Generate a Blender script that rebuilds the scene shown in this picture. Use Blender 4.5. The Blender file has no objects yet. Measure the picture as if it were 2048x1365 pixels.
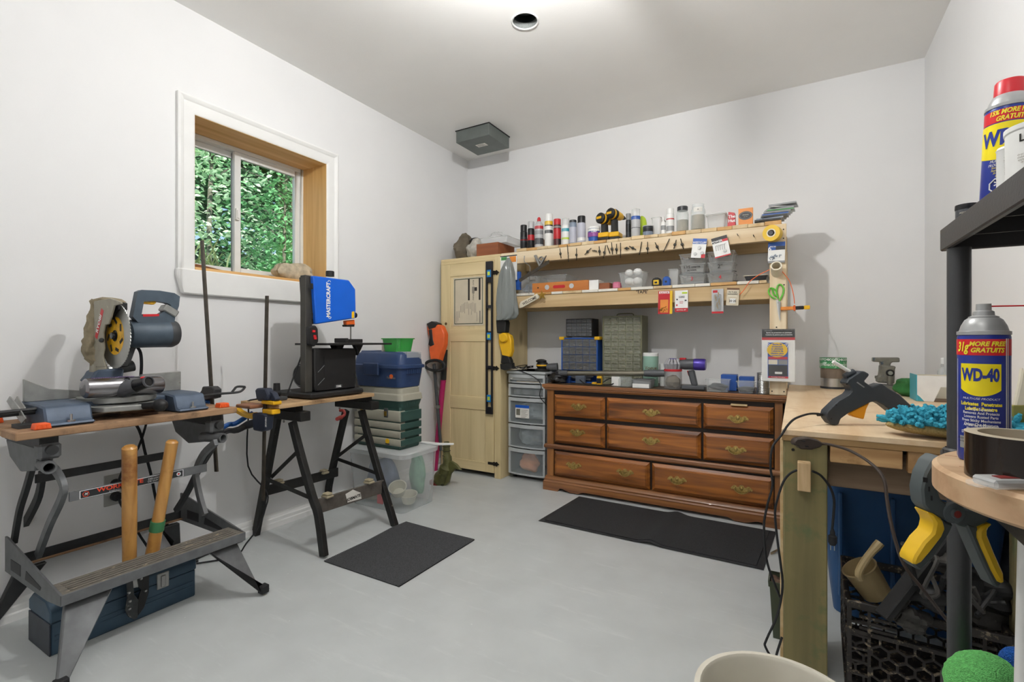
import bpy, bmesh, math, random
from mathutils import Vector, Matrix, Euler
random.seed(7)
PI = math.pi
S = bpy.context.scene
COL = S.collection
V = Vector
R = math.radians

# ---------------------------------------------------------------- camera
CAM = V((2.62, -3.69, 1.083)); YAW = R(30.2); FPX = 977.0; CXP = 1024.0; HYP = 681.0
cd = bpy.data.cameras.new('camera'); cam = bpy.data.objects.new('camera', cd); COL.objects.link(cam)
cam.location = CAM; cam.rotation_euler = (PI/2, 0, YAW)
cd.sensor_width = 36; cd.lens = 36*FPX/2048; cd.shift_y = -1.5/2048; cd.clip_start = 0.02
S.camera = cam
# ---------------------------------------------------------------- world, sun, exposure
W = bpy.data.worlds.new('sky'); S.world = W; W.use_nodes = True
wn = W.node_tree.nodes; wl = W.node_tree.links
sky = wn.new('ShaderNodeTexSky'); sky.sky_type = 'NISHITA'; sky.sun_disc = False
sky.sun_elevation = R(52); sky.sun_rotation = R(200)
wl.new(sky.outputs[0], wn['Background'].inputs[0]); wn['Background'].inputs[1].default_value = 0.22
sd = bpy.data.lights.new('sun', 'SUN'); sd.energy = 9.0; sd.angle = R(0.6); sd.color = (1, .95, .86)
sun = bpy.data.objects.new('sun', sd); COL.objects.link(sun); sun.location = (-3, -6, 8)
sun.rotation_euler = Euler((R(38), R(-12), R(18)))
S.view_settings.view_transform = 'Standard'; S.view_settings.look = 'None'
S.view_settings.gamma = 1; S.view_settings.use_curve_mapping = False
S.view_settings.exposure = 0.06
LAMP_W = 1.0   # multiplier of the ceiling bulbs

# ---------------------------------------------------------------- measuring: a pixel of the photo met with a known plane of the room
_f = V((-math.sin(YAW), math.cos(YAW), 0)); _r = V((math.cos(YAW), math.sin(YAW), 0)); _u = V((0, 0, 1))
def at(px, py, x=None, y=None, z=None, D=None):
    d = _f + _r*((px-CXP)/FPX) + _u*((HYP-py)/FPX)
    if x is not None: t = (x-CAM.x)/d.x
    elif y is not None: t = (y-CAM.y)/d.y
    elif z is not None: t = (z-CAM.z)/d.z
    else: t = D
    return CAM + d*t
def ats(pts, **k): return [at(a, b, **k) for a, b in pts]
def pln(pts, p, n):
    """pixels met with the plane through p with normal n"""
    n = V(n); p = V(p); out = []
    for a, b in pts:
        d = _f + _r*((a-CXP)/FPX) + _u*((HYP-b)/FPX)
        out.append(CAM + d*((p-CAM).dot(n)/d.dot(n)))
    return out

# ---------------------------------------------------------------- materials
def lin(h):
    if not isinstance(h, str): return tuple(h) + (1,)
    h = h.lstrip('#'); o = []
    for i in (0, 2, 4):
        c = int(h[i:i+2], 16)/255
        o.append(c/12.92 if c <= .04045 else ((c+.055)/1.055)**2.4)
    return tuple(o) + (1,)
MATS = {}
def mat(name, col='#888888', rough=.5, metal=0, var=.12, vs=18, bump=0, bs=60, trans=0, ior=1.45, alpha=1, emit=0, coat=0, wear=None, ws=25, wa=.62, aniso=(1, 1, 1), spec=.5):
    """plain procedural material: base colour with soft mottling, optional speckled wear and fine relief"""
    if name in MATS: return MATS[name]
    m = bpy.data.materials.new(name); m.use_nodes = True; MATS[name] = m
    n = m.node_tree.nodes; l = m.node_tree.links; b = n['Principled BSDF']
    c = lin(col)
    b.inputs['Roughness'].default_value = rough; b.inputs['Metallic'].default_value = metal
    b.inputs['Specular IOR Level'].default_value = spec
    b.inputs['Transmission Weight'].default_value = trans; b.inputs['IOR'].default_value = ior
    b.inputs['Alpha'].default_value = alpha; b.inputs['Coat Weight'].default_value = coat
    if emit: b.inputs['Emission Color'].default_value = c; b.inputs['Emission Strength'].default_value = emit
    tc = n.new('ShaderNodeTexCoord'); mp = n.new('ShaderNodeMapping'); mp.inputs['Scale'].default_value = aniso
    l.new(tc.outputs['Object'], mp.inputs[0])
    out = None
    if var:
        t = n.new('ShaderNodeTexNoise'); t.inputs['Scale'].default_value = vs; t.inputs['Detail'].default_value = 5
        l.new(mp.outputs[0], t.inputs[0])
        r = n.new('ShaderNodeValToRGB'); e = r.color_ramp.elements
        e[0].position = .3; e[1].position = .7
        e[0].color = tuple(x*(1-var) for x in c[:3]) + (1,); e[1].color = tuple(min(1, x*(1+var)) for x in c[:3]) + (1,)
        l.new(t.outputs[0], r.inputs[0]); out = r.outputs[0]
    if wear:
        t2 = n.new('ShaderNodeTexNoise'); t2.inputs['Scale'].default_value = ws; t2.inputs['Detail'].default_value = 8; t2.inputs['Roughness'].default_value = .7
        l.new(mp.outputs[0], t2.inputs[0])
        r2 = n.new('ShaderNodeValToRGB'); e = r2.color_ramp.elements; e[0].position = wa; e[1].position = wa+.06
        l.new(t2.outputs[0], r2.inputs[0])
        mx = n.new('ShaderNodeMix'); mx.data_type = 'RGBA'
        l.new(r2.outputs[0], mx.inputs[0]); mx.inputs[6].default_value = c; mx.inputs[7].default_value = lin(wear)
        if out: l.new(out, mx.inputs[6])
        out = mx.outputs[2]
    if out: l.new(out, b.inputs['Base Color'])
    else: b.inputs['Base Color'].default_value = c
    if bump:
        t3 = n.new('ShaderNodeTexNoise'); t3.inputs['Scale'].default_value = bs; t3.inputs['Detail'].default_value = 4
        l.new(mp.outputs[0], t3.inputs[0])
        bp = n.new('ShaderNodeBump'); bp.inputs['Strength'].default_value = bump; bp.inputs['Distance'].default_value = .01
        l.new(t3.outputs[0], bp.inputs['Height']); l.new(bp.outputs[0], b.inputs['Normal'])
    return m
def wood(name, c1, c2, axis='x', scale=9, rough=.55, knots=None, coat=0, stretch=.07, contrast=(.32, .68), bump=.12, kscale=3.2, stain=None):
    """wood grain running along an axis, with optional knots and stains"""
    if name in MATS: return MATS[name]
    m = bpy.data.materials.new(name); m.use_nodes = True; MATS[name] = m
    n = m.node_tree.nodes; l = m.node_tree.links; b = n['Principled BSDF']
    b.inputs['Roughness'].default_value = rough; b.inputs['Coat Weight'].default_value = coat
    tc = n.new('ShaderNodeTexCoord'); mp = n.new('ShaderNodeMapping')
    s = [scale]*3; s['xyz'.index(axis)] = scale*stretch; mp.inputs['Scale'].default_value = s
    oi = n.new('ShaderNodeObjectInfo'); ad = n.new('ShaderNodeVectorMath'); ad.operation = 'ADD'
    sc = n.new('ShaderNodeMath'); sc.operation = 'MULTIPLY'; sc.inputs[1].default_value = 40
    l.new(oi.outputs['Random'], sc.inputs[0]); l.new(tc.outputs['Object'], ad.inputs[0])
    cmb = n.new('ShaderNodeCombineXYZ')
    for i in range(3): l.new(sc.outputs[0], cmb.inputs[i])
    l.new(cmb.outputs[0], ad.inputs[1]); l.new(ad.outputs[0], mp.inputs[0])
    t = n.new('ShaderNodeTexNoise'); t.inputs['Scale'].default_value = 2.2; t.inputs['Detail'].default_value = 7; t.inputs['Distortion'].default_value = .6
    l.new(mp.outputs[0], t.inputs[0])
    r = n.new('ShaderNodeValToRGB'); e = r.color_ramp.elements
    e[0].position, e[1].position = contrast; e[0].color = lin(c1); e[1].color = lin(c2)
    l.new(t.outputs[0], r.inputs[0]); out = r.outputs[0]
    if knots:
        v = n.new('ShaderNodeTexVoronoi'); v.inputs['Scale'].default_value = kscale
        mk = n.new('ShaderNodeMapping'); ks = [1, 1, 1]; ks['xyz'.index(axis)] = .5; mk.inputs['Scale'].default_value = ks
        l.new(ad.outputs[0], mk.inputs[0]); l.new(mk.outputs[0], v.inputs[0])
        rk = n.new('ShaderNodeValToRGB'); e = rk.color_ramp.elements; e[0].position = .03; e[0].color = (1, 1, 1, 1); e[1].position = .09; e[1].color = (0, 0, 0, 1)
        l.new(v.outputs['Distance'], rk.inputs[0])
        mx = n.new('ShaderNodeMix'); mx.data_type = 'RGBA'; l.new(rk.outputs[0], mx.inputs[0]); l.new(out, mx.inputs[6]); mx.inputs[7].default_value = lin(knots)
        out = mx.outputs[2]
    if stain:
        t2 = n.new('ShaderNodeTexNoise'); t2.inputs['Scale'].default_value = 7; t2.inputs['Detail'].default_value = 6; t2.inputs['Roughness'].default_value = .65
        l.new(ad.outputs[0], t2.inputs[0])
        r2 = n.new('ShaderNodeValToRGB'); e = r2.color_ramp.elements; e[0].position = .52; e[1].position = .7
        l.new(t2.outputs[0], r2.inputs[0])
        mx = n.new('ShaderNodeMix'); mx.data_type = 'RGBA'; l.new(r2.outputs[0], mx.inputs[0]); l.new(out, mx.inputs[6]); mx.inputs[7].default_value = lin(stain)
        out = mx.outputs[2]
    l.new(out, b.inputs['Base Color'])
    if bump:
        bp = n.new('ShaderNodeBump'); bp.inputs['Strength'].default_value = bump; bp.inputs['Distance'].default_value = .004
        l.new(t.outputs[0], bp.inputs['Height']); l.new(bp.outputs[0], b.inputs['Normal'])
    return m
def clear(name, col='#ffffff', rough=.08, alpha=.25):
    """thin clear plastic or glass: mostly see-through with a glossy surface"""
    if name in MATS: return MATS[name]
    m = bpy.data.materials.new(name); m.use_nodes = True; MATS[name] = m
    n = m.node_tree.nodes; l = m.node_tree.links; b = n['Principled BSDF']
    b.inputs['Base Color'].default_value = lin(col); b.inputs['Roughness'].default_value = rough
    tr = n.new('ShaderNodeBsdfTransparent'); tr.inputs[0].default_value = (1, 1, 1, 1)
    fr = n.new('ShaderNodeLayerWeight'); fr.inputs[0].default_value = .35
    ma = n.new('ShaderNodeMath'); ma.operation = 'MULTIPLY_ADD'; ma.inputs[1].default_value = .38; ma.inputs[2].default_value = alpha*.62; ma.use_clamp = True
    l.new(fr.outputs['Facing'], ma.inputs[0])
    mx = n.new('ShaderNodeMixShader'); l.new(ma.outputs[0], mx.inputs[0]); l.new(tr.outputs[0], mx.inputs[1]); l.new(b.outputs[0], mx.inputs[2])
    l.new(mx.outputs[0], n['Material Output'].inputs[0])
    return m

# ---------------------------------------------------------------- object tree
WM = {}                                   # world matrices of the things
def thing(name, label, cat, loc=(0, 0, 0), rz=0, group=None, rot=None):
    o = bpy.data.objects.new(name, None); COL.objects.link(o); o.empty_display_size = .05
    o.location = loc; o.rotation_euler = rot if rot else (0, 0, rz)
    o['label'] = label; o['category'] = cat
    if group: o['group'] = group
    WM[o] = Matrix.LocRotScale(V(loc), Euler(rot if rot else (0, 0, rz)), None)
    return o
def tag(o, label, cat, group=None):
    o['label'] = label; o['category'] = cat
    if group: o['group'] = group
    return o
def struct(o): o['kind'] = 'structure'; return o
def dup(root, loc=None, rz=None, label=None, group=None, rot=None):
    r = root.copy(); COL.objects.link(r)
    if loc is not None: r.location = loc
    if rz is not None: r.rotation_euler = (0, 0, rz)
    if rot is not None: r.rotation_euler = rot
    if label: r['label'] = label
    if group: r['group'] = group
    for ch in root.children:
        c = ch.copy(); COL.objects.link(c); c.parent = r
        for g in ch.children:
            q = g.copy(); COL.objects.link(q); q.parent = c
    return r

class G:
    """collects shapes for one mesh"""
    def __init__(s, M=None): s.b = bmesh.new(); s.M = M
    def _v(s, vs):
        return [s.b.verts.new(s.M @ V(v) if s.M else V(v)) for v in vs]
    def poly(s, vs, faces):
        v = s._v(vs)
        for f in faces:
            try: s.b.faces.new([v[i] for i in f])
            except ValueError: pass
        return s
    def box(s, x0, x1, y0, y1, z0, z1):
        return s.poly([(x0, y0, z0), (x1, y0, z0), (x1, y1, z0), (x0, y1, z0), (x0, y0, z1), (x1, y0, z1), (x1, y1, z1), (x0, y1, z1)],
                      [(0, 3, 2, 1), (4, 5, 6, 7), (0, 1, 5, 4), (1, 2, 6, 5), (2, 3, 7, 6), (3, 0, 4, 7)])
    def bar(s, p, q, w, h, up=(0, 0, 1)):
        """rectangular bar from p to q, w across, h along up"""
        p, q = V(p), V(q); d = (q-p).normalized(); u = V(up); sd_ = d.cross(u)
        if sd_.length < 1e-4: sd_ = d.cross(V((1, 0, 0)))
        sd_.normalize(); u = sd_.cross(d).normalized()
        a, c = sd_*(w/2), u*(h/2)
        return s.poly([p-a-c, p+a-c, p+a+c, p-a+c, q-a-c, q+a-c, q+a+c, q-a+c],
                      [(0, 3, 2, 1), (4, 5, 6, 7), (0, 1, 5, 4), (1, 2, 6, 5), (2, 3, 7, 6), (3, 0, 4, 7)])
    def cyl(s, p, q, r0, r1=None, n=16, cap=True):
        p, q = V(p), V(q); r1 = r0 if r1 is None else r1
        d = (q-p).normalized(); a = d.orthogonal().normalized(); c = d.cross(a)
        A = [a*math.cos(2*PI*i/n)+c*math.sin(2*PI*i/n) for i in range(n)]
        vs = [p+k*r0 for k in A]+[q+k*r1 for k in A]
        fs = [(i, (i+1) % n, n+(i+1) % n, n+i) for i in range(n)]
        if cap: fs += [tuple(range(n))[::-1], tuple(range(n, 2*n))]
        return s.poly(vs, fs)
    def lathe(s, prof, o=(0, 0, 0), n=20, axis=(0, 0, 1), cap=True, arc=None):
        o = V(o); d = V(axis).normalized(); a = d.orthogonal().normalized() if abs(d.z) < .99 else V((1, 0, 0)); c = d.cross(a)
        vs = []; fs = []; m = len(prof)
        for r, h in prof:
            for i in range(n):
                t = 2*PI*i/n; vs.append(o+d*h+(a*math.cos(t)+c*math.sin(t))*max(r, 1e-5))
        for j in range(m-1):
            for i in range(n):
                k = (i+1) % n; fs.append((j*n+i, j*n+k, (j+1)*n+k, (j+1)*n+i))
        if cap: fs += [tuple(range(n))[::-1], tuple(range((m-1)*n, m*n))]
        return s.poly(vs, fs)
    def prism(s, pts, vec):
        pts = [V(p) for p in pts]; vec = V(vec); n = len(pts)
        return s.poly(pts+[p+vec for p in pts], [tuple(range(n))[::-1], tuple(range(n, 2*n))]+[(i, (i+1) % n, n+(i+1) % n, n+i) for i in range(n)])
    def slab(s, pts, vec):
        """polygon centred on its outline plane, thickened both ways along vec"""
        v = V(vec); return s.prism([V(p)-v/2 for p in pts], v)
    def tube(s, pts, r, n=8, closed=False, sub=0, cap=True):
        P = [V(p) for p in pts]
        if sub: P = spline(P, sub, closed)
        m = len(P); rr = r if isinstance(r, (list, tuple)) else None
        vs = []; fs = []; a = None
        for i in range(m):
            if closed: d = P[(i+1) % m]-P[i-1]
            else: d = P[min(i+1, m-1)]-P[max(i-1, 0)]
            if d.length < 1e-9: d = V((0, 0, 1))
            d.normalize()
            if a is None: a = d.orthogonal().normalized()
            else:
                a = a-d*a.dot(d)
                a = a.normalized() if a.length > 1e-6 else d.orthogonal().normalized()
            c = d.cross(a)
            q = r if rr is None else rr[min(len(rr)-1, int(i*(len(rr)-1)/(m-1)+.5))]
            for k in range(n):
                t = 2*PI*k/n; vs.append(P[i]+(a*math.cos(t)+c*math.sin(t))*q)
        e = m if closed else m-1
        for i in range(e):
            j = (i+1) % m
            for k in range(n): fs.append((i*n+k, i*n+(k+1) % n, j*n+(k+1) % n, j*n+k))
        if not closed and cap: fs += [tuple(range(n))[::-1], tuple(range((m-1)*n, m*n))]
        return s.poly(vs, fs)
    def ell(s, c, r, u=16, w=10, jit=0, rnd=random):
        c = V(c); r = (r, r, r) if isinstance(r, (int, float)) else r
        vs = []; fs = []
        for j in range(w+1):
            ph = PI*j/w
            for i in range(u):
                th = 2*PI*i/u; k = 1+(rnd.uniform(-jit, jit) if jit else 0)
                vs.append(c+V((r[0]*math.sin(ph)*math.cos(th)*k, r[1]*math.sin(ph)*math.sin(th)*k, -r[2]*math.cos(ph)*k)))
        for j in range(w):
            for i in range(u):
                k = (i+1) % u; fs.append((j*u+i, j*u+k, (j+1)*u+k, (j+1)*u+i))
        s.poly(vs, fs); return s
    def grid(s, fn, nu, nv, closed=False):
        vs = [fn(i/nu, j/nv) for j in range(nv+1) for i in range(nu+1)]
        fs = [(j*(nu+1)+i, j*(nu+1)+i+1, (j+1)*(nu+1)+i+1, (j+1)*(nu+1)+i) for j in range(nv) for i in range(nu)]
        return s.poly(vs, fs)
    def out(s, name, m, parent=None, bevel=0, seg=1, smooth=True, label=None, local=False, ang=32, fix=True):
        b = s.b
        bmesh.ops.remove_doubles(b, verts=b.verts, dist=1e-6)
        if fix: bmesh.ops.recalc_face_normals(b, faces=b.faces)
        if bevel:
            ed = [e for e in b.edges if len(e.link_faces) == 2 and e.calc_face_angle(0) > R(28)]
            if ed: bmesh.ops.bevel(b, geom=ed, offset=bevel, segments=seg, affect='EDGES', clamp_overlap=True, profile=.6)
        me = bpy.data.meshes.new(name); b.to_mesh(me); b.free()
        if parent is not None and not local:
            me.transform(WMof(parent).inverted())
        if smooth:
            me.shade_smooth(); me.set_sharp_from_angle(angle=R(ang))
        me.materials.append(MATS[m] if isinstance(m, str) else m)
        o = bpy.data.objects.new(name, me); COL.objects.link(o)
        if parent is not None: o.parent = parent
        if label: o['label'] = label
        return o
def WMof(o):
    M = Matrix.Identity(4)
    while o is not None:
        if o in WM: M = WM[o] @ M
        o = o.parent
    return M
def spline(P, sub, closed=False):
    out = []; m = len(P); e = m if closed else m-1
    for i in range(e):
        p0 = P[i-1] if (closed or i > 0) else P[0]; p1 = P[i]; p2 = P[(i+1) % m]; p3 = P[(i+2) % m] if (closed or i+2 < m) else P[m-1]
        for k in range(sub):
            t = k/sub
            out.append(.5*((2*p1)+(p2-p0)*t+(2*p0-5*p1+4*p2-p3)*t*t+(3*p1-p0-3*p2+p3)*t**3))
    if not closed: out.append(P[-1])
    return out
_fc = {}
def text(s, size, m, parent, o, xdir, ydir, name='lettering', bold=0, align='CENTER', wrap=None, shear=0, squash=1, depth=.0004, leading=1.0, fit=None, local=False):
    """lettering as real geometry: origin o, reading along xdir, up along ydir; wrap=(axis point, radius) bends it round a vertical cylinder"""
    c = bpy.data.curves.new('t', 'FONT'); c.body = s; c.size = size; c.align_x = align; c.align_y = 'CENTER'
    c.offset = bold; c.shear = shear; c.space_line = leading; c.resolution_u = 3
    ob = bpy.data.objects.new('t', c); COL.objects.link(ob)
    dg = bpy.context.evaluated_depsgraph_get(); me = bpy.data.meshes.new_from_object(ob.evaluated_get(dg))
    bpy.data.objects.remove(ob); bpy.data.curves.remove(c)
    o = V(o); X = V(xdir).normalized(); Y = V(ydir).normalized(); N = X.cross(Y)
    k = squash
    if fit and len(me.vertices):
        w = max(v.co.x for v in me.vertices)-min(v.co.x for v in me.vertices); k = fit/w
    for v in me.vertices:
        x, y = v.co.x*k, v.co.y
        if wrap:
            ax, rad = V(wrap[0]), wrap[1]
            rv = o-ax; rv.z = 0; a0 = math.atan2(rv.y, rv.x); a = a0+x/rad
            v.co = V((ax.x+math.cos(a)*(rad+depth), ax.y+math.sin(a)*(rad+depth), o.z+y))
        else: v.co = o+X*x+Y*y+N*depth
    if parent is not None and not local: me.transform(WMof(parent).inverted())
    me.materials.clear(); me.materials.append(MATS[m] if isinstance(m, str) else m)
    me.name = name
    q = bpy.data.objects.new(name, me); COL.objects.link(q)
    if parent is not None: q.parent = parent
    return q
# ================================================================ the room
sun.rotation_euler = V((-.72, .30, -.62)).to_track_quat('-Z', 'Y').to_euler()
mat('wall_paint', '#e8e8e8', .75, var=.015, vs=3, bump=.03, bs=220)
mat('ceiling_paint', '#f6f5f2', .85, var=.02, vs=2, bump=.05, bs=160)
mat('trim_white', '#ebebe9', .45, var=.02, vs=10)
mat('white', '#eeeeec', .5, var=.02); mat('black', '#17181a', .5, var=.1); mat('blackgloss', '#141416', .25, var=.05)
mat('red', '#c8202a', .4, var=.05); mat('yellow', '#f2c21a', .4, var=.05); mat('orange', '#ee6a22', .4, var=.06)
mat('blue', '#1b56b8', .4, var=.06); mat('green', '#2f8f3e', .45, var=.08); mat('gray', '#7d7f80', .5, var=.06)
mat('darkgray', '#3f4143', .5, var=.08); mat('silver', '#c9c9c7', .32, 1, var=.05); mat('steel', '#9a9a98', .4, .9, var=.1)
mat('paperwhite', '#e6e3dc', .8, var=.03); mat('brass', '#a8863c', .3, .9, var=.2, vs=120); mat('rubber', '#222325', .8, var=.1)
H = 2.74; RX = 3.27; FY = -4.35; T = .32
WY0, WY1, WZ0, WZ1 = -2.385, -1.555, 1.435, 2.235      # window opening
def floor_mat():
    m = mat('floor_paint', '#c6caca', .42, var=.05, vs=5, bump=.04, bs=35)
    n = m.node_tree.nodes; l = m.node_tree.links; b = n['Principled BSDF']
    old = b.inputs['Base Color'].links[0].from_socket
    tc = n.new('ShaderNodeTexCoord')
    mp = n.new('ShaderNodeMapping'); mp.inputs['Rotation'].default_value = (0, 0, R(35)); mp.inputs['Scale'].default_value = (1.3, 9, 1)
    l.new(tc.outputs['Object'], mp.inputs[0])
    t = n.new('ShaderNodeTexNoise'); t.inputs['Scale'].default_value = 2.1; t.inputs['Detail'].default_value = 9; t.inputs['Roughness'].default_value = .72
    l.new(mp.outputs[0], t.inputs[0])
    r = n.new('ShaderNodeValToRGB'); r.color_ramp.elements[0].position = .56; r.color_ramp.elements[1].position = .8
    l.new(t.outputs[0], r.inputs[0])
    v = n.new('ShaderNodeTexVoronoi'); v.inputs['Scale'].default_value = 9; l.new(tc.outputs['Object'], v.inputs[0])
    r3 = n.new('ShaderNodeValToRGB'); r3.color_ramp.elements[0].position = .02; r3.color_ramp.elements[0].color = (1, 1, 1, 1); r3.color_ramp.elements[1].position = .035; r3.color_ramp.elements[1].color = (0, 0, 0, 1)
    l.new(v.outputs['Distance'], r3.inputs[0])
    mm = n.new('ShaderNodeMath'); mm.operation = 'MULTIPLY'; mm.inputs[1].default_value = .8; l.new(r.outputs[0], mm.inputs[0])
    ma = n.new('ShaderNodeMath'); ma.operation = 'MAXIMUM'; l.new(mm.outputs[0], ma.inputs[0]); l.new(r3.outputs[0], ma.inputs[1])
    mx = n.new('ShaderNodeMix'); mx.data_type = 'RGBA'; l.new(ma.outputs[0], mx.inputs[0]); l.new(old, mx.inputs[6]); mx.inputs[7].default_value = lin('#dcdfde')
    l.new(mx.outputs[2], b.inputs['Base Color'])
floor_mat()
struct(G().box(-T, RX+T, FY-T, T, -.2, 0).out('floor', 'floor_paint', smooth=False))
struct(G().box(-T, RX+T, 0, T, 0, H).out('wall_back', 'wall_paint', smooth=False))
struct(G().box(RX, RX+T, FY-T, 0, 0, H).out('wall_right', 'wall_paint', smooth=False))
struct(G().box(-T, RX, FY-T, FY, 0, H).out('wall_front', 'wall_paint', smooth=False))
g = G(); g.box(-T, 0, FY, WY0, 0, H); g.box(-T, 0, WY1, 0, 0, H); g.box(-T, 0, WY0, WY1, 0, WZ0); g.box(-T, 0, WY0, WY1, WZ1, H)
struct(g.out('wall_left', 'wall_paint', smooth=False))
# ceiling with the round lamp hole
HC = V((1.405, -1.468, H)); HRD = .064
g = G(); an = sorted([2*PI*i/40 for i in range(40)] + [math.atan2(cy-HC.y, cx-HC.x) % (2*PI) for cx in (-T, RX+T) for cy in (FY-T, T)])
inn = []; outp = []
for a in an:
    dx, dy = math.cos(a), math.sin(a)
    k = min(((RX+T-HC.x)/dx if dx > 1e-9 else (-T-HC.x)/dx if dx < -1e-9 else 1e9), ((T-HC.y)/dy if dy > 1e-9 else (FY-T-HC.y)/dy if dy < -1e-9 else 1e9))
    inn.append((HC.x+dx*HRD, HC.y+dy*HRD)); outp.append((HC.x+dx*k, HC.y+dy*k))
n = len(an)
vs = [(x, y, H) for x, y in inn]+[(x, y, H) for x, y in outp]+[(x, y, H+.03) for x, y in inn]+[(x, y, H+.03) for x, y in outp]
fs = []
for i in range(n):
    j = (i+1) % n
    fs += [(i, j, n+j, n+i), (2*n+i, 3*n+i, 3*n+j, 2*n+j), (i, 2*n+i, 2*n+j, j), (n+i, n+j, 3*n+j, 3*n+i)]
g.poly(vs, fs); struct(g.out('ceiling', 'ceiling_paint', smooth=False))
struct(G().box(-T-.3, RX+T, FY-T, T, H+.34, H+.4).out('trim_1', 'trim_white', smooth=False))   # roof deck above the joists
g = G()
for a in ((-T, -T+.02, FY-T, T), (RX+T-.02, RX+T, FY-T, T), (-T, RX+T, FY-T, FY-T+.02), (-T, RX+T, T-.02, T)): g.box(*a, H+.03, H+.34)
struct(g.out('trim_2', 'trim_white', smooth=False))
# recessed lamp housing in the hole
mat('housing_gray', '#4b504f', .35, .7, var=.1); mat('mesh_gray', '#8b8f8d', .5, .3, var=.3, vs=300)
c = thing('recessed_lamp_housing', 'empty round recessed lamp can set in the ceiling', 'light fixture', (HC.x, HC.y, H))
g = G(); g.lathe([(.0635, .005), (.0635, .07), (.060, .075), (.060, .1)], HC, 32, cap=False); g.lathe([(.06, .1), (.058, .13), (.03, .14), (.0, .14)], HC, 32, cap=False)
g.out('can', 'housing_gray', c, fix=False)
G().lathe([(.0632, .0), (.0632, .03)], HC, 32, cap=False).out('perforated_band', 'mesh_gray', c)
g = G(); g.lathe([(.0635, .001), (.0635, -.004), (.069, -.005), (.072, -.0002), (.0645, .0005)], HC, 40, cap=False); g.out('plaster_ring', 'trim_white', c)
# ---------------------------------------------------------------- baseboard
def profile_run(pts, y0, y1):
    """moulding profile in x,z run along y"""
    g = G(); g.prism([(a, y0, b) for a, b in pts], (0, y1-y0, 0)); return g
struct(profile_run([(0, 0), (.018, 0), (.018, .028), (.014, .034), (.0145, .052), (.010, .058), (.010, .068), (.004, .08), (0, .082)], FY, -.01).out('baseboard_left', 'trim_white'))
# ---------------------------------------------------------------- window
wood('pine_jamb', '#cd9c5c', '#ecc488', 'y', 7, .5, knots='#5f3416', stretch=.06, kscale=2.6)
wood('pine_jamb_v', '#cd9c58', '#ecc482', 'z', 7, .5, knots='#5f3416', stretch=.06, kscale=2.2)
mat('vinyl', '#e4e6e4', .35, var=.02)
def glass_mat():
    m = bpy.data.materials.new('window_glass'); m.use_nodes = True; MATS['window_glass'] = m
    n = m.node_tree.nodes; l = m.node_tree.links
    n.remove(n['Principled BSDF']); tr = n.new('ShaderNodeBsdfTransparent'); tr.inputs[0].default_value = (.93, .97, .95, 1)
    gl = n.new('ShaderNodeBsdfGlossy'); gl.inputs['Roughness'].default_value = .02; fr = n.new('ShaderNodeFresnel'); fr.inputs[0].default_value = 1.4
    mx = n.new('ShaderNodeMixShader'); l.new(fr.outputs[0], mx.inputs[0]); l.new(tr.outputs[0], mx.inputs[1]); l.new(gl.outputs[0], mx.inputs[2]); l.new(mx.outputs[0], n['Material Output'].inputs[0])
glass_mat()
w = bpy.data.objects.new('window_1', None); COL.objects.link(w); w.location = (0, -1.97, WZ0); struct(w); WM[w] = Matrix.Translation(w.location)
w['label'] = 'white sliding window with pine jambs in the left wall'
# jamb boards lining the opening
G().box(-.225, .002, WY0, WY1, WZ1-.018, WZ1).out('jamb_board', 'pine_jamb', w)
G().box(-.225, .002, WY1-.018, WY1, WZ0, WZ1-.018).out('jamb_board', 'pine_jamb_v', w)
G().box(-.225, .002, WY0, WY0+.018, WZ0, WZ1-.018).out('jamb_board', 'pine_jamb_v', w)
G().box(-.225, .006, WY0+.018, WY1-.018, WZ0, WZ0+.018).out('sill_board', 'pine_jamb', w)
# casing: moulded boards, mitred
CW = .084
prof = [(0, 0), (CW, 0), (CW, .020), (CW-.010, .024), (CW-.022, .020), (CW-.030, .013), (.012, .010), (.003, .007), (0, .005)]
def casing(a, b, inward, mit0, mit1):
    g = G(); a = V(a); b = V(b); d = (b-a).normalized(); inw = V(inward)
    p0 = [a-inw*u+V((t, 0, 0))-d*(u*mit0) for u, t in prof]; p1 = [b-inw*u+V((t, 0, 0))+d*(u*mit1) for u, t in prof]
    n = len(prof); g.poly(p0+p1, [tuple(range(n))[::-1], tuple(range(n, 2*n))]+[(i, (i+1) % n, n+(i+1) % n, n+i) for i in range(n)]); return g
casing((0, WY0+.016, WZ0), (0, WY0+.016, WZ1-.016), (0, 1, 0), 0, 1).out('casing_board', 'trim_white', w)
casing((0, WY1-.016, WZ0), (0, WY1-.016, WZ1-.016), (0, -1, 0), 0, 1).out('casing_board', 'trim_white', w)
casing((0, WY0+.016, WZ1-.016), (0, WY1-.016, WZ1-.016), (0, 0, -1), 1, 1).out('casing_board', 'trim_white', w)
ap = [(WY0-.075, 1.437), (WY0-.075, 1.402), (WY0-.05, 1.312), (WY1+.05, 1.312), (WY1+.075, 1.402), (WY1+.075, 1.437)]
g = G(); g.prism([(.001, a, b) for a, b in ap], (.028, 0, 0)); g.out('apron_board', 'trim_white', w, bevel=.006)
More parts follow.
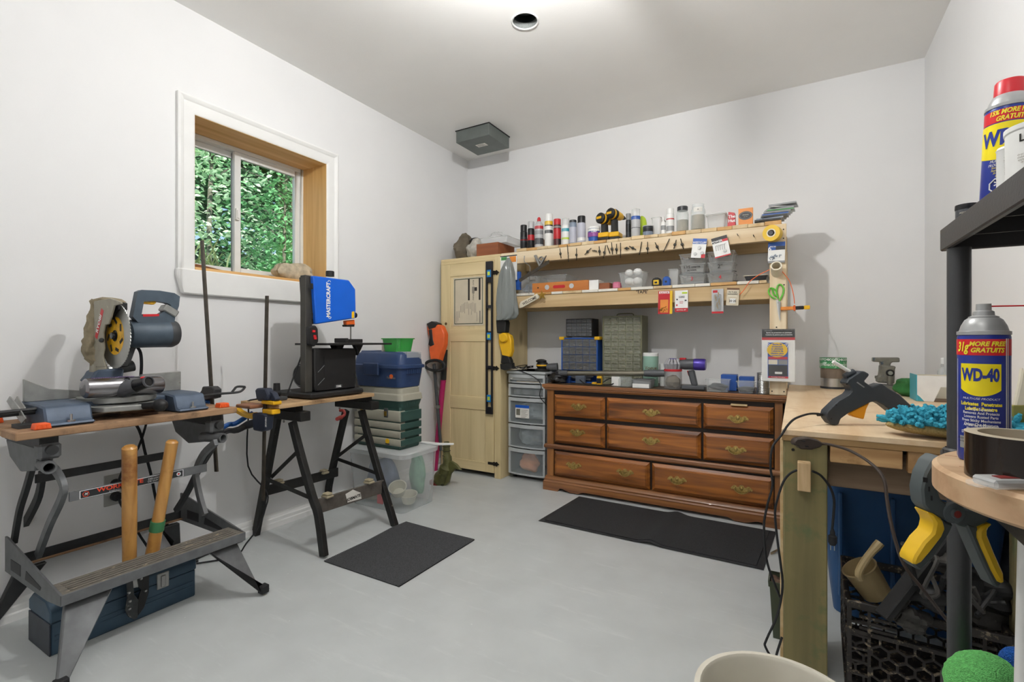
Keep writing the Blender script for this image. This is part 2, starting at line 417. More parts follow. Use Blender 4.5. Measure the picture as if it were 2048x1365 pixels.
# vinyl frame, two sashes with panes
def ring(y0, y1, z0, z1, t, x0, x1):
    g = G(); g.box(x0, x1, y0, y0+t, z0, z1); g.box(x0, x1, y1-t, y1, z0, z1); g.box(x0, x1, y0+t, y1-t, z0, z0+t); g.box(x0, x1, y0+t, y1-t, z1-t, z1); return g
fy0, fy1, fz0, fz1 = WY0+.018, WY1-.018, WZ0+.018, WZ1-.018
ring(fy0, fy1, fz0, fz1, .022, -.295, -.222).out('window_frame', 'vinyl', w, bevel=.002)
s1 = ring(fy0+.022, -1.985, fz0+.022, fz1-.022, .036, -.285, -.262).out('sash', 'vinyl', w, bevel=.002)
s2 = ring(-2.03, fy1-.022, fz0+.022, fz1-.022, .036, -.255, -.230).out('sash', 'vinyl', w, bevel=.002)
G().box(-.276, -.272, fy0+.055, -2.018, fz0+.055, fz1-.055).out('pane', 'window_glass', s1, smooth=False)
G().box(-.245, -.241, -1.997, fy1-.055, fz0+.055, fz1-.055).out('pane', 'window_glass', s2, smooth=False)
g = G(); g.box(-.232, -.215, -2.028, -2.008, 1.79, 1.86); g.box(-.22, -.208, -2.024, -2.012, 1.80, 1.85); g.out('latch', 'white', s2, bevel=.002)
g = G(); g.box(-.262, -.258, -2.0335, -2.0305, fz0+.03, fz1-.03); g.out('gasket', 'gray', s2)
# ---------------------------------------------------------------- ceiling register box
mat('galv', '#6f7572', .5, .35, var=.08, vs=12)
c = thing('junction_box', 'grey sheet metal box hanging from the ceiling near the corner', 'duct box', (.447, -.42, H))
g = G(); g.box(.293, .602, -.572, -.268, H-.095, H-.002); g.out('body', 'galv', c, bevel=.002)
g = G(); g.box(.288, .607, -.577, -.263, H-.006, H); g.out('flange', 'black', c)
g = G(); g.box(.40, .49, -.46, -.41, H-.0965, H-.095); g.out('sticker', 'paperwhite', c)
for i in range(5): G().box(.41, .475-.01*(i % 2), -.452+.008*i, -.450+.008*i, H-.0968, H-.0965).out('print_line', 'darkgray', c)
# ---------------------------------------------------------------- lamp that lights the room: twin bare bulbs on a ceiling plate (above the frame)
def bulbs():
    L = thing('ceiling_lamp', 'twin bare bulb lamp on the ceiling above the aisle', 'lamp', (1.78, -2.20, H))
    G().lathe([(.0, 0), (.09, 0), (.085, -.02), (.03, -.03), (0, -.03)], (1.78, -2.20, H), 24).out('base', 'white', L)
    G().cyl((1.78, -2.20, H-.03), (1.78, -2.20, H-.125), .008).out('stem', 'white', L)
    for k, (dx, dy, w_) in enumerate(((-.02, -.04, 2950), (.02, .11, 850))):
        m = bpy.data.materials.new('bulb_glow_%d' % k); m.use_nodes = True
        n = m.node_tree.nodes; e = n.new('ShaderNodeEmission'); e.inputs[0].default_value = (1, .99, .975, 1); e.inputs[1].default_value = w_*LAMP_W
        m.node_tree.links.new(e.outputs[0], n['Material Output'].inputs[0])
        a = V((1.78, -2.20, H-.12)); b_ = V((1.78+dx, -2.20+dy, H-.14))
        G().cyl(a, b_, .014, .017).out('socket', 'white', L)
        G().ell((b_.x, b_.y, b_.z-.04), (.018, .018, .026), 12, 8).out('bulb', m, L)
def globe():  # added soft fill from behind the camera; no such lamp is known here
    m = bpy.data.materials.new('fill_glow'); m.use_nodes = True; MATS['fill_glow'] = m
    n = m.node_tree.nodes; e = n.new('ShaderNodeEmission'); e.inputs[0].default_value = (1, .985, .96, 1); e.inputs[1].default_value = 22*LAMP_W
    m.node_tree.links.new(e.outputs[0], n['Material Output'].inputs[0])
    L = thing('fill_globe', 'added fill light, an unseen frosted globe behind the camera', 'lamp', (2.25, -3.80, H))
    G().lathe([(0, 0), (.07, 0), (.065, -.02), (.05, -.03), (0, -.03)], (2.25, -3.80, H), 24).out('base', 'white', L)
    G().ell((2.25, -3.80, H-.145), (.12, .12, .115), 24, 16).out('globe', 'fill_glow', L)
bulbs(); globe()
# ---------------------------------------------------------------- outside: bank, grass, trees
mat('bank_soil', '#3d5a33', .9, var=.4, vs=6, bump=.5, bs=14)
def bank(u, v):
    x = -T-.02-u*11; y = -8+16*v
    return (x, y, 1.26+.22*u*11*(.15+.85*u)+.08*math.sin(y*2.1+x))
g = G(); g.grid(bank, 24, 30); o = g.out('ground_outside', 'bank_soil'); struct(o)
for i, (c1, em) in enumerate((('#457d55', 0), ('#86c590', 0), ('#d6f2d0', 0))):
    m = mat('leaf_%d' % i, c1, .45, var=.25, vs=30)
    nn = m.node_tree.nodes; b = nn['Principled BSDF']
    t = nn.new('ShaderNodeBsdfTranslucent'); t.inputs[0].default_value = lin(('#5a9a5a', '#98d08c', '#cdeec0')[i])
    mx = nn.new('ShaderNodeMixShader'); mx.inputs[0].default_value = .4
    ll = m.node_tree.links; ll.new(b.outputs[0], mx.inputs[1]); ll.new(t.outputs[0], mx.inputs[2]); ll.new(mx.outputs[0], nn['Material Output'].inputs[0])
mat('bark', '#6a675c', .9, var=.35, vs=20, bump=.4, bs=40)
def leaves(g, c, r, n, size, rnd):
    for _ in range(n):
        while True:
            p = V((rnd.uniform(-1, 1), rnd.uniform(-1, 1), rnd.uniform(-1, 1)))
            if .25 < p.length < 1: break
        q = V((c[0]+p.x*r[0], c[1]+p.y*r[1], c[2]+p.z*r[2])); s = size*rnd.uniform(.6, 1.25)
        e = Euler((rnd.uniform(-.9, .9), rnd.uniform(-.9, .9), rnd.uniform(0, 6.3))).to_matrix()
        k = [V((0, -s, 0)), V((s*.55, -s*.25, s*.12)), V((s*.45, s*.45, s*.1)), V((0, s, -s*.1)), V((-s*.45, s*.45, s*.1)), V((-s*.55, -s*.25, s*.12))]
        g.poly([q+e @ a for a in k], [(0, 1, 2, 3), (0, 3, 4, 5)])
def tree(x, y, h, r, n, size, mi, label, seed, trunk=.05):
    rnd = random.Random(seed); z0 = bank((-T-.02-x)/11, (y+8)/16)[2]
    t = thing('tree', label, 'tree', (x, y, z0-.05), group=None)
    top = V((x+rnd.uniform(-.2, .2), y+rnd.uniform(-.2, .2), z0+h*.9))
    g = G(); g.tube([(x, y, z0-.1), (x+.05, y-.03, z0+h*.3), (x-.04, y+.05, z0+h*.6), top], [trunk, trunk*.85, trunk*.6, trunk*.3], 8, sub=3)
    for k in range(5):
        a = rnd.uniform(0, 6.3); zz = z0+h*rnd.uniform(.3, .75)
        g.tube([(x, y, zz), (x+math.cos(a)*r*.4, y+math.sin(a)*r*.4, zz+.25), (x+math.cos(a)*r*.8, y+math.sin(a)*r*.8, zz+.35)], [trunk*.4, trunk*.25, trunk*.1], 5)
    g.out('trunk', 'bark', t)
    g = G()
    for k in range(7):
        a = rnd.uniform(0, 6.3); q = rnd.uniform(0, .7)*r
        leaves(g, (x+math.cos(a)*q, y+math.sin(a)*q, z0+h*rnd.uniform(.15, .95)), (r*.55, r*.55, h*.2), n//7, size, rnd)
    o = g.out('foliage', 'leaf_%d' % mi, t, smooth=False, fix=False); o['kind'] = 'stuff'
tree(-2.9, -.75, 2.9, .8, 2600, .036, 2, 'pale young tree close outside the window, seen through the left pane', 11, .03)
tree(-3.2, .35, 2.6, .75, 2200, .036, 1, 'mid green leafy sapling seen low through the right pane', 12, .025)
tree(-4.3, 1.25, 3.4, 1.0, 2600, .042, 2, 'light leafed tree outside, toward the right edge of the right pane', 13, .035)
tree(-4.6, -.15, 4.4, 1.2, 3600, .045, 1, 'taller tree with a thin grey trunk behind the window mullion', 14, .045)
tree(-4.4, -2.1, 4.0, 1.2, 2400, .05, 1, 'leafy tree outside, hidden left of the left pane', 15, .05)
tree(-6.6, .3, 6.0, 1.9, 6500, .085, 0, 'dark green tree deep behind the young trees outside', 16, .07)
tree(-6.4, 2.6, 5.6, 1.9, 6000, .085, 0, 'dark green tree far outside to the right of the window view', 17, .07)
tree(-7.0, -2.2, 6.0, 1.9, 3600, .08, 0, 'dark green tree far outside to the left of the window view', 18, .08)
tree(-9.0, 1.6, 7.5, 3.2, 9000, .19, 0, 'farthest dark tree closing the view outside the window', 19, .1)
tree(-9.2, 4.6, 7.0, 3.0, 6000, .19, 0, 'farthest dark tree outside beyond the right side of the view', 20, .1)
# tuft of grass by the pane
mat('grass_blade', '#dbe6a0', .5, var=.25, vs=15)
gt = thing('grass_clump', 'clump of long pale grass leaning against the left pane outside', 'grass', (-.68, -2.02, 1.27))
rnd = random.Random(3)
for i in range(60):
    bx, by = -.68+rnd.uniform(-.16, .16), -2.02+rnd.uniform(-.16, .12); a = rnd.uniform(-2.6, 2.2); L = rnd.uniform(.12, .32); hh = rnd.uniform(.22, .46); wd = .006
    p = [V((bx, by, 1.27)), V((bx+math.cos(a)*L*.35, by+math.sin(a)*L*.35, 1.27+hh*.75)), V((bx+math.cos(a)*L*.75, by+math.sin(a)*L*.75, 1.27+hh)), V((bx+math.cos(a)*L*1.15, by+math.sin(a)*L*1.15, 1.27+hh*.85))]
    sdv = V((-math.sin(a), math.cos(a), 0))*wd
    g = G(); g.poly([p[0]-sdv, p[0]+sdv, p[1]-sdv, p[1]+sdv, p[2]-sdv*.7, p[2]+sdv*.7, p[3]], [(0, 1, 3, 2), (2, 3, 5, 4), (4, 5, 6)]); g.out('blade', 'grass_blade', gt, fix=False)
# stone on the sill, strip of bark on the sill
mat('stone', '#b7ab94', .95, var=.3, vs=25, bump=.7, bs=35, wear='#5d5142', ws=14, wa=.6)
rk = G(); rr = random.Random(5)
rk.ell((0, 0, 0), 1, 20, 12)
for v in rk.b.verts:
    c_ = v.co.copy(); k = 1+.10*math.sin(c_.x*3+1)*math.cos(c_.y*4)+.06*math.sin(c_.z*7+c_.x*5)
    sx = max(-.82, min(.86, c_.x))*1.15; sz = max(-.8, min(.78+.18*c_.x, c_.z))
    v.co = V((-.10+c_.y*.055*k, -1.735+sx*.128*k, WZ0+.016+.055+sz*.068*k))
o = rk.out('stone', 'stone'); tag(o, 'rough pale stone sitting on the window sill', 'stone')
wood('bark_strip_wood', '#4e2c18', '#8a5a30', 'y', 10, .8)
g = G(); g.prism([(-.17, -2.36, WZ0+.018), (-.17, -2.05, WZ0+.018), (-.17, -2.12, WZ0+.035), (-.17, -2.25, WZ0+.052), (-.17, -2.36, WZ0+.058)], (.03, 0, 0)); o = g.out('wood_offcut', 'bark_strip_wood', bevel=.003)
tag(o, 'brown wedge of wood lying on the window sill', 'wood scrap')
# ================================================================ dresser
wood('dresser_h', '#542c0e', '#b8702e', 'x', 13, .38, knots='#3a1a0a', coat=.25, stretch=.07, kscale=3.4, contrast=(.3, .72))
wood('dresser_v', '#6b4220', '#a56d38', 'z', 8, .4, coat=.2, stretch=.06)
wood('dresser_mould', '#6f4528', '#a26e42', 'x', 8, .35, coat=.3, stretch=.05)
mat('dresser_dark', '#1c100a', .5, var=.2)
mat('dresser_top', '#55422f', .55, var=.25, vs=14, wear='#9a8a70', ws=40, wa=.66)
def sweep(path, prof, closed=False):
    """moulding: profile (out, z) swept along a plan path of (x, y) with mitred corners; outward = right of travel"""
    g = G(); m = len(path); rings = []
    for i, p in enumerate(path):
        p = V((p[0], p[1], 0)); a = V((*path[i-1], 0)) if i else None; b = V((*path[i+1], 0)) if i < m-1 else None
        n = V((0, 0, 0)); ds = []
        for q0, q1 in ((a, p), (p, b)):
            if q0 is not None and q1 is not None:
                d = (q1-q0).normalized(); ds.append(V((d.y, -d.x, 0)))
        n = ds[0] if len(ds) == 1 else (ds[0]+ds[1])/(1+ds[0].dot(ds[1]))
        rings.append([p+n*o_+V((0, 0, z_)) for o_, z_ in prof])
    k = len(prof); vs = [v for r_ in rings for v in r_]; fs = []
    for i in range(m-1):
        for j in range(k): fs.append((i*k+j, i*k+(j+1) % k, (i+1)*k+(j+1) % k, (i+1)*k+j))
    fs += [tuple(range(k)), tuple(range((m-1)*k, m*k))[::-1]]
    return g.poly(vs, fs)
DX0, DX1, DYF, DZ = 1.05, 2.553, -.485, .766
dr = thing('dresser', 'long dark stained wooden dresser with brass bail handles', 'dresser', ((DX0+DX1)/2, -.25, 0))
g = G(); g.box(DX0, DX1, DYF+.02, -.015, .03, .735); g.out('carcass', 'dresser_v', dr)
g = G(); g.box(DX0-.002, DX1+.002, DYF-.012, -.012, .74, DZ); g.out('top', 'dresser_top', dr, bevel=.003)



P1 = [(-.01, .722), (.008, .722), (.012, .730), (.020, .735), (.020, .742), (.027, .746), (.027, .7615), (.022, .766), (-.005, .766), (-.005, .74)]
sweep([(DX0, -.012), (DX0, DYF), (DX1, DYF), (DX1, -.012)], P1).out('top_moulding', 'dresser_mould', dr)
sweep([(DX0, -.012), (DX0, DYF), (DX1, DYF), (DX1, -.012)], [(-.01, .300), (.010, .300), (.017, .308), (.017, .324), (.010, .332), (-.01, .332)]).out('middle_moulding', 'dresser_mould', dr)
sweep([(DX0, -.012), (DX0, DYF), (DX1, DYF), (DX1, -.012)], [(-.01, .056), (.022, .056), (.022, .062), (.014, .070), (.016, .080), (.010, .088), (.008, .1), (-.01, .106)]).out('base_moulding', 'dresser_mould', dr)
# bracket plinth with scalloped cutouts
yb = DYF-.022
pl = [(DX0-.022, 0), (DX0-.022, .057), (DX1+.022, .057), (DX1+.022, 0), (DX1-.095, 0), (DX1-.105, .022), (DX1-.13, .024), (DX1-.19, .006), (DX1-.25, .006), (DX1-.29, .022), (1.80, .022),
      (DX0+.29, .022), (DX0+.25, .006), (DX0+.19, .006), (DX0+.13, .024), (DX0+.105, .022), (DX0+.095, 0)]
g = G(); g.prism([(a, yb, b) for a, b in pl], (0, .02, 0)); g.out('plinth', 'dresser_mould', dr)
for xx in (DX0-.022, DX1+.002): G().box(xx, xx+.02, yb+.02, -.015, 0, .057).out('plinth_side', 'dresser_v', dr)
# front frame members
def fr(x0, x1, z0, z1, m='dresser_v', name='stile', y0=DYF, d=.02): return G().box(x0, x1, y0, y0+d, z0, z1).out(name, m, dr, bevel=.002)
for a, b in ((.1, .301), (.331, .723)): fr(DX0, 1.103, a, b); fr(2.512, DX1, a, b)
G().box(1.103, 2.512, DYF+.012, DYF+.021, .1, .723).out('front_panel', 'dresser_dark', dr)
mat('handle_brass', '#b59c5e', .3, .85, var=.35, vs=160)
def handle(par, cx, cz, y, w=.118):
    k = w/.118; o = V((cx, y, cz))
    h = [(0, .024), (.010, .021), (.014, .012), (.024, .010), (.030, .018), (.042, .019), (.052, .010), (.059, .002), (.056, -.006), (.046, -.003), (.038, -.012), (.024, -.016), (.014, -.022), (0, -.026)]
    pts = h+[(-a, b) for a, b in h[-2:0:-1]]
    pl_ = G(); pl_.prism([o+V((a*k, 0, b*k)) for a, b in pts], (0, -.003, 0))
    for sx in (-1, 1):
        pl_.cyl(o+V((sx*.036*k, -.002, .004*k)), o+V((sx*.036*k, -.016, .004*k)), .006, .0045, 8)
    pl_.ell(o+V((0, -.003, .004)), (.010*k, .005, .012*k), 8, 6)
    ob = pl_.out('handle', 'handle_brass', par)
    b_ = G(); b_.tube([o+V((x*k, -.016-.006*(1-abs(x)/.036), z*k)) for x, z in ((-.036, .004), (-.034, -.008), (-.022, -.017), (-.008, -.021), (.008, -.021), (.022, -.017), (.034, -.008), (.036, .004))], [.0028, .003, .0042, .003, .0028], 6, sub=2)
    b_.out('bail', 'handle_brass', ob)
def drawer(x0, x1, z0, z1, hs):
    y = DYF-.0; t = .018
    d = G(); b1 = .012; b2 = .017
    def rg(i, yy): return [(x0+i, yy, z0+i), (x1-i, yy, z0+i), (x1-i, yy, z1-i), (x0+i, yy, z1-i)]
    vs = rg(0, y+.012)+rg(0, y-.001)+rg(.004, y-.004)+rg(.019, y-.0165)+rg(.0225, y-.0165)+rg(.0245, y-.021)
    fs = [(0, 1, 2, 3)]
    for r_ in range(5):
        for j in range(4): fs.append((r_*4+j, r_*4+(j+1) % 4, r_*4+4+(j+1) % 4, r_*4+4+j))
    fs.append((20, 21, 22, 23)); d.poly(vs, fs)
    ob = d.out('drawer', 'dresser_h', dr, ang=10)
    for hx, hz in hs: handle(ob, hx, hz, y-.0212)
hp = [(1060+a/3.25, 740+b/3.25) for a, b in ((315, 240), (787, 278), (1350, 320), (307, 408), (785, 462), (1337, 522), (283, 622), (617, 668), (955, 718), (1375, 778))]
hq = [(q.x, q.z) for q in (at(a, b, y=-.51) for a, b in hp)]
drawer(1.112, 1.490, .538, .692, [hq[0]]); drawer(1.504, 2.110, .538, .692, [hq[1]]); drawer(2.124, 2.506, .538, .692, [hq[2]])
drawer(1.112, 1.490, .345, .512, [hq[3]]); drawer(1.504, 2.110, .345, .512, [hq[4]]); drawer(2.124, 2.506, .345, .512, [hq[5]])
drawer(1.112, 1.795, .108, .285, hq[6:8]); drawer(1.810, 2.506, .108, .285, hq[8:10])
wood('pale_ply', '#c9a877', '#dfc79d', 'x', 10, .7)
o = G().box(2.28, 2.37, DYF-.018, DYF+.01, .6925, .701).out('plywood_shim', 'pale_ply'); tag(o, 'thin pale plywood shim tucked above the upper right dresser drawer', 'wood scrap')
# ================================================================ cupboard with panelled door
wood('cup_v', '#ccb788', '#e8d5a8', 'z', 6, .6, knots='#6b5334', stretch=.08, contrast=(.2, .8), kscale=2.0)
wood('cup_h', '#ccb788', '#e8d4a6', 'x', 6, .6, stretch=.08, contrast=(.2, .8))
CX0, CX1, CY, CH = .045, .632, -.45, 1.757
cb = thing('cupboard', 'tall pale wooden cupboard with panelled door in the corner', 'cupboard', (.34, -.22, 0))
G().box(CX1-.022, CX1, CY+.02, -.01, 0, CH-.02).out('side_panel', 'cup_v', cb, bevel=.002)
G().box(CX0, CX0+.02, CY+.02, -.01, 0, CH-.02).out('side_panel', 'cup_v', cb, bevel=.002)
G().box(CX0, CX1, CY+.001, -.01, CH-.02, CH).out('top', 'cup_h', cb, bevel=.002)
G().box(CX0+.02, CX1-.022, -.03, -.01, .05, CH-.02).out('back_panel', 'cup_v', cb)
G().box(.575, CX1, CY, CY+.02, 0, CH-.02).out('frame_stile', 'cup_v', cb, bevel=.002)
G().box(CX0, .575, CY, CY+.02, 1.712, CH-.02).out('frame_rail', 'cup_h', cb, bevel=.002)
G().box(CX0, .06, CY, CY+.02, .035, 1.712).out('frame_stile', 'cup_v', cb, bevel=.002)
dm = G(); dm.box(.062, .572, CY+.006, CY+.016, .04, 1.71); door = dm.out('door', 'cup_v', cb)
def dp(x0, x1, z0, z1, nm, m): return G().box(x0, x1, CY-.006, CY+.010, z0, z1).out(nm, m, door, bevel=.002)
dp(.062, .145, .04, 1.71, 'door_stile', 'cup_v'); dp(.49, .572, .04, 1.71, 'door_stile', 'cup_v')
for a, b in ((1.608, 1.71), (1.073, 1.175), (.527, .63), (.04, .115)): dp(.145, .49, a, b, 'door_rail', 'cup_h')
for a, b in ((1.175, 1.608), (.63, 1.073), (.115, .527)): G().box(.145, .49, CY+.001, CY+.008, a, b).out('door_panel', 'cup_v', door)
mat('iron', '#27231d', .6, .4, var=.2)
for px, py in ((997, 545), (993, 737), (993, 929)):
    q = at(px, py, y=CY-.006); x0 = .575; z0 = q.z
    hs = [(-.055, .010), (-.01, .010), (0, .016), (.014, .012), (.026, .019), (.036, .008), (.050, 0), (.036, -.008), (.026, -.019), (.014, -.012), (0, -.016), (-.01, -.010), (-.055, -.010)]
    g = G(); g.prism([(x0+a, CY-.0105, z0+b) for a, b in hs], (0, .004, 0)); g.out('hinge', 'iron', cb)
# knot holes
mat('knot', '#6a5232', .7, var=.4, vs=60)
for px, py in ((892, 648), (890, 764)):
    q = at(px, py, y=CY-.007); G().lathe([(.0, .0), (.010, .0), (.012, -.0015)], q, 14, axis=(0, 1, 0)).out('knot', 'knot', door)
# sticker on the door
mat('poster_cream', '#cfc4ad', .8, var=.06, vs=9); mat('poster_green', '#3a4a38', .8, var=.1); mat('ink', '#2e2a27', .8, var=.1); mat('inkgrey', '#8d867a', .8, var=.1)
ps = thing('packing_sticker', 'cream shipping sticker with green border stuck on the cupboard door', 'sticker', at(937, 604, y=CY))
yq = CY-.0015
def q4(tl, br, m, nm, dy=.0, par=None):
    a = at(*tl, y=yq-dy); b = at(*br, y=yq-dy); G().box(a.x, b.x, yq-dy-.0005, yq-dy, b.z, a.z).out(nm, m, par or ps)
q4((907, 557), (967.5, 651), 'poster_cream', 'paper')
a = at(909, 559.5, y=yq); b = at(965.5, 648, y=yq)
g = G(); t_ = .006
for r_ in ((a.x, b.x, a.z-t_, a.z), (a.x, b.x, b.z, b.z+t_), (a.x, a.x+t_, b.z, a.z), (b.x-t_, b.x, b.z, a.z)): g.box(r_[0], r_[1], yq-.0012, yq-.0004, r_[2], r_[3])
g.out('border', 'poster_green', ps)
for tl, br, m in (((936, 558), (939.5, 601), 'ink'), ((957.5, 557), (961, 600), 'ink'), ((944, 574), (949, 587), 'inkgrey'), ((949, 575), (954, 582), 'ink'), ((958.5, 622), (961, 646), 'inkgrey')): q4(tl, br, m, 'print_block', .0008)
text('RUO', .02, 'ink', ps, at(946.5, 566, y=yq-.001), (0, 0, -1), (1, 0, 0)); text('NNAU', .02, 'ink', ps, at(946.5, 594, y=yq-.001), (0, 0, -1), (1, 0, 0))
rr = random.Random(8)
for i in range(16):
    pxx = 913+i*2.7; y0_ = 604+rr.uniform(0, 8) if 921 < pxx < 952 else 622+rr.uniform(0, 5); q4((pxx, y0_), (pxx+.7, y0_+rr.uniform(10, 24)), 'inkgrey', 'print_line', .0008)
# ================================================================ plastic drawer tower
mat('tower_gray', '#b9bdbe', .4, var=.05); mat('tower_dark', '#66696b', .5, var=.08); clear('drawer_clear', '#c3ccd0', .25, .42); clear('drawer_clear2', '#d6dadb', .3, .5)
TX0, TX1, TY = .655, .985, -.385
tw = thing('drawer_tower', 'grey plastic five drawer storage tower between cupboard and dresser', 'drawer unit', (.82, -.2, 0))
g = G(); g.box(TX0, TX1, TY+.03, -.03, .800, .842); g.box(TX0-.005, TX1+.005, TY-.005, -.02, .822, .842); g.out('top', 'tower_gray', tw, bevel=.004)
zs = [(.752, .818), (.647, .742), (.440, .637), (.252, .430), (.042, .242)]
for i, (a, b) in enumerate(zs):
    g = G(); g.box(TX0, TX0+.012, TY+.04, -.03, a-.012, b+.006); g.box(TX1-.012, TX1, TY+.04, -.03, a-.012, b+.006); g.box(TX0+.012, TX1-.012, TY+.05, -.03, a-.012, a-.004); g.out('shell', 'tower_dark', tw)
    d = G()
    def front(u, v, a=a, b=b): # bowed front
        x = TX0+.006+(TX1-TX0-.012)*u; return (x, TY+.02*(2*u-1)**2-.004, a+(b-a)*v)
    d.grid(front, 10, 1); d.grid(lambda u, v, a=a, b=b: (front(u, 0)[0], front(u, 0)[1]*(1-v)+(-.06)*v, a), 10, 1)
    ob = d.out('drawer', 'drawer_clear', tw, fix=False)
    for z0_, z1_ in ((b-.026, b), (a, a+.008)):
        r_ = G(); vs = []
        for k in range(11):
            u = k/10; f0 = front(u, 0); vs += [(f0[0], f0[1]-.010, z0_), (f0[0], f0[1]-.010, z1_), (f0[0], f0[1]+.004, z1_), (f0[0], f0[1]+.004, z0_)]
        fs = [(k*4+j, k*4+(j+1) % 4, k*4+4+(j+1) % 4, k*4+4+j) for k in range(10) for j in range(4)]+[(0, 1, 2, 3), (43, 42, 41, 40)]
        r_.poly(vs, fs); r_.out('drawer_rim', 'tower_gray', ob)
    for u0, u1 in ((0, .05), (.95, 1)):
        f0, f1 = front(u0, 0), front(u1, 0); G().box(f0[0], f1[0], min(f0[1], f1[1])-.006, max(f0[1], f1[1])+.004, a+.008, b-.026).out('drawer_edge', 'tower_gray', ob)
for x in (TX0+.03, TX1-.03):
    for y in (TY+.07, -.06): G().cyl((x-.01, y, .015), (x+.01, y, .015), .015, n=12).out('caster', 'black', tw)
G().box(TX0, TX1, TY+.04, -.03, .022, .034).out('base', 'tower_dark', tw)
# contents seen through the drawers
mat('cloth_gray', '#9a9c9b', .9, var=.3, vs=20); mat('cloth_peach', '#dc9464', .9, var=.2, vs=20); mat('paper_mix', '#8f989c', .9, var=.35, vs=14)
def lump(name, label, cat, c, r, m, seed, amp=.18):
    rd = random.Random(seed); g = G(); g.ell((0, 0, 0), 1, 26, 16)
    ph = [rd.uniform(0, 6) for _ in range(6)]
    for v in g.b.verts:
        p = v.co; k = 1+amp*(math.sin(p.x*4+ph[0])*math.cos(p.y*3+ph[1])+.6*math.sin(p.z*6+ph[2]+p.x*3)+.55*abs(math.sin(p.x*7+p.z*5+ph[3]+2*math.sin(p.y*4+ph[4])))-.25); v.co = V((c[0]+p.x*r[0]*k, c[1]+p.y*r[1]*k, c[2]+p.z*r[2]*k))
    o = g.out(name, m); return tag(o, label, cat)
lump('rag', 'peach cloth bundle inside the bottom drawer of the plastic tower', 'cloth', (.815, -.30, .12), (.08, .05, .07), 'cloth_peach', 1)
lump('rag', 'grey cloth bundle inside the fourth drawer of the plastic tower', 'cloth', (.82, -.27, .335), (.11, .08, .07), 'paper_mix', 2)
lump('rag', 'bluish cloth bundle inside the labelled drawer of the plastic tower', 'cloth', (.82, -.27, .52), (.12, .08, .07), 'paper_mix', 3)
o = G().box(.68, .95, -.33, -.12, .657, .70).out('folder', 'cloth_gray', bevel=.004); tag(o, 'flat grey folder inside the second drawer of the plastic tower', 'folder')
g = G(); g.cyl((.675, -.36, .789), (.90, -.36, .787), .018, .018, 14); o = g.out('paper_roll', 'paperwhite'); tag(o, 'white paper roll in the top drawer of the plastic tower', 'paper roll')
wood('pale_stick', '#b79c72', '#d8c29a', 'x', 12)
o = G().box(.73, .93, -.372, -.352, .757, .765).out('wooden_stick', 'pale_stick'); tag(o, 'wooden stick below the roll in the top drawer of the tower', 'stick')
# label card on third drawer
yl = TY-.017
lc = thing('price_card', 'white and blue product card on the middle drawer of the tower', 'card', (.79, yl, .54))
def rc(par, x0, x1, z0, z1, m, nm, y): return G().box(x0, x1, y-.0006, y, z0, z1).out(nm, m, par)
a, b = at(1030.5, 810, y=yl), at(1058, 838, y=yl)
rc(lc, a.x, b.x, b.z, a.z, 'paperwhite', 'card', yl+.003); rc(lc, a.x, b.x, a.z-.022, a.z, 'blue', 'print_block', yl+.0022)
rc(lc, a.x+.008, a.x+.042, b.z+.02, a.z-.03, 'bark', 'photo', yl+.0022)
for i in range(6): rc(lc, a.x+.05, b.x-.012-.01*(i % 3), a.z-.04-.011*i, a.z-.037-.011*i, 'inkgrey', 'print_line', yl+.0022)
# ================================================================ shelf rack over the dresser
wood('spruce_x', '#cfb48c', '#eadabd', 'x', 7, .65, knots='#8d6237', stretch=.05, kscale=2.4)
wood('spruce_z', '#d3ba92', '#eadabd', 'z', 7, .65, knots='#8d6237', stretch=.05, kscale=2.0)
wood('spruce_y', '#b89a70', '#dcc8a2', 'y', 7, .7, stretch=.05); wood('spruce_dark', '#b89b70', '#d6bd92', 'x', 7, .7, knots='#7a5a33', stretch=.05)
mat('white_board', '#ded9cd', .6, var=.06, vs=30); wood('amber_board', '#b98c52', '#cfa468', 'y', 7, .6)
SY = -.45; PZ = 1.757; LZ = 1.422
sh = thing('shelf_rack', 'home made lumber shelf rack standing over the dresser', 'shelf', (1.6, -.22, DZ))
G().box(.634, 2.568, SY, SY+.038, 1.668, PZ).out('beam', 'spruce_x', sh, bevel=.002)
G().box(.634, 2.484, SY+.002, SY+.040, 1.326, 1.419).out('beam', 'spruce_dark', sh, bevel=.002)
G().box(.634, 2.568, -.045, -.007, 1.668, PZ).out('beam', 'spruce_dark', sh); G().box(.634, 2.484, -.045, -.007, 1.326, 1.419).out('beam', 'spruce_dark', sh)
G().box(2.486, 2.571, SY-.038, SY-.0005, DZ+.001, 1.752).out('post', 'spruce_z', sh, bevel=.002)
G().box(2.486, 2.571, -.045, -.007, DZ+.001, 1.66).out('post', 'spruce_z', sh)
G().box(2.486, 2.524, SY+.04, -.046, 1.326, 1.415).out('brace', 'spruce_y', sh)
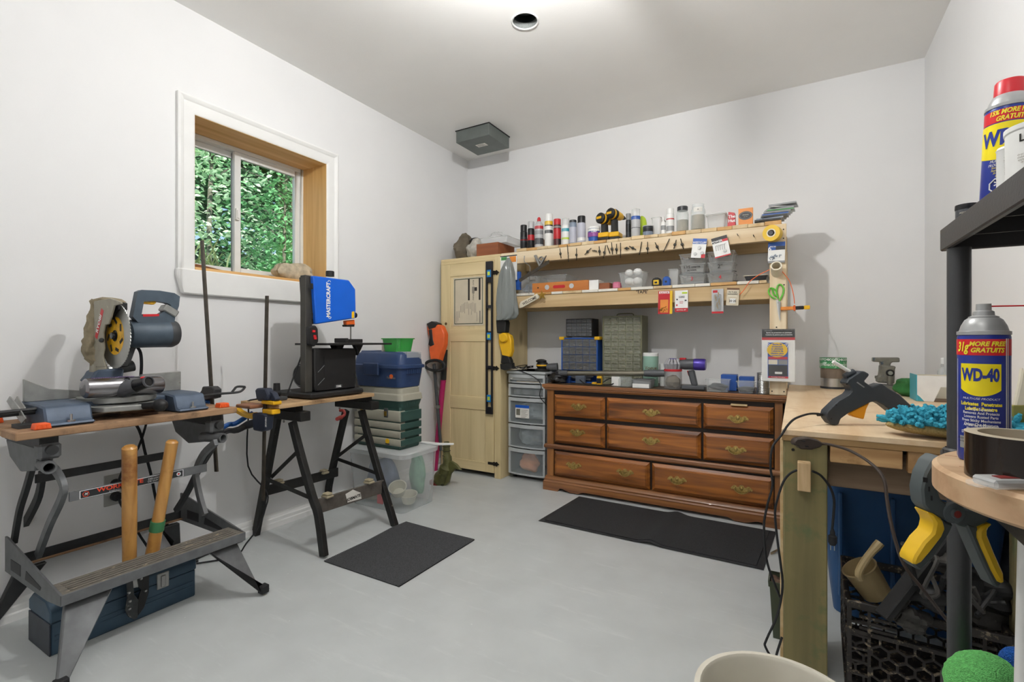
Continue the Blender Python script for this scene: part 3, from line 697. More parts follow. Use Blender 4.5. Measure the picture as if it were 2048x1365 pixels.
# upper deck: short boards laid front to back
x = .775; k = 0; rr = random.Random(21)
while x < 2.53:
    wd = min(.089+rr.uniform(-.004, .004), 2.571-x-.001); t_ = .021+rr.uniform(-.002, .003)
    G().box(x, x+wd-.0015, SY-.003+rr.uniform(-.005, .004), -.008, PZ+.001, PZ+.001+t_).out('plank', ('spruce_y', 'amber_board', 'spruce_y')[k % 3] if k % 5 else 'pale_ply', sh, bevel=.0015); x += wd; k += 1
TOPZ = PZ+.024
x = .66; k = 0
while x < 2.44:
    wd = (.15, .12, .14, .09)[k % 4]; wd = min(wd, 2.47-x); wm = ('white_board', 'white_board', 'amber_board', 'white_board', 'spruce_y')[k % 5]
    G().box(x, x+wd-.002, SY-.006, -.008, LZ-.002, LZ+.016).out('plank', wm, sh, bevel=.0015); x += wd; k += 1
LOWZ = LZ+.016
# screw heads on the post and beam
for px, py in ((1567, 459), (1567, 477), (1568, 570), (1544, 783), (1568, 784), (1553, 655)):
    q = at(px, py, y=SY-.039); G().cyl(q, q+V((0, -.001, 0)), .004, n=8).out('screw', 'iron', sh)
text("'TAPE'", .03, 'ink', sh, at(1284, 584.5, y=SY+.001), (1, 0, .0), (0, 0, 1), bold=.0006)
# ================================================================ workbench on the right
wood('ply_top', '#cfae84', '#e6cfae', 'y', 5, .7, stretch=.08, stain='#cfae88'); wood('treated', '#6d6444', '#93875a', 'z', 7, .8, knots='#4a4028', stretch=.04, kscale=1.6, stain='#5d6e4a')
wood('ply_edge', '#8a6a42', '#b18f60', 'x', 30, .8, stretch=.02); wood('old_board', '#665340', '#86705a', 'x', 7, .8, knots='#3d2f20', stretch=.05, stain='#4d3f30')
BX0, BX1, BYF, BZ = 2.578, 3.262, -1.865, .792
wb = thing('workbench', 'plywood topped lumber workbench along the right wall', 'workbench', (2.92, -.95, 0))
G().box(BX0, BX1, BYF, -.012, BZ-.018, BZ).out('top', 'ply_top', wb, bevel=.0015)
G().box(BX0+.001, BX1, BYF+.002, -.012, BZ-.036, BZ-.018).out('top_underlay', 'ply_edge', wb)
G().box(2.583, 2.705, -1.858, -1.82, 0, BZ-.037).out('leg', 'treated', wb, bevel=.003)
G().box(2.573, 2.5825, -1.82, -1.70, 0, BZ-.037).out('leg', 'pale_ply', wb, bevel=.001)
G().box(2.59, 2.68, -.09, -.02, 0, BZ-.037).out('leg', 'treated', wb); G().box(3.14, 3.25, -1.83, -1.79, 0, BZ-.037).out('leg', 'treated', wb); G().box(3.16, 3.25, -.09, -.02, 0, BZ-.037).out('leg', 'treated', wb)
wood('fresh_block', '#9c7448', '#c29c6c', 'x', 12, .7, stretch=.1, stain='#7d5527')
G().box(2.712, 2.892, -1.860, -1.822, .700, BZ-.037).out('blocking', 'fresh_block', wb, bevel=.002); G().box(2.905, 3.11, -1.855, -1.822, .690, BZ-.037).out('blocking', 'fresh_block', wb, bevel=.002)
G().box(2.706, 3.25, -1.821, -1.785, .615, .74).out('apron', 'old_board', wb, bevel=.002)
G().box(2.59, 2.63, -1.78, -.1, .66, BZ-.037).out('rail', 'treated', wb)
wood('end_block', '#b79468', '#d9bd92', 'z', 20, .7)
q = at(1608, 950, y=-1.86)
G().box(q.x-.018, q.x+.018, -1.898, -1.859, q.z-.045, q.z+.045).out('cord_block', 'end_block', wb, bevel=.002)
for px, py in ((1586, 900), (1622, 895)):
    q = at(px, py, y=-1.859); G().cyl(q, q+V((0, -.001, 0)), .005, n=8).out('screw', 'iron', wb)
# ================================================================ floor mats
mat('mat_char', '#48494b', .95, var=.35, vs=260, bump=.5, bs=300, wear='#7b7c7d', ws=240, wa=.64); mat('mat_border', '#2b2c2e', .8, var=.15); mat('mat_pile', '#38393b', 1, var=.5, vs=420, bump=.8, bs=500, wear='#77756f', ws=130, wa=.7)
m1 = thing('ribbed_mat', 'small ribbed charcoal floor mat in front of the black folding bench', 'mat', (.87, -1.80, 0))
g = G(); x0, x1, y0, y1 = .625, 1.117, -2.09, -1.505
def mz(x, y): return .004+.010*max(0, 1-abs(y+1.62)/.2)*max(0, 1-(x-.62)/.25)
n = 62
vs = []; fs = []
for i in range(n*2+1):
    y = y0+(y1-y0)*i/(n*2); hh = .0035 if i % 2 else 0
    for j in range(9):
        x = x0+(x1-x0)*j/8; vs.append((x, y, mz(x, y)+hh))
for i in range(n*2):
    for j in range(8): fs.append((i*9+j, i*9+j+1, (i+1)*9+j+1, (i+1)*9+j))
g.poly(vs, fs); g.out('ribs', 'mat_char', m1, smooth=False, fix=False)
g = G(); g.grid(lambda u, v: (x0+(x1-x0)*u, y0+(y1-y0)*v, max(.001, mz(x0+(x1-x0)*u, y0+(y1-y0)*v)-.003)), 8, 16); g.out('backing', 'mat_border', m1)
m2 = thing('runner_mat', 'long black runner mat with rubber border before the dresser', 'mat', (1.9, -.82, 0))
qs = [V((1.285, -1.085, 0)), V((2.487, -1.113, 0)), V((2.523, -.560, 0)), V((1.322, -.537, 0))]
def bil(u, v): return (qs[0]*(1-u)+qs[1]*u)*(1-v)+(qs[3]*(1-u)+qs[2]*u)*v
def wav(u): return .016*math.exp(-((u-.55)/.035)**2)
g = G(); g.grid(lambda u, v: bil(u, v)+V((0, 0, .003+wav(u))), 60, 12); g.out('border', 'mat_border', m2)
def edge(u, v): q = bil(u, v); return q+V((0, 0, .0008))
g = G(); g.grid(lambda u, v: bil(.028+.944*u, .045+.91*v)+V((0, 0, .0085+wav(.028+.944*u))), 60, 12)
g.grid(lambda u, v: bil(.028+.944*u, .045)+V((0, 0, .003+.0055*v+wav(.028+.944*u))), 60, 1); g.grid(lambda u, v: bil(.972, .045+.91*u)+V((0, 0, .003+.0055*v)), 12, 1); g.grid(lambda u, v: bil(.028, .045+.91*u)+V((0, 0, .003+.0055*v)), 12, 1)
g.out('pile', 'mat_pile', m2)
# ================================================================ folding workbench on the left
def pslab(name, pts, m, par, th, bevel=0, ofs=0, **k):
    """outline measured on a known plane of the room, given thickness across that plane"""
    ax = V((1, 0, 0)) if 'x' in k else V((0, 1, 0)) if 'y' in k else V((0, 0, 1))
    g = G(); g.slab([p+ax*ofs for p in ats(pts, **k)], ax*th); return g.out(name, m, par, bevel=bevel)
mat('wm_gray', '#66686a', .5, .2, var=.15, vs=25, wear='#9a948a', ws=30, wa=.68); mat('wm_dark', '#343536', .55, .2, var=.2, vs=25, wear='#7d766a', ws=35, wa=.7)
wood('wm_board', '#856348', '#b08e6c', 'y', 9, .75, stretch=.05, stain='#4d3a2b')
mat('step_tread', '#6d6860', .8, var=.25, vs=30, wear='#b5a68c', ws=22, wa=.6, aniso=(6, 1, 1))
wm = thing('folding_workbench', 'grey folding workbench with worn wooden jaws by the left wall', 'workbench', (.31, -2.78, 0))
JZ = .788
G().box(.345, .485, -3.145, -2.435, JZ-.026, JZ).out('jaw', 'wm_board', wm, bevel=.003); G().box(.10, .322, -3.145, -2.435, JZ-.026, JZ).out('jaw', 'wm_board', wm, bevel=.003)
G().box(.11, .315, -2.80, -2.62, JZ+.0005, JZ+.014).out('shim', 'wm_board', wm, bevel=.002)
for y in (-3.05, -2.50):
    G().box(.10, .44, y-.025, y+.025, JZ-.07, JZ-.027).out('saddle', 'wm_dark', wm, bevel=.003)
    g = G(); g.prism([(.10, y-.022, JZ-.07), (.43, y-.022, JZ-.07), (.38, y-.022, JZ-.15), (.25, y-.022, JZ-.17), (.14, y-.022, JZ-.13)], (0, .044, 0)); g.out('bracket', 'wm_gray', wm, bevel=.003)
    g = G(); g.box(.40, .452, y-.03, y+.03, .682, .735); g.out('screw_housing', 'wm_gray', wm, bevel=.008)
    G().cyl((.44, y, .715), (.47, y, .715), .016, n=14).out('bolt', 'wm_dark', wm)
    g = G(); g.lathe([(.021, -.06), (.021, .05), (.015, .05), (.015, -.055)], (.43, y-.006, .66), 18, axis=(1, -.12 if y < -2.8 else .3, 0), cap=False); g.out('socket_tube', 'wm_gray', wm)
def strut(pts, y, m='wm_gray', w=.026, t=.016, name='strut'):
    P = [at(a, b, y=y) for a, b in pts]; P = spline(P, 4); g = G()
    n_ = len(P); vs = []; fs = []
    for i, p in enumerate(P):
        d = (P[min(i+1, n_-1)]-P[max(i-1, 0)]).normalized(); nn = V((d.z, 0, -d.x))
        vs += [p-nn*w/2+V((0, -t/2, 0)), p+nn*w/2+V((0, -t/2, 0)), p+nn*w/2+V((0, t/2, 0)), p-nn*w/2+V((0, t/2, 0))]
    for i in range(n_-1):
        for j in range(4): fs.append((i*4+j, i*4+(j+1) % 4, i*4+4+(j+1) % 4, i*4+4+j))
    fs += [(0, 1, 2, 3), tuple((n_-1)*4+j for j in (3, 2, 1, 0))]; g.poly(vs, fs); return g.out(name, m, wm)
FLp = [(85, 923), (110, 940), (127, 972), (122, 1000), (99, 1050), (76, 1112)]
strut(FLp, -3.02); strut([(67, 926), (53, 976), (39, 1022), (28, 1085)], -3.04, 'wm_dark', .022)
strut([(85, 945), (78, 990), (60, 1030), (35, 1075)], -2.99, 'wm_dark', .03)
FRp = [(432, 885), (408, 908), (393, 940), (393, 962), (401, 1000), (410, 1030)]
strut(FRp, -2.555); strut([(432, 885), (395, 945), (375, 985), (352, 1022)], -2.53, 'wm_dark', .022)
# cross bars
a, b = at(128, 994, x=.475), at(392, 944, x=.475)
G().bar((.475, -3.01, .547), (.475, -2.56, .547), .008, .032).out('cross_bar', 'wm_gray', wm, bevel=.001)
G().bar((.20, -3.02, .572), (.20, -2.55, .572), .008, .032).out('cross_bar', 'wm_dark', wm, bevel=.001)
mat('decal_black', '#26282b', .35, var=.05); mat('decal_white', '#d5d8da', .4, var=.03); mat('decal_orange', '#d9472a', .4, var=.05)
da, db = at(159, 990, x=.4805), at(367, 948, x=.4805)
dc = G().box(.4795, .4802, da.y, db.y, .533, .561).out('decal', 'decal_white', wm); G().box(.4800, .4807, da.y+.003, db.y-.003, .535, .559).out('decal_field', 'decal_black', dc)
text('WORKMATE', .020, 'decal_orange', dc, (.481, at(222, 970, x=.481).y+.03, .551), (0, 1, 0), (0, 0, 1), bold=.0006, squash=1.25)
text('portable project center and vise', .0055, 'decal_white', dc, (.481, at(222, 970, x=.481).y+.03, .539), (0, 1, 0), (0, 0, 1))
text('DELUXE\nDE LUXE', .009, 'decal_white', dc, (.481, at(308, 956, x=.481).y, .547), (0, 1, 0), (0, 0, 1), leading=1.0, squash=1.2)
text('Workcenter\nmodel 79-001', .005, 'decal_white', dc, (.481, at(330, 955, x=.481).y, .547), (0, 1, 0), (0, 0, 1), leading=1.3)
hx = at(172, 988, x=.481).y
g = G(); g.lathe([(.0105, 0), (.0105, .0005), (.0085, .0005), (.0085, 0)], (.4808, hx, .547), 6, axis=(1, 0, 0), cap=False); g.out('emblem', 'decal_orange', dc)
text('N', .010, 'decal_white', dc, (.481, hx, .547), (0, 1, 0), (0, 0, 1), bold=.0006, shear=.3)
g = G(); g.cyl((.4805, db.y-.018, .547), (.4812, db.y-.018, .547), .008, n=14); g.out('emblem', 'decal_white', dc); G().cyl((.481, db.y-.018, .547), (.4815, db.y-.018, .547), .004, n=6).out('emblem', 'red', dc)
# tray with step
yl_, yr_ = -3.062, -2.452
SF, SZ = .575, .258
G().box(.455, SF, yl_+.004, yr_-.004, SZ-.004, SZ).out('step', 'step_tread', wm)
for i in range(5): G().box(.472+i*.019, .480+i*.019, yl_+.03, yr_-.03, SZ+.0001, SZ+.003).out('tread_rib', 'step_tread', wm, bevel=.001)
G().box(SF-.004, SF+.001, yl_, yr_, SZ-.034, SZ+.001).out('step_front', 'wm_gray', wm, bevel=.001)
for y in (yl_, yr_-.006):
    g = G(); g.prism([(.05, y, .345), (.075, y, .345), (.30, y, .305), (SF, y, SZ), (SF, y, SZ-.034), (.46, y, .212), (.05, y, .215)], (0, .006, 0)); sp = g.out('side_plate', 'wm_gray', wm)
    for ys in (-.0006, .0066):
        G().box(.115, .215, y+ys-.0004, y+ys+.0004, .235, .275).out('slot', 'wm_dark', sp); g = G(); g.prism([(.26, y+ys-.0004, .235), (.40, y+ys-.0004, .232), (.41, y+ys-.0004, .245), (.27, y+ys-.0004, .268)], (0, .0008, 0)); g.out('slot', 'black', sp)
G().box(.05, .056, yl_+.006, yr_-.006, .222, .262).out('rear_rail', 'wm_dark', wm); G().box(.056, .075, yl_+.006, yr_-.006, .222, .226).out('rear_ledge', 'wm_board', wm)
def leg(top0, top1, foot, m, th=.02):
    g = G(); t0, t1, f = V(top0), V(top1), V(foot); w = V((.016, 0, 0))
    up = .022
    g.poly([t0, t1, f+V((0, .014, 0)), f+V((0, -.014, 0)), t0-w*1.6, t1-w*1.6, f+V((0, .014, 0))-w, f+V((0, -.014, 0))-w],
           [(0, 1, 2, 3), (4, 7, 6, 5), (0, 4, 5, 1), (1, 5, 6, 2), (2, 6, 7, 3), (3, 7, 4, 0)])
    o = g.out('leg', m, wm, bevel=.004); G().box(f.x-.024, f.x+.008, f.y-.017, f.y+.017, f.z-.014 if f.z > .014 else 0, f.z+.02).out('foot', 'rubber', o, bevel=.003)
leg((.545, -2.475, .224), (.545, -2.60, .224), (.668, -2.425, .022), 'wm_gray'); leg((.545, -3.04, .224), (.545, -2.905, .224), (.675, -3.09, .022), 'wm_gray')
leg((.085, -2.475, .214), (.085, -2.56, .214), (.035, -2.43, .022), 'wm_dark'); leg((.085, -3.04, .214), (.085, -2.95, .214), (.035, -3.09, .022), 'wm_dark')
# orange pegs
mat('peg_orange', '#f0622c', .4, var=.06)
def peg(x, y, rz, label):
    t = thing('bench_peg', label, 'peg', (x, y, JZ), rz, group=None)
    g = G(); g.prism([(-.022, -.02, .0005), (.022, -.02, .0005), (.018, -.02, .020), (-.018, -.02, .020)], (0, .04, 0)); b_ = g.out('body', 'peg_orange', t, local=True, bevel=.002)
    for k in (-1, 0, 1): G().box(k*.012-.004, k*.012+.004, -.0215, -.0195, .004, .015).out('rib', 'peg_orange', t, local=True, bevel=.001)
peg(.455, -3.075, R(90), 'orange ribbed peg on the near left jaw of the grey folding bench'); peg(.15, -3.115, R(90), 'orange peg on the rear jaw, cut off by the left photo edge'); peg(.44, -2.475, R(90), 'orange peg on the right end of the grey folding bench jaw')
# ================================================================ mitre saw
mat('saw_blue', '#475460', .5, .1, var=.12, vs=30, wear='#8b8d8a', ws=40, wa=.72); mat('saw_base', '#4d5a6c', .5, .2, var=.15, vs=25, wear='#a0a29f', ws=30, wa=.68)
mat('saw_alu', '#9c9d9a', .45, .6, var=.12, vs=30, wear='#6d6a62', ws=30, wa=.66); mat('saw_guard', '#9b9687', .55, .2, var=.12, vs=20, wear='#c9c0a8', ws=18, wa=.6); mat('blade_steel', '#a9aaa6', .35, .8, var=.12); mat('blade_yellow', '#d9a61c', .45, var=.25, vs=50)
mat('canvas', '#968a72', .95, var=.25, vs=18, bump=.5, bs=45)
ms = thing('mitre_saw', 'dusty blue mitre saw standing on the grey folding bench', 'mitre saw', (.28, -2.80, JZ))
BB = JZ+.001
for y0, y1, s_ in ((-3.06, -2.93, -1), (-2.66, -2.54, 1)):
    g = G(); g.prism([(.17, y0, BB), (.46, y0, BB), (.465, y0, BB+.012), (.44, y0, BB+.014), (.42, y0, BB+.066), (.36, y0, BB+.072), (.18, y0, BB+.072)], (0, y1-y0, 0)); g.out('base_wing', 'saw_base', ms, bevel=.006)
    yc = (y0+y1)/2; G().cyl((.447, yc, BB+.013), (.447, yc, BB+.038), .004, n=8).out('bolt', 'silver', ms); G().cyl((.447, yc, BB+.013), (.447, yc, BB+.018), .012, n=10).out('washer', 'silver', ms)
G().box(.20, .36, -2.93, -2.66, BB+.02, BB+.066).out('base_bridge', 'saw_base', ms, bevel=.005)
G().cyl((.29, -2.80, BB+.055), (.29, -2.80, BB+.078), .125, n=32).out('turntable', 'saw_alu', ms, bevel=.003)
g = G(); g.prism([(.34, -2.93, BB+.028), (.44, -2.90, BB+.028), (.47, -2.80, BB+.028), (.44, -2.70, BB+.028), (.34, -2.67, BB+.028)], (0, 0, .022)); g.out('front_apron', 'saw_alu', ms, bevel=.004)
G().cyl((.44, -2.79, BB+.04), (.52, -2.765, BB+.046), .012, .014, 12).out('lock_stem', 'black', ms); G().ell((.535, -2.760, BB+.048), (.03, .024, .024), 16, 10).out('lock_knob', 'black', ms)
# fence halves
g = G(); g.prism([(.225, -3.06, BB+.072), (.225, -2.88, BB+.072), (.225, -2.90, BB+.10), (.225, -2.99, BB+.115), (.225, -3.06, BB+.155)], (.014, 0, 0)); g.out('fence', 'saw_alu', ms, bevel=.002)
g = G(); g.prism([(.225, -2.70, BB+.072), (.225, -2.545, BB+.072), (.225, -2.545, BB+.155), (.225, -2.70, BB+.15)], (.014, 0, 0)); g.out('fence', 'saw_alu', ms, bevel=.002)
# extension rods
for z_ in (.045, .058): G().tube([(.30+z_, -2.95, BB+z_), (.30+z_, -3.30, BB+z_-.003)], .006, 8).out('extension_rod', 'wm_dark', ms)
lp = [at(x_, y_, y=-2.53 if i_ == 0 else None, x=None if i_ == 0 else .30) for i_, (x_, y_) in enumerate(((388, 792),))]
R0 = [V((.36, -2.57, BB+.045))]+ats([(430, 789), (468, 786), (482, 783), (489, 776), (488, 774), (474, 774), (468, 780), (464, 785)], x=.33)
G().tube(R0, .0055, 8, sub=3).out('extension_rod', 'wm_dark', ms)
# arm, motor, blade, guards: outlines on planes across the bench
yB = -2.83; xM = .27
cB = at(231, 672, y=yB)
g = G(); n_ = 60; rim = []
for i in range(n_*2):
    a_ = 2*PI*i/(n_*2); r_ = .127 if i % 2 else .1235; rim.append(cB+V((math.cos(a_)*r_, 0, math.sin(a_)*r_)))
g.slab(rim, (0, .0024, 0)); bl = g.out('blade', 'blade_steel', ms)
g = G(); g.lathe([(.074, -.0014), (.074, -.0016), (.012, -.0016)], cB, 32, axis=(0, 1, 0)); g.out('blade_print', 'blade_yellow', bl)
rr = random.Random(4)
for i in range(7):
    a_ = R(20+i*51); c_ = cB+V((math.cos(a_)*.05, -.002, math.sin(a_)*.05)); G().bar(c_, c_+V((math.cos(a_+1.2)*.028, 0, math.sin(a_+1.2)*.028)), .0006, .012, up=(math.sin(a_), 0, math.cos(a_))).out('blade_print', 'ink', bl)
G().lathe([(.0, -.014), (.012, -.014), (.014, -.010), (.014, -.004), (.022, -.003), (.022, 0)], cB, 18, axis=(0, 1, 0)).out('arbor', 'blackgloss', bl)
GP = [(189, 603), (200, 601), (222, 597), (243, 604), (245, 608), (230, 612), (224, 634), (219, 649), (212, 650), (208, 666), (210, 698), (207, 712), (212, 734), (196, 735), (187, 728), (186, 690), (190, 645)]
pslab('guard', GP, 'saw_guard', ms, .006, .002, y=yB-.022)
pslab('guard', [(230, 607), (246, 606), (246, 620), (240, 625), (232, 640), (226, 640)], 'black', ms, .03, .002, y=yB+.006)
lb = at(197, 650, y=yB-.026); dn = at(193, 668, y=yB-.026); up_ = (at(203, 628, y=yB-.026)-at(194, 668, y=yB-.026)).normalized(); xd = up_.cross(V((0, -1, 0))).normalized()
gx = G(); cc = at(198.5, 648, y=yB-.0255); a_ = up_*.062; b_ = V((0, -1, 0)).cross(up_).normalized()*.011*-1
gx.slab([cc-a_-b_, cc+a_-b_, cc+a_+b_, cc-a_+b_], (0, .0006, 0)); gx.out('brand_plate', 'red', ms)
text('RYOBI', .024, 'white', ms, cc+V((0, -.001, 0)), up_, -(V((0, -1, 0)).cross(up_)) if False else V((0, -1, 0)).cross(up_), bold=.0008, squash=1.15)
G().ell(at(203, 681, y=yB-.034), (.009, .009, .009), 10, 8).out('guard_knob', 'darkgray', ms)
# arm casting joining blade, motor and pivot
arm = [(252, 640), (290, 640), (286, 668), (266, 700), (258, 722), (252, 735), (234, 735), (238, 722), (252, 700), (256, 668)]
pslab('arm', arm, 'wm_dark', ms, .05, .006, x=xM-.02)
mc0, mc1 = at(268, 668, x=xM), at(348, 667, x=xM)
g = G(); L_ = (mc1-mc0).length; g.lathe([(.03, -.03), (.052, -.02), (.058, .0), (.060, L_*.8)], mc0, 24, axis=(mc1-mc0)); g.out('motor', 'saw_blue', ms)
g = G(); g.lathe([(.0605, L_*.8), (.061, L_*.92), (.052, L_*1.04), (.02, L_*1.08)], mc0, 24, axis=(mc1-mc0)); g.out('motor_cap', 'darkgray', ms)
hd = [(262, 634), (272, 584), (280, 580.5), (315, 582), (345, 587), (356, 594), (354, 613), (347, 632), (345, 645), (300, 648), (272, 645)]
hole = [(279, 631), (284, 604), (308, 603), (330, 607), (338, 611), (331, 620), (316, 629), (300, 630)]
def handle_D():
    g = G(); o_ = ats(hd, x=xM+.02); i_ = ats(hole, x=xM+.02); t_ = V((.034, 0, 0))
    for s0, s1 in (((0, 1, 2, 3), (0, 1)),):
        pass
    A = [o_[0], o_[1], o_[2], i_[1], i_[0]]; g.slab(A, t_)
    g.slab([o_[2], o_[3], o_[4], i_[4], i_[3], i_[2], i_[1]], t_); g.slab([o_[4], o_[5], o_[6], o_[7], i_[5], i_[4]], t_); g.slab([o_[7], o_[8], o_[9], o_[10], o_[0], i_[0], i_[7], i_[6], i_[5]], t_)
    bmesh.ops.remove_doubles(g.b, verts=g.b.verts, dist=1e-5)
    return g.out('handle', 'saw_blue', ms)
handle_D()
pslab('trigger', [(284, 602), (308, 601), (311, 606), (306, 610), (284, 608)], 'orange' if False else 'blade_yellow', ms, .018, .002, x=xM+.02)
pslab('brand_plate', [(282, 629), (314, 628.5), (314, 633), (282, 634)], 'red', ms, .0365, x=xM+.02)
g = G(); c0 = at(340, 621, x=xM+.02); g.bar(c0+V((0, -.03, .012)), c0+V((0, .02, -.018)), .05, .03, up=(0, .6, 1)); g.out('dust_spout', 'saw_alu', ms, bevel=.004)
# pivot, bevel base and dust bag
G().ell(at(219, 741, x=.20), (.024, .024, .024), 14, 10).out('pivot', 'silver', ms); G().cyl(at(238, 738, x=.2), at(266, 732, x=.2), .02, .023, 14).out('pivot_barrel', 'wm_dark', ms)
pslab('support', [(183, 740), (240, 736), (236, 760), (178, 762), (165, 765), (176, 752)], 'saw_base', ms, .09, .008, x=.19)
pslab('bevel_bracket', [(184, 726), (210, 728), (209, 752), (182, 752)], 'saw_guard', ms, .05, .004, x=.20)
g = G()
bp = [(193, 600, 7), (188, 625, 9), (185, 650, 10), (181, 672, 11), (180, 690, 12), (183, 708, 13), (190, 724, 11), (200, 733, 7)]
cs = [at(a, b, x=.20) for a, b, c in bp]
vs = []; fs = []; n_ = 18; rd = random.Random(2)
P_ = spline(cs, 3); rads = [bp[min(len(bp)-1, i//3)][2]/977*2.55*.98 for i in range(len(P_))]
for i, p in enumerate(P_):
    for k in range(n_):
        t_ = 2*PI*k/n_; q_ = rads[i]*(1+.16*math.sin(5*t_+i*.9)+.12*math.sin(i*1.9)+rd.uniform(-.04, .04)); vs.append(p+V((math.cos(t_)*q_*1.1, math.sin(t_)*q_*.75, math.sin(t_*2+i)*.004)))
for i in range(len(P_)-1):
    for k in range(n_): fs.append((i*n_+k, i*n_+(k+1) % n_, (i+1)*n_+(k+1) % n_, (i+1)*n_+k))
fs += [tuple(range(n_))[::-1], tuple(range((len(P_)-1)*n_, len(P_)*n_))]; g.poly(vs, fs); g.out('dust_bag', 'canvas', ms, ang=60)
pslab('dust_hood', [(189, 601), (215, 595), (233, 598), (244, 605), (232, 606), (212, 603), (196, 618)], 'canvas', ms, .045, .006, y=yB)
G().tube([at(274, 694, x=.25), at(281, 706, x=.25), at(283, 730, x=.24), at(281, 765, x=.2), (.16, at(281, 775, x=.16).y, JZ+.01)], .006, 8, sub=4).out('power_cord', 'rubber', ms)
o = G().tube([(.09, -2.70, JZ-.0), at(278, 860, x=.075), at(290, 905, x=.05), at(302, 950, x=.04), at(312, 1000, x=.03), at(322, 1030, x=.03), at(340, 1060, x=.04), at(348, 1090, x=.06), V((.09, -2.53, .008)), V((.06, -2.35, .008)), V((.05, -2.15, .008))], .006, 8, sub=4).out('power_cord', 'rubber'); tag(o, 'black cord hanging behind the grey folding bench', 'cord')
# triangular roller wings left of saw
tw_ = thing('metal_wings', 'pair of thin grey metal wings beside the mitre saw rods', 'metal plate', (.36, -3.12, JZ))
for d_ in (0, .03):
    pslab('wing', [(14+d_*500, 803), (20+d_*500, 793), (38+d_*400, 815), (52, 838), (44+d_*200, 848), (30+d_*300, 828)], 'saw_alu', tw_, .003, y=-3.10+d_*.9)
G().box(.33, .40, -3.115, -3.065, JZ+.0005, JZ+.012).out('foot', 'wm_dark', tw_)
# ================================================================ vacuum head lying on saw table
mat('vac_silver', '#8f8d90', .22, .9, var=.06); mat('vac_purple', '#6a4f86', .35, .3, var=.3, vs=60); mat('vac_gray', '#4b4c50', .35, .1, var=.05)
vh = thing('vacuum_head', 'silver and purple roller vacuum head lying on the mitre saw table', 'vacuum head', (.39, -2.79, .87))
c0, c1 = at(165, 778, x=.385), at(322, 769, x=.385); ax = c1-c0; L_ = ax.length
G().lathe([(.0, -.002), (.028, 0), (.036, .008), (.037, .02), (.037, L_*.46)], c0, 24, axis=ax).out('roller_housing', 'vac_silver', vh)
G().lathe([(.037, L_*.54), (.037, L_*.97), (.033, L_), (0, L_+.002)], c0, 24, axis=ax).out('roller_housing', 'vac_silver', vh)
G().lathe([(.0365, L_*.46), (.03, L_*.47), (.03, L_*.53), (.0365, L_*.54)], c0, 20, axis=ax).out('collar', 'vac_gray', vh)
g = G()
for i in range(20):
    a_ = c0+ax*(.10+.027*i)+V((0, 0, .0375)); g.bar(a_+V((-.02, 0, -.006)), a_+V((.008, .0, .0)), .004, .002)
g.out('bristles', 'vac_purple', vh)
n0 = at(246, 779, x=.40); n1 = at(272, 772, x=.44); n2 = at(297, 764, x=.50)
G().tube([n0+V((-.01, -.01, .005)), n0, n1], [.03, .032, .026], 16).out('neck', 'vac_gray', vh); G().tube([n1-(n2-n1)*.1, n2], [.024, .021], 16).out('wand_socket', 'blackgloss', vh)
g = G(); d_ = (n2-n1).normalized(); g.lathe([(.021, -.004), (.0225, .0), (.021, .004), (.017, .004), (.016, -.02)], n2, 20, axis=d_, cap=False); g.out('socket_ring', 'vac_gray', vh)
G().ell(n2-d_*.02+V((0, -.004, .02)), (.012, .01, .005), 10, 6).out('release_button', 'red', vh)
# ================================================================ loppers leaning through the tray
wood('handle_wood', '#b17c3c', '#d39f57', 'z', 12, .35, coat=.3, stretch=.05, stain='#8a5422'); mat('tape_green', '#3f7d52', .6, var=.2); mat('blade_dark', '#3a3c3d', .4, .6, var=.3, vs=40, wear='#8e8c86', ws=30, wa=.6)
lpp = thing('loppers', 'long wooden handled loppers standing blades down behind the step', 'loppers', (.49, -2.77, 0))
xl = .435
def hand(p_top, p_bot, r0, r1):
    t_, b_ = at(*p_top, x=.518), at(*p_bot, x=.432); d_ = (b_-t_).normalized(); L_ = (b_-t_).length
    return G().lathe([(.0, 0), (r0*.7, .001), (r0, .008), (r0, L_*.6), (r1, L_*.97), (r1*.9, L_)], t_, 16, axis=d_)
hand((259, 892), (259, 1130), .0235, .0225).out('handle', 'handle_wood', lpp); h2 = hand((345, 881), (301, 1128), .021, .024).out('handle', 'handle_wood', lpp)
t0_, b0_ = at(345, 881, x=.518), at(301, 1128, x=.432); dd = (t0_-b0_).normalized(); tp = b0_+(t0_-b0_)*.31; G().cyl(tp-dd*.02, tp+dd*.02, .0248, n=16).out('tape_band', 'tape_green', h2)
xb = .443
pslab('ferrule', [(252, 1122), (268, 1120), (276, 1175), (255, 1178)], 'steel', lpp, .012, .002, x=xb); pslab('ferrule', [(300, 1112), (306, 1140), (290, 1160), (272, 1150), (285, 1128)], 'steel', lpp, .012, .002, x=xb-.006)
pslab('blade', [(252, 1150), (264, 1147), (268, 1190), (276, 1200), (275, 1236), (268, 1240), (256, 1234), (250, 1222), (254, 1195)], 'blade_dark', lpp, .005, .001, x=xb+.006); pslab('blade', [(288, 1128), (298, 1150), (297, 1185), (288, 1215), (276, 1232), (275, 1200), (282, 1180), (270, 1170)], 'black', lpp, .006, .001, x=xb)
for p_ in ((258, 1186), (260, 1203), (282, 1158), (291, 1182), (259, 1218)): q = at(*p_, x=xb+.008); G().lathe([(.0, .006), (.004, .005), (.006, .0)], q, 10, axis=(1, 0, 0)).out('rivet', 'steel', lpp)
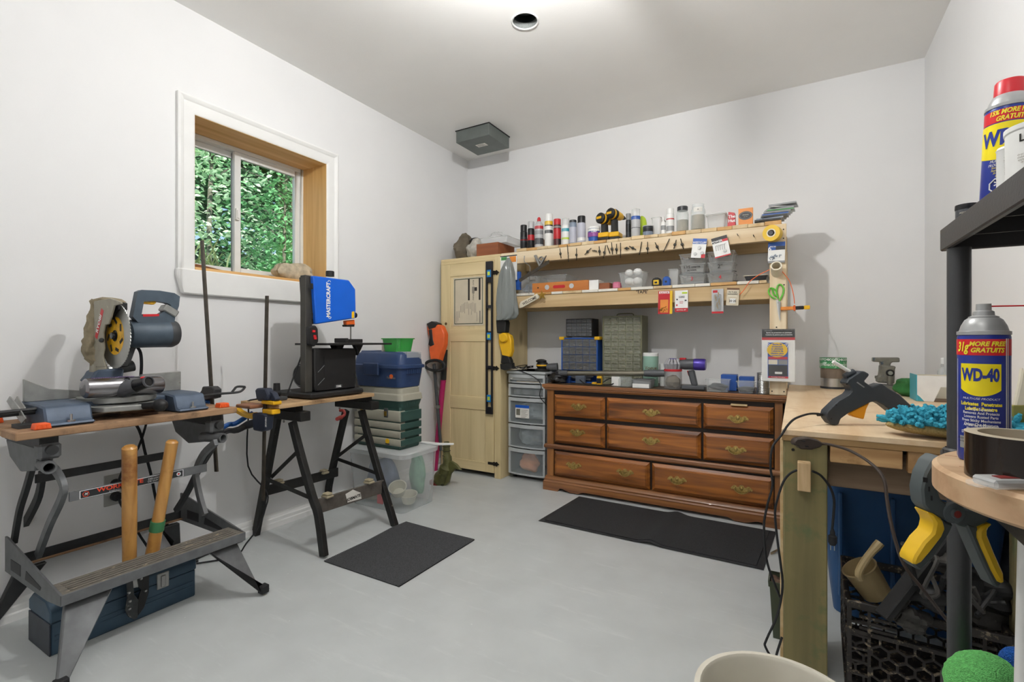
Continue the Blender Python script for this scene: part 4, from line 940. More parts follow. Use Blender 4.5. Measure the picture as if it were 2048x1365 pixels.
# ================================================================ blue steel toolbox
mat('tb_blue', '#3d5264', .45, .3, var=.18, vs=12, wear='#6c7f8c', ws=18, wa=.68); mat('tb_gray', '#3c4048', .5, .3, var=.2)
tb = thing('steel_toolbox', 'old blue steel toolbox on the floor under the grey bench step', 'toolbox', (.32, -2.81, 0))
g = G(); g.prism([(.225, -3.04, 0), (.418, -3.04, 0), (.418, -3.04, .112), (.225, -3.04, .112)], (0, .465, 0)); g.out('body', 'tb_blue', tb, bevel=.004)
g = G(); g.prism([(.223, -3.043, .112), (.421, -3.043, .112), (.421, -3.043, .150), (.38, -3.043, .180), (.262, -3.043, .180), (.223, -3.043, .150)], (0, .471, 0)); g.out('lid', 'tb_blue', tb, bevel=.004)
for z_ in (.045, .062): G().box(.4178, .4205, -3.03, -2.585, z_, z_+.006).out('crease', 'tb_blue', tb, bevel=.001)
for y0 in (-2.70, -2.96):
    g = G(); g.box(.4205, .4255, y0-.022, y0+.022, .088, .150); l_ = g.out('latch', 'brass' if False else 'steel', tb, bevel=.003); G().box(.4255, .430, y0-.008, y0+.008, .095, .14).out('hasp', 'steel', l_, bevel=.002)
G().box(.225, .42, -3.0445, -3.0405, .001, .11).out('end_plate', 'tb_gray', tb, bevel=.002)
g = G(); g.tube([(.325, -2.88, .178), (.325, -2.87, .20), (.325, -2.75, .20), (.325, -2.74, .178)], .005, 8, sub=3); g.out('handle', 'tb_gray', tb)
# ================================================================ wall outlet
ol = thing('wall_outlet', 'grey outlet plate low on the left wall behind the bench', 'outlet', (0, -2.703, .42)); mat('plate', '#a9a9a4', .45, var=.03)
G().box(.0, .006, -2.742, -2.663, .352, .488).out('plate', 'plate', ol, bevel=.002)
for z_ in (.392, .448):
    s_ = G().lathe([(.017, .006), (.017, .009), (0, .009)], (0, -2.703, z_), 16, axis=(1, 0, 0)).out('socket', 'plate', ol); G().lathe([(.02, .010), (.02, .03), (.012, .04), (.0, .042)], (0, -2.703, z_), 12, axis=(1, 0, 0)).out('plug', 'rubber', s_)
o = G().tube([(.045, -2.703, .392), (.06, -2.70, .36), (.05, -2.66, .28), (.04, -2.60, .15), (.05, -2.52, .01), (.10, -2.40, .007)], .005, 8, sub=4).out('power_cord', 'rubber'); tag(o, 'black cord drooping from the lower wall outlet plug', 'cord')
o = G().tube([(.045, -2.703, .448), (.075, -2.72, .45), (.08, -2.70, .52), (.07, -2.64, .60), (.06, -2.60, .72)], .005, 8, sub=4).out('power_cord', 'rubber'); tag(o, 'black cord rising from the upper wall outlet plug', 'cord')
# ================================================================ black folding stand with the band saw
mat('jm_black', '#232322', .5, .2, var=.25, vs=25, wear='#8a857a', ws=30, wa=.66); mat('jm_gray', '#5c5650', .6, .1, var=.2, vs=40, wear='#b9b2a6', ws=45, wa=.66)
wood('jm_board', '#9c7d5a', '#c7a67c', 'y', 9, .7, stretch=.05, stain='#6d5136')
jm = thing('folding_stand', 'black folding work stand carrying the band saw', 'work stand', (.30, -1.82, 0))
TZ = .770
G().box(.315, .462, -2.215, -1.60, TZ-.02, TZ).out('jaw', 'jm_board', jm, bevel=.002); G().box(.14, .30, -2.215, -1.60, TZ-.02, TZ).out('jaw', 'jm_board', jm, bevel=.002)
def band(pts, y, w, t, m, name, par, yb=None):
    P = [at(a, b, y=y) for a, b in pts]
    if yb is not None:
        for i, p in enumerate(P): p.y = y+(yb-y)*i/(len(P)-1)
    P = spline(P, 3); g = G(); n_ = len(P); vs = []; fs = []
    for i, p in enumerate(P):
        d = (P[min(i+1, n_-1)]-P[max(i-1, 0)]).normalized(); nn = V((d.z, 0, -d.x)).normalized()
        vs += [p-nn*w/2+V((0, -t/2, 0)), p+nn*w/2+V((0, -t/2, 0)), p+nn*w/2+V((0, t/2, 0)), p-nn*w/2+V((0, t/2, 0))]
    for i in range(n_-1):
        for j in range(4): fs.append((i*4+j, i*4+(j+1) % 4, i*4+4+(j+1) % 4, i*4+4+j))
    fs += [(0, 1, 2, 3), tuple((n_-1)*4+j for j in (3, 2, 1, 0))]; g.poly(vs, fs); return g.out(name, m, par, bevel=.003)
band([(723, 821), (735, 868), (757, 945), (772, 994), (790, 1053)], -1.575, .04, .03, 'jm_black', 'leg', jm); band([(584.6, 844), (598, 898), (624.6, 994), (637, 1031), (648, 1113)], -2.06, .04, .03, 'jm_black', 'leg', jm)
band([(692, 821), (676, 890), (661, 957), (657, 981), (656.3, 1013)], -1.575, .04, .03, 'jm_black', 'leg', jm); band([(555, 834), (544, 895), (532, 960), (519, 1030), (511.5, 1070)], -2.06, .04, .03, 'jm_black', 'leg', jm)
for y in (-2.075, -1.60):
    G().box(.15, .47, y-.03, y+.03, .672, .72).out('end_bracket', 'jm_black', jm, bevel=.003); G().box(.17, .42, y-.02, y+.02, .72, TZ-.021).out('jaw_slide', 'jm_black', jm)
    for x in (.34, .20): G().lathe([(.0, .006), (.007, .004), (.007, 0)], (x, y-.031, .665), 10, axis=(0, -1, 0)).out('rivet', 'steel', jm)
q = at(675, 818, x=.47)
mat('crank_red', '#7d2a26', .5, var=.1)
cr = G(); cr.tube([(.47, -1.86, .70), (.50, -1.86, .70), (.505, -1.86, .68), (.505, -1.88, .668)], .008, 8, sub=3); cr.out('crank_arm', 'crank_red', jm); G().cyl((.505, -1.885, .668), (.53, -1.93, .668), .012, .010, 12).out('crank_grip', 'crank_red', jm)
# cross bars
a, b, c, d = at(631, 1000, x=.505), at(766, 960, x=.505), at(769, 985, x=.505), at(637, 1028, x=.505)
jb = G().slab([a, b, c, d], (.012, 0, 0)).out('cross_bar', 'jm_gray', jm, bevel=.002)
G().bar((.115, -2.06, .26), (.115, -1.575, .25), .012, .055).out('cross_bar', 'jm_black', jm, bevel=.002)
hs = ats([(691, 989), (706, 980), (721, 986), (723, 998), (695, 1006)], x=.5125); G().slab(hs, (.001, 0, 0)).out('sticker', 'paperwhite', jb)
text('JOBMATE', .022, 'ink', jb, at(707.5, 996, x=.5135), (0, 1, .02), (0, 0, 1), bold=.0009, squash=.85, fit=.10)
mat('peg_beige', '#a59a80', .6, var=.15)
for px, py, xx in ((647.7, 943, .115), (557, 963, .115), (655, 990, .505), (738, 962, .505)):
    p = at(px, py, x=xx); t_ = G(); t_.box(xx-.025, xx+.025, p.y-.022, p.y+.022, p.z-.014, p.z-.002); t_.box(xx-.02, xx+.02, p.y-.018, p.y+.018, p.z, p.z+.010); t_.out('clamp_dog', 'peg_beige', jm, bevel=.003)
# braces
def br(p0, x0, p1, x1, y): G().bar(at(*p0, y=y), at(*p1, y=y), .005, .02).out('brace', 'jm_black', jm)
for (p0, y0), (p1, y1) in ((((597, 902), -2.045), ((543, 955), -2.045)), (((735, 868), -1.59), ((664, 922), -1.59))): G().bar(at(*p0, y=y0), at(*p1, y=y1), .006, .02).out('brace', 'jm_black', jm)
G().bar(at(529, 957, y=-2.075), at(620, 996, y=-2.075), .006, .02).out('brace', 'jm_black', jm); G().bar(at(676, 919, y=-1.56), at(753, 947, y=-1.56), .006, .02).out('brace', 'jm_black', jm)
# ================================================================ band saw
mat('bs_blue', '#0a5fcf', .4, var=.03); mat('bs_black', '#1d1d1e', .5, var=.15, vs=20, wear='#4a4a4a', ws=25, wa=.7); mat('bs_col', '#46443f', .5, .3, var=.1)
bs = thing('band_saw', 'blue and black bench top band saw on the black folding stand', 'band saw', (.28, -1.83, TZ))
BF = .405; BZ0 = TZ+.001
g = G(); g.box(.12, .44, -2.02, -1.66, BZ0+.004, BZ0+.034); g.out('base', 'bs_black', bs, bevel=.008)
c0, c1 = at(611, 550, x=BF-.02), at(625, 550, x=BF-.02)
G().box(BF-.065, BF-.02, c0.y, c1.y, BZ0+.035, c0.z).out('column', 'bs_col', bs, bevel=.003)
bp = [(623, 552), (695, 561), (708, 579), (709, 618), (708, 637), (629, 649)]
pslab('wheel_cover', bp, 'bs_blue', bs, .028, .005, x=BF); pslab('wheel_housing', bp, 'bs_black', bs, .09, .004, ofs=-.06, x=BF)
tx = text('MASTERCRAFT', .034, 'white', bs, at(657, 600, x=BF+.015), (0, 0, 1), (0, -1, 0), bold=.0012, fit=.190)
for p_, s_ in (((658, 562), 1), ((660, 637), -1)): q = at(*p_, x=BF+.0145); G().tube([q+V((0, -.007*s_, -.008*s_)), q+V((0, -.003*s_, .001*s_)), q+V((0, .007*s_, .0)), q+V((0, .010*s_, -.006*s_))], .0016, 6, sub=3).out('lettering', 'white', bs)
pslab('sticker', [(703.5, 624), (708.8, 623), (708.8, 636), (703.5, 637)], 'yellow', bs, .0006, x=BF+.0145)
k0 = at(660, 549, x=BF-.05); G().lathe([(.0, .03), (.02, .03), (.023, .027), (.023, 0)], k0+V((0, 0, -.012)), 20).out('tension_knob', 'bs_black', bs, ang=20)
for py in (573, 632): q = at(624, py, x=BF+.012); G().box(q.x-.01, q.x+.004, q.y-.006, q.y+.004, q.z-.015, q.z+.015).out('hinge', 'black', bs, bevel=.001)
q = at(711, 631, x=BF-.02); G().ell(q, (.014, .008, .016), 12, 8).out('guide_knob', 'black', bs)
pslab('blade_guard', [(689, 642), (706, 640), (707, 651), (690, 653)], 'orange', bs, .03, .003, x=BF-.02); pslab('blade_guide', [(688, 650), (705, 649), (705, 654), (689, 654)], 'black', bs, .036, .002, x=BF-.02)
pslab('blade', [(700.5, 652), (702.2, 652), (702.2, 686), (700.5, 686)], 'steel', bs, .006, x=BF-.02)
# switch
pslab('switch_box', [(614, 655), (628, 651), (633, 658), (634, 684), (626, 694), (616, 690)], 'bs_black', bs, .03, .005, x=BF-.008)
for p_ in ((627, 663), (629, 673), (630, 677)): q = at(*p_, x=BF+.008); G().box(q.x-.001, q.x+.006, q.y-.008, q.y+.008, q.z-.006, q.z+.006).out('switch_button', 'red', bs, bevel=.001)
# lower cabinet
lb = [(629, 697), (711, 697), (713, 705), (712, 776), (633, 784), (630, 775)]
pslab('lower_housing', lb, 'bs_black', bs, .11, .006, ofs=-.055, x=BF)
for p0, p1 in (((636, 745), (649, 731)), ((636, 771), (649, 757)), ((648.5, 714), (648.5, 752))): G().bar(at(*p0, x=BF+.001), at(*p1, x=BF+.001), .002, .002).out('cover_crease', 'gray' if p0[0] < 640 else 'black', bs)
q = at(677, 773, x=BF+.0008); G().box(q.x-.0005, q.x+.0008, q.y-.026, q.y+.026, q.z-.009, q.z+.009).out('model_label', 'darkgray', bs); text('1046', .018, 'white', bs, q+V((.001, 0, 0)), (0, 1, 0), (0, 0, 1), bold=.0006)
q = at(620, 705, x=BF-.028); G().box(q.x-.0005, q.x+.0008, q.y-.012, q.y+.012, q.z-.013, q.z+.013).out('sticker', 'yellow', bs)
# table with fence and trunnions
t0, t1 = at(641, 687, x=.46), at(770, 687, x=.46)
G().box(.21, .475, -1.95, -1.47, 1.056, 1.067).out('table', 'bs_black', bs, bevel=.001)
f0, f1 = at(692, 677, x=.40), at(726, 677, x=.40); G().box(.30, .40, f0.y, f0.y+.02, 1.068, 1.095).out('fence', 'bs_black', bs, bevel=.003); G().box(.33, .40, f0.y+.02, f1.y, 1.068, 1.09).out('fence', 'bs_black', bs, bevel=.003)
pslab('trunnion', [(664, 689), (684, 689), (680, 698), (668, 698)], 'bs_black', bs, .05, .003, x=.35); pslab('trunnion', [(706, 689), (724, 689), (713, 712), (711, 700)], 'bs_black', bs, .03, .003, x=.38)
# motor behind
mo = at(600, 752, x=.24); G().lathe([(.0, -.002), (.06, 0), (.066, .006), (.066, .09), (0, .095)], mo, 28, axis=(0, 1, 0)).out('motor', 'bs_black', bs)
g = G(); g.lathe([(.055, -.006), (.058, -.003), (.055, 0)], mo, 28, axis=(0, 1, 0), cap=False); g.out('motor_grille', 'gray', bs)
G().tube([at(609, 690, x=.30), at(600, 720, x=.30), at(585, 760, x=.30), at(572, 797, x=.30)], .004, 8, sub=4).out('power_cord', 'rubber', bs)
o = G().tube([V((.30, at(572, 797, x=.30).y-.0, TZ+.006)), V((.2, -2.2, TZ+.006)), V((.12, -2.16, .70)), V((.05, -2.12, .4)), at(534, 985, y=-2.10), at(530, 1020, y=-2.11), at(517, 1055, y=-2.11), V((.10, -2.16, .006)), V((.20, -2.28, .006)), V((.12, -2.42, .006))], .004, 8, sub=4).out('power_cord', 'rubber'); tag(o, 'black cord running down the rear leg of the black folding stand', 'cord')
# sander / mouse lying on the stand
sd_ = thing('palm_sander', 'small black palm sander lying beside the band saw base', 'sander', (.26, -2.13, TZ))
q = at(557, 797, x=.3)
g = G(); g.box(.22, .32, -2.175, -2.07, TZ+.0005, TZ+.02); g.out('pad', 'darkgray', sd_, bevel=.004); G().box(.24, .30, -2.16, -2.085, TZ+.02, TZ+.05).out('body', 'bs_black', sd_, bevel=.01); G().cyl((.27, -2.10, TZ+.05), (.27, -2.10, TZ+.088), .018, .016, 14).out('knob', 'bs_black', sd_)
# ================================================================ bar clamps
mat('bar_steel', '#4a443c', .5, .6, var=.25, vs=30, wear='#8a7d68', ws=40, wa=.7); mat('cl_navy', '#2b3242', .5, var=.08); mat('cl_yellow', '#eab21e', .45, var=.08); mat('cl_blue', '#1c5aa8', .45, var=.08); mat('cl_black', '#2a2a2c', .5, var=.12)
c1 = thing('bar_clamp', 'long bar clamp with blue trigger gripping the grey bench end', 'bar clamp', at(427, 790, y=-2.425))
def flatbar(p0, p1, w, t, y, par):
    a, b = at(*p0, y=y), at(*p1, y=y); d = (b-a).normalized(); nn = V((d.z, 0, -d.x)); g = G(); g.slab([a-nn*w/2, a+nn*w/2, b+nn*w/2, b-nn*w/2], (0, t, 0)); o = g.out('bar', 'bar_steel', par, bevel=.0005)
    q = a+d*.012; G().cyl(q+V((0, -t/2-.0004, 0)), q+V((0, t/2+.0004, 0)), .003, n=8).out('pin_hole', 'black', par)
flatbar((404, 482), (433, 944), .022, .008, -2.425, c1)
pslab('fixed_jaw', [(399, 795), (410, 780), (412, 773), (430, 773), (436, 778), (436, 796), (420, 800)], 'cl_black', c1, .035, .004, y=-2.425)
pslab('jaw_pad', [(400, 807), (412, 798), (420, 803), (418, 808), (392, 811)], 'cl_blue', c1, .035, .003, y=-2.425)
pslab('slide_body', [(421, 830), (440, 830), (442, 868), (430, 880), (420, 870)], 'cl_black', c1, .034, .004, y=-2.425)
hp_ = ats([(457, 862), (475, 862), (498, 850), (514, 842)], x=.23); G().tube([V((.31, -2.43, hp_[0].z))]+hp_, [.012, .013, .012, .011], 10, sub=3).out('handle', 'cl_black', c1)
hp_ = ats([(456, 850), (470, 848), (490, 836), (505, 826)], x=.17); G().tube([V((.30, -2.43, hp_[0].z-.005))]+hp_, [.011, .012, .012, .010], 10, sub=3).out('trigger', 'cl_blue', c1)
c2 = thing('bar_clamp', 'tall bar clamp with yellow trigger gripping the black stand', 'bar clamp', at(526, 820, y=-2.235))
flatbar((534, 592), (526, 1002), .020, .008, -2.235, c2)
pslab('fixed_jaw', [(517, 780), (521, 776), (538, 777), (543, 790), (540, 801), (520, 799)], 'cl_navy', c2, .04, .005, y=-2.235); pslab('jaw_arm', [(538, 779), (550, 786), (557, 799), (553, 803), (541, 798)], 'cl_navy', c2, .028, .003, y=-2.225)
G().box(.36, .46, -2.245, -2.20, TZ+.002, TZ+.02).out('jaw_pad', 'cl_yellow', c2, bevel=.004); G().box(.37, .45, -2.245, -2.20, TZ-.045, TZ-.022).out('jaw_pad', 'cl_yellow', c2, bevel=.004)
pslab('slide_body', [(512, 826), (536, 827), (541, 831), (538, 860), (530, 863), (514, 860)], 'cl_navy', c2, .045, .006, y=-2.235)
q = at(532, 845, y=-2.2585); text('IRWIN', .016, 'white', c2, q, (0, 0, 1), (-1, 0, 0), bold=.0008)
pslab('trigger', [(470, 815), (474, 813), (483, 821), (495, 827), (512, 825), (512, 839), (498, 837), (485, 832), (474, 825)], 'cl_yellow', c2, .026, .004, y=-2.24)
pslab('handle', [(469, 856), (480, 853), (497, 842), (512, 838), (513, 853), (497, 858), (480, 862), (469, 863)], 'cl_black', c2, .028, .004, y=-2.235)
wood('sawn', '#7d4f35', '#9c6b4b', 'y', 9, .6)
q = at(518, 810, x=.30); o = G().box(.24, .36, -2.30, -2.217, TZ-.018, TZ-.001).out('wood_block', 'sawn', bevel=.004); tag(o, 'short brown wood block sticking out left of the black stand', 'wood scrap')
# ================================================================ clear tote with boxes on it
clear('tote_clear', '#dfe6e8', .25, .30); clear('tote_rim', '#e6ecee', .3, .62)
tt = thing('storage_tote', 'clear plastic storage tote on the floor under the tackle boxes', 'tote', (.28, -1.26, 0))
def rrect(x0, x1, y0, y1, r, z, n=5):
    o_ = []
    for cx, cy, a0 in ((x1-r, y1-r, 0), (x0+r, y1-r, 90), (x0+r, y0+r, 180), (x1-r, y0+r, 270)):
        for i in range(n+1): a = R(a0+90*i/n); o_.append(V((cx+math.cos(a)*r, cy+math.sin(a)*r, z)))
    return o_
def shell(g, rings, cap0=True, cap1=False):
    n = len(rings[0]); vs = [v for r_ in rings for v in r_]; fs = []
    for i in range(len(rings)-1):
        for j in range(n): fs.append((i*n+j, i*n+(j+1) % n, (i+1)*n+(j+1) % n, (i+1)*n+j))
    if cap0: fs.append(tuple(range(n))[::-1])
    if cap1: fs.append(tuple(range((len(rings)-1)*n, len(rings)*n)))
    return g.poly(vs, fs)
X0, X1, Y0, Y1 = .035, .535, -1.435, -1.085
g = G(); shell(g, [rrect(X0+.025, X1-.025, Y0+.02, Y1-.02, .04, .002), rrect(X0+.022, X1-.022, Y0+.018, Y1-.018, .045, .012), rrect(X0, X1, Y0, Y1, .05, .355)]); g.out('body', 'tote_clear', tt, fix=False)
g = G(); shell(g, [rrect(X0-.008, X1+.008, Y0-.008, Y1+.008, .055, .345), rrect(X0-.012, X1+.012, Y0-.012, Y1+.012, .058, .372), rrect(X0-.004, X1+.004, Y0-.004, Y1+.004, .055, .379)], False, True); g.out('lid', 'tote_rim', tt, fix=False)
# contents
mat('bowl_cream', '#d9d6c3', .5, var=.05); mat('bag_green', '#7fae93', .6, var=.25, vs=14); mat('bag_slate', '#6b7488', .7, var=.35, vs=12); mat('bag_tan', '#9a8f7d', .8, var=.3, vs=12)
def bowl(x, y, z, rot, label, r=.055, h=.055):
    g = G(); M_ = Matrix.Translation((x, y, z)) @ Euler(rot).to_matrix().to_4x4(); g.M = M_
    g.lathe([(.0, .0), (r*.7, 0), (r*.98, h), (r*1.06, h), (r*1.06, h+.004), (r*.95, h+.003), (r*.66, .004), (0, .004)], (0, 0, 0), 24, cap=False); return tag(g.out('bowl', 'bowl_cream'), label, 'bowl')
bowl(.44, -1.28, .03, (.15, .1, 0), 'cream bowl lying low in the clear tote by its right corner'); bowl(.41, -1.34, .10, (.5, .3, 0), 'tilted cream bowl above the lower bowl in the clear tote')
lump('plastic_bag', 'pale green plastic bag at the right end inside the clear tote', 'bag', (.42, -1.17, .18), (.06, .04, .14), 'bag_green', 21, .1); lump('plastic_bag', 'slate blue bag in the middle of the clear tote', 'bag', (.24, -1.30, .18), (.12, .07, .12), 'bag_slate', 22, .12); lump('plastic_bag', 'tan bag in the bottom left of the clear tote', 'bag', (.15, -1.32, .07), (.07, .06, .055), 'bag_tan', 23, .1)
o = G().box(.28, .33, -1.405, -1.395, .03, .09).out('red_packet', 'red', bevel=.003); tag(o, 'small red packet against the front of the clear tote', 'packet')
# white slat on the tote lid
g = G(); g.prism([V((.40, -1.10, .3802)), V((.54, -1.09, .3802)), V((.63, -1.045, .3802)), V((.635, -1.06, .3802)), V((.55, -1.125, .3802)), V((.40, -1.13, .3802))], (0, 0, .012)); o = g.out('white_paddle', 'white', bevel=.003); tag(o, 'white tapered plastic paddle poking off the tote lid', 'paddle')
# green and grey tackle box
mat('tk_gray', '#aaa797', .5, var=.05, vs=12); mat('tk_green', '#33504a', .5, var=.1); mat('tk_navy', '#2c4066', .4, var=.08); clear('tk_clear', '#dfe3e3', .15, .5)
gb = thing('tackle_box', 'grey and green tiered tackle box on the clear tote', 'tackle box', (.27, -1.25, .38))
bx0, bx1, by0, by1 = .04, .455, -1.375, -1.165; zb = .3805
G().box(bx0+.012, bx1-.012, by0+.012, by1-.008, zb, zb+.28).out('body', 'tk_green', gb, bevel=.01)
for i in range(4):
    z0 = zb+.022+i*.052; h_ = .047 if i < 3 else .072
    dr_ = G(); dr_.prism([(bx0, by0+.014, z0), (bx0, by0+.004, z0+.006), (bx0, by0, z0+.016), (bx0, by0, z0+h_-.006), (bx0, by0+.008, z0+h_), (bx0, by0+.05, z0+h_), (bx0, by0+.05, z0)], (bx1-bx0-.004, 0, 0)); dr_.out('drawer_front', 'tk_gray', gb, bevel=.001)
    G().box(bx1-.004, bx1+.004, by0+.006, by1-.01, z0+.004, z0+h_-.004).out('drawer_end', 'tk_green', gb, bevel=.003)
for xx in (.12, .335):
    l_ = G().box(xx-.016, xx+.016, by0-.008, by0+.002, zb+.205, zb+.265).out('latch', 'darkgray', gb, bevel=.003); G().box(xx-.010, xx+.010, by0-.011, by0-.007, zb+.215, zb+.245).out('latch_tab', 'brass', l_, bevel=.001)
g = G(); shell(g, [rrect(bx0+.015, bx1-.01, by0+.012, by1-.006, .03, zb+.262), rrect(bx0, bx1+.008, by0-.004, by1+.006, .035, zb+.318)], True, True); g.out('tray_wall', 'tk_green', gb)
g = G(); shell(g, [rrect(bx0-.004, bx1+.012, by0-.008, by1+.010, .036, zb+.315), rrect(bx0, bx1+.008, by0-.004, by1+.006, .036, zb+.352), rrect(bx0+.010, bx1-.002, by0+.008, by1-.004, .036, zb+.36), rrect(bx0+.012, bx1-.004, by0+.010, by1-.006, .036, zb+.392), rrect(bx0+.02, bx1-.012, by0+.018, by1-.014, .034, zb+.4)], True, True); g.out('lid', 'tk_gray', gb)
q = V((.345, by0-.0005, zb+.052)); g = G(); g.cyl(q+V((0, .001, 0)), q+V((0, -.0015, 0)), .017, n=20); g.out('emblem', 'yellow', gb); G().box(q.x-.017, q.x+.017, q.y-.002, q.y, q.z-.022, q.z-.013).out('emblem', 'darkgray', gb)
for i in range(7): G().box(bx1+.0085-.0005, bx1+.0095, by0+.05+i*.017, by0+.058+i*.017, zb+.283, zb+.302).out('grip_rib', 'tk_green', gb)
# navy tackle box
nb = thing('tackle_box', 'navy blue tackle box with clear lid pockets on top of the stack', 'tackle box', (.27, -1.26, .782)); zn = zb+.4005
nx0, nx1, ny0, ny1 = .03, .47, -1.385, -1.155
g = G(); shell(g, [rrect(nx0+.02, nx1-.02, ny0+.014, ny1-.012, .035, zn), rrect(nx0+.006, nx1-.006, ny0+.004, ny1-.004, .04, zn+.085), rrect(nx0, nx1, ny0, ny1, .04, zn+.125)], True, True); g.out('body', 'tk_navy', nb)
g = G(); shell(g, [rrect(nx0-.012, nx1+.012, ny0-.012, ny1+.012, .045, zn+.122), rrect(nx0-.012, nx1+.012, ny0-.012, ny1+.012, .045, zn+.14), rrect(nx0-.002, nx1, ny0, ny1, .045, zn+.146), rrect(nx0+.008, nx1-.006, ny0+.01, ny1-.008, .05, zn+.21), rrect(nx0+.03, nx1-.03, ny0+.03, ny1-.03, .05, zn+.226)], True, True); g.out('lid', 'tk_navy', nb, ang=50)
G().box(.36, .466, ny0+.055, ny1-.03, zn+.175, zn+.228).out('lid_pocket', 'tk_clear', nb, bevel=.004); G().box(.06, .16, ny0+.05, ny1-.02, zn+.18, zn+.232).out('lid_pocket', 'tk_navy', nb, bevel=.004)
G().box(.15, .29, ny0-.022, ny0-.002, zn+.075, zn+.155).out('latch', 'tk_navy', nb, bevel=.006)
for i in range(8): G().box(nx1-.006, nx1+.004, ny0+.055+i*.018, ny0+.065+i*.018, zn+.085, zn+.112).out('grip_rib', 'tk_navy', nb, bevel=.001)
text('Flambeau', .020, 'silver', nb, V((.385, ny0+.0005, zn+.062)), (1, 0, 0), (0, -.1, 1), bold=.0006); q = V((.385, ny0+.004, zn+.07)); G().cyl(q, q+V((0, -.004, 0)), .014, n=16).out('emblem', 'orange', nb)
# green tub
clear('tub_green', '#1f9a34', .2, 1.15)
gt_ = thing('plastic_tub', 'translucent green plastic tub on the navy tackle box', 'tub', (.33, -1.265, zn+.227))
g = G(); shell(g, [rrect(.262, .398, -1.325, -1.20, .02, zn+.2275), rrect(.25, .41, -1.338, -1.188, .022, zn+.31)]); g.out('body', 'tub_green', gt_, fix=False)
g = G(); shell(g, [rrect(.25, .41, -1.338, -1.188, .022, zn+.308), rrect(.243, .417, -1.345, -1.181, .024, zn+.309), rrect(.243, .417, -1.345, -1.181, .024, zn+.315), rrect(.25, .41, -1.338, -1.188, .022, zn+.316)], False); g.out('rim', 'tub_green', gt_, fix=False)
o = G().box(.225, .242, -1.31, -1.29, zn+.2275, zn+.285).out('small_clip', 'bowl_cream', bevel=.003); tag(o, 'small cream clip standing left of the green tub', 'clip')
# ================================================================ string trimmer, pink pole, frame, fish
mat('tr_orange', '#e5632a', .45, var=.08); mat('tr_pink', '#b01f5e', .5, var=.08)
tr = thing('string_trimmer', 'orange and black string trimmer leaning beside the cupboard', 'trimmer', (.07, -.62, .02))
yt = -.56
pslab('body', [(858, 653), (868, 646), (886, 652), (893, 668), (892, 690), (886, 710), (882, 724), (866, 724), (862, 700), (866, 680), (860, 668)], 'tr_orange', tr, .06, .008, y=yt)
pslab('grip', [(861, 660), (869, 658), (871, 680), (874, 690), (866, 694), (861, 690), (864, 676)], 'black', tr, .066, .005, y=yt); pslab('battery', [(858, 648), (868, 643), (880, 648), (876, 656), (862, 660)], 'black', tr, .064, .004, y=yt)
G().tube(ats([(856, 738), (850, 730), (858, 723), (874, 721), (888, 728), (887, 738), (872, 742)], y=yt-.03), .012, 8, closed=True, sub=3).out('loop_handle', 'black', tr)
G().tube([at(868, 728, y=yt), at(875, 810, y=yt), at(882, 902, y=yt-.05)], [.014, .013, .012], 12).out('shaft', 'darkgray', tr); q = at(875, 814, y=yt); G().cyl(q+V((0, 0, -.012)), q+V((0, 0, .012)), .022, n=14).out('clamp_ring', 'steel', tr)
pp = thing('pink_pole', 'flat magenta pole leaning in the corner behind the string trimmer', 'pole', (.06, -.5, 0))
G().tube([at(868, 960, y=-.50), at(889, 735, y=-.50)], .022, 12).out('pole', 'tr_pink', pp); G().tube([at(887, 760, y=-.505), at(890, 700, y=-.505)], .023, 12).out('sleeve', 'black', pp)
pf = thing('leaning_frame', 'thin wooden frame leaning against the left wall near the cupboard', 'frame', (.02, -.85, 0))
f_ = [V((.02, -.95, .38)), V((.02, -.72, .38)), V((.012, -.72, .72)), V((.012, -.95, .72))]
for i in range(4): G().bar(f_[i], f_[(i+1) % 4], .012, .018).out('frame_bar', 'cup_h', pf)
G().slab(f_, (.004, 0, 0)).out('backing', 'bag_tan', pf)
mat('fish_skin', '#5b5a34', .5, var=.5, vs=16, wear='#9a9468', ws=22, wa=.6); mat('fish_dark', '#33331d', .6, var=.3)
fi = thing('fish_figurine', 'mottled green fish figurine with curled tail standing on the floor', 'figurine', (.36, -.78, 0))
fx = ats([(893, 884), (893, 905), (895, 925), (889, 945), (880, 960), (875, 968)], y=-.78)
fx[-1].z = .03
G().tube(fx, [.02, .026, .034, .05, .058, .05], 14, sub=4).out('body', 'fish_skin', fi)
pslab('tail', [(892, 930), (903, 922), (914, 929), (924, 941), (912, 938), (903, 948), (899, 965), (888, 975), (880, 970), (886, 950)], 'fish_skin', fi, .02, .004, y=-.79)
pslab('fin', [(872, 950), (884, 955), (889, 975), (872, 978)], 'fish_dark', fi, .03, .004, y=-.80)
for i, py in enumerate((893, 902, 912)): q = at(893, py, y=-.78); G().lathe([(.028, -.003), (.031, 0), (.028, .003)], q, 14, cap=False).out('scale_band', 'fish_dark', fi)
g = G(); g.lathe([(.0, 0), (.06, 0), (.06, .02), (0, .02)], (fx[-1].x, -.78, 0), 18); g.out('base', 'crank_red', fi)
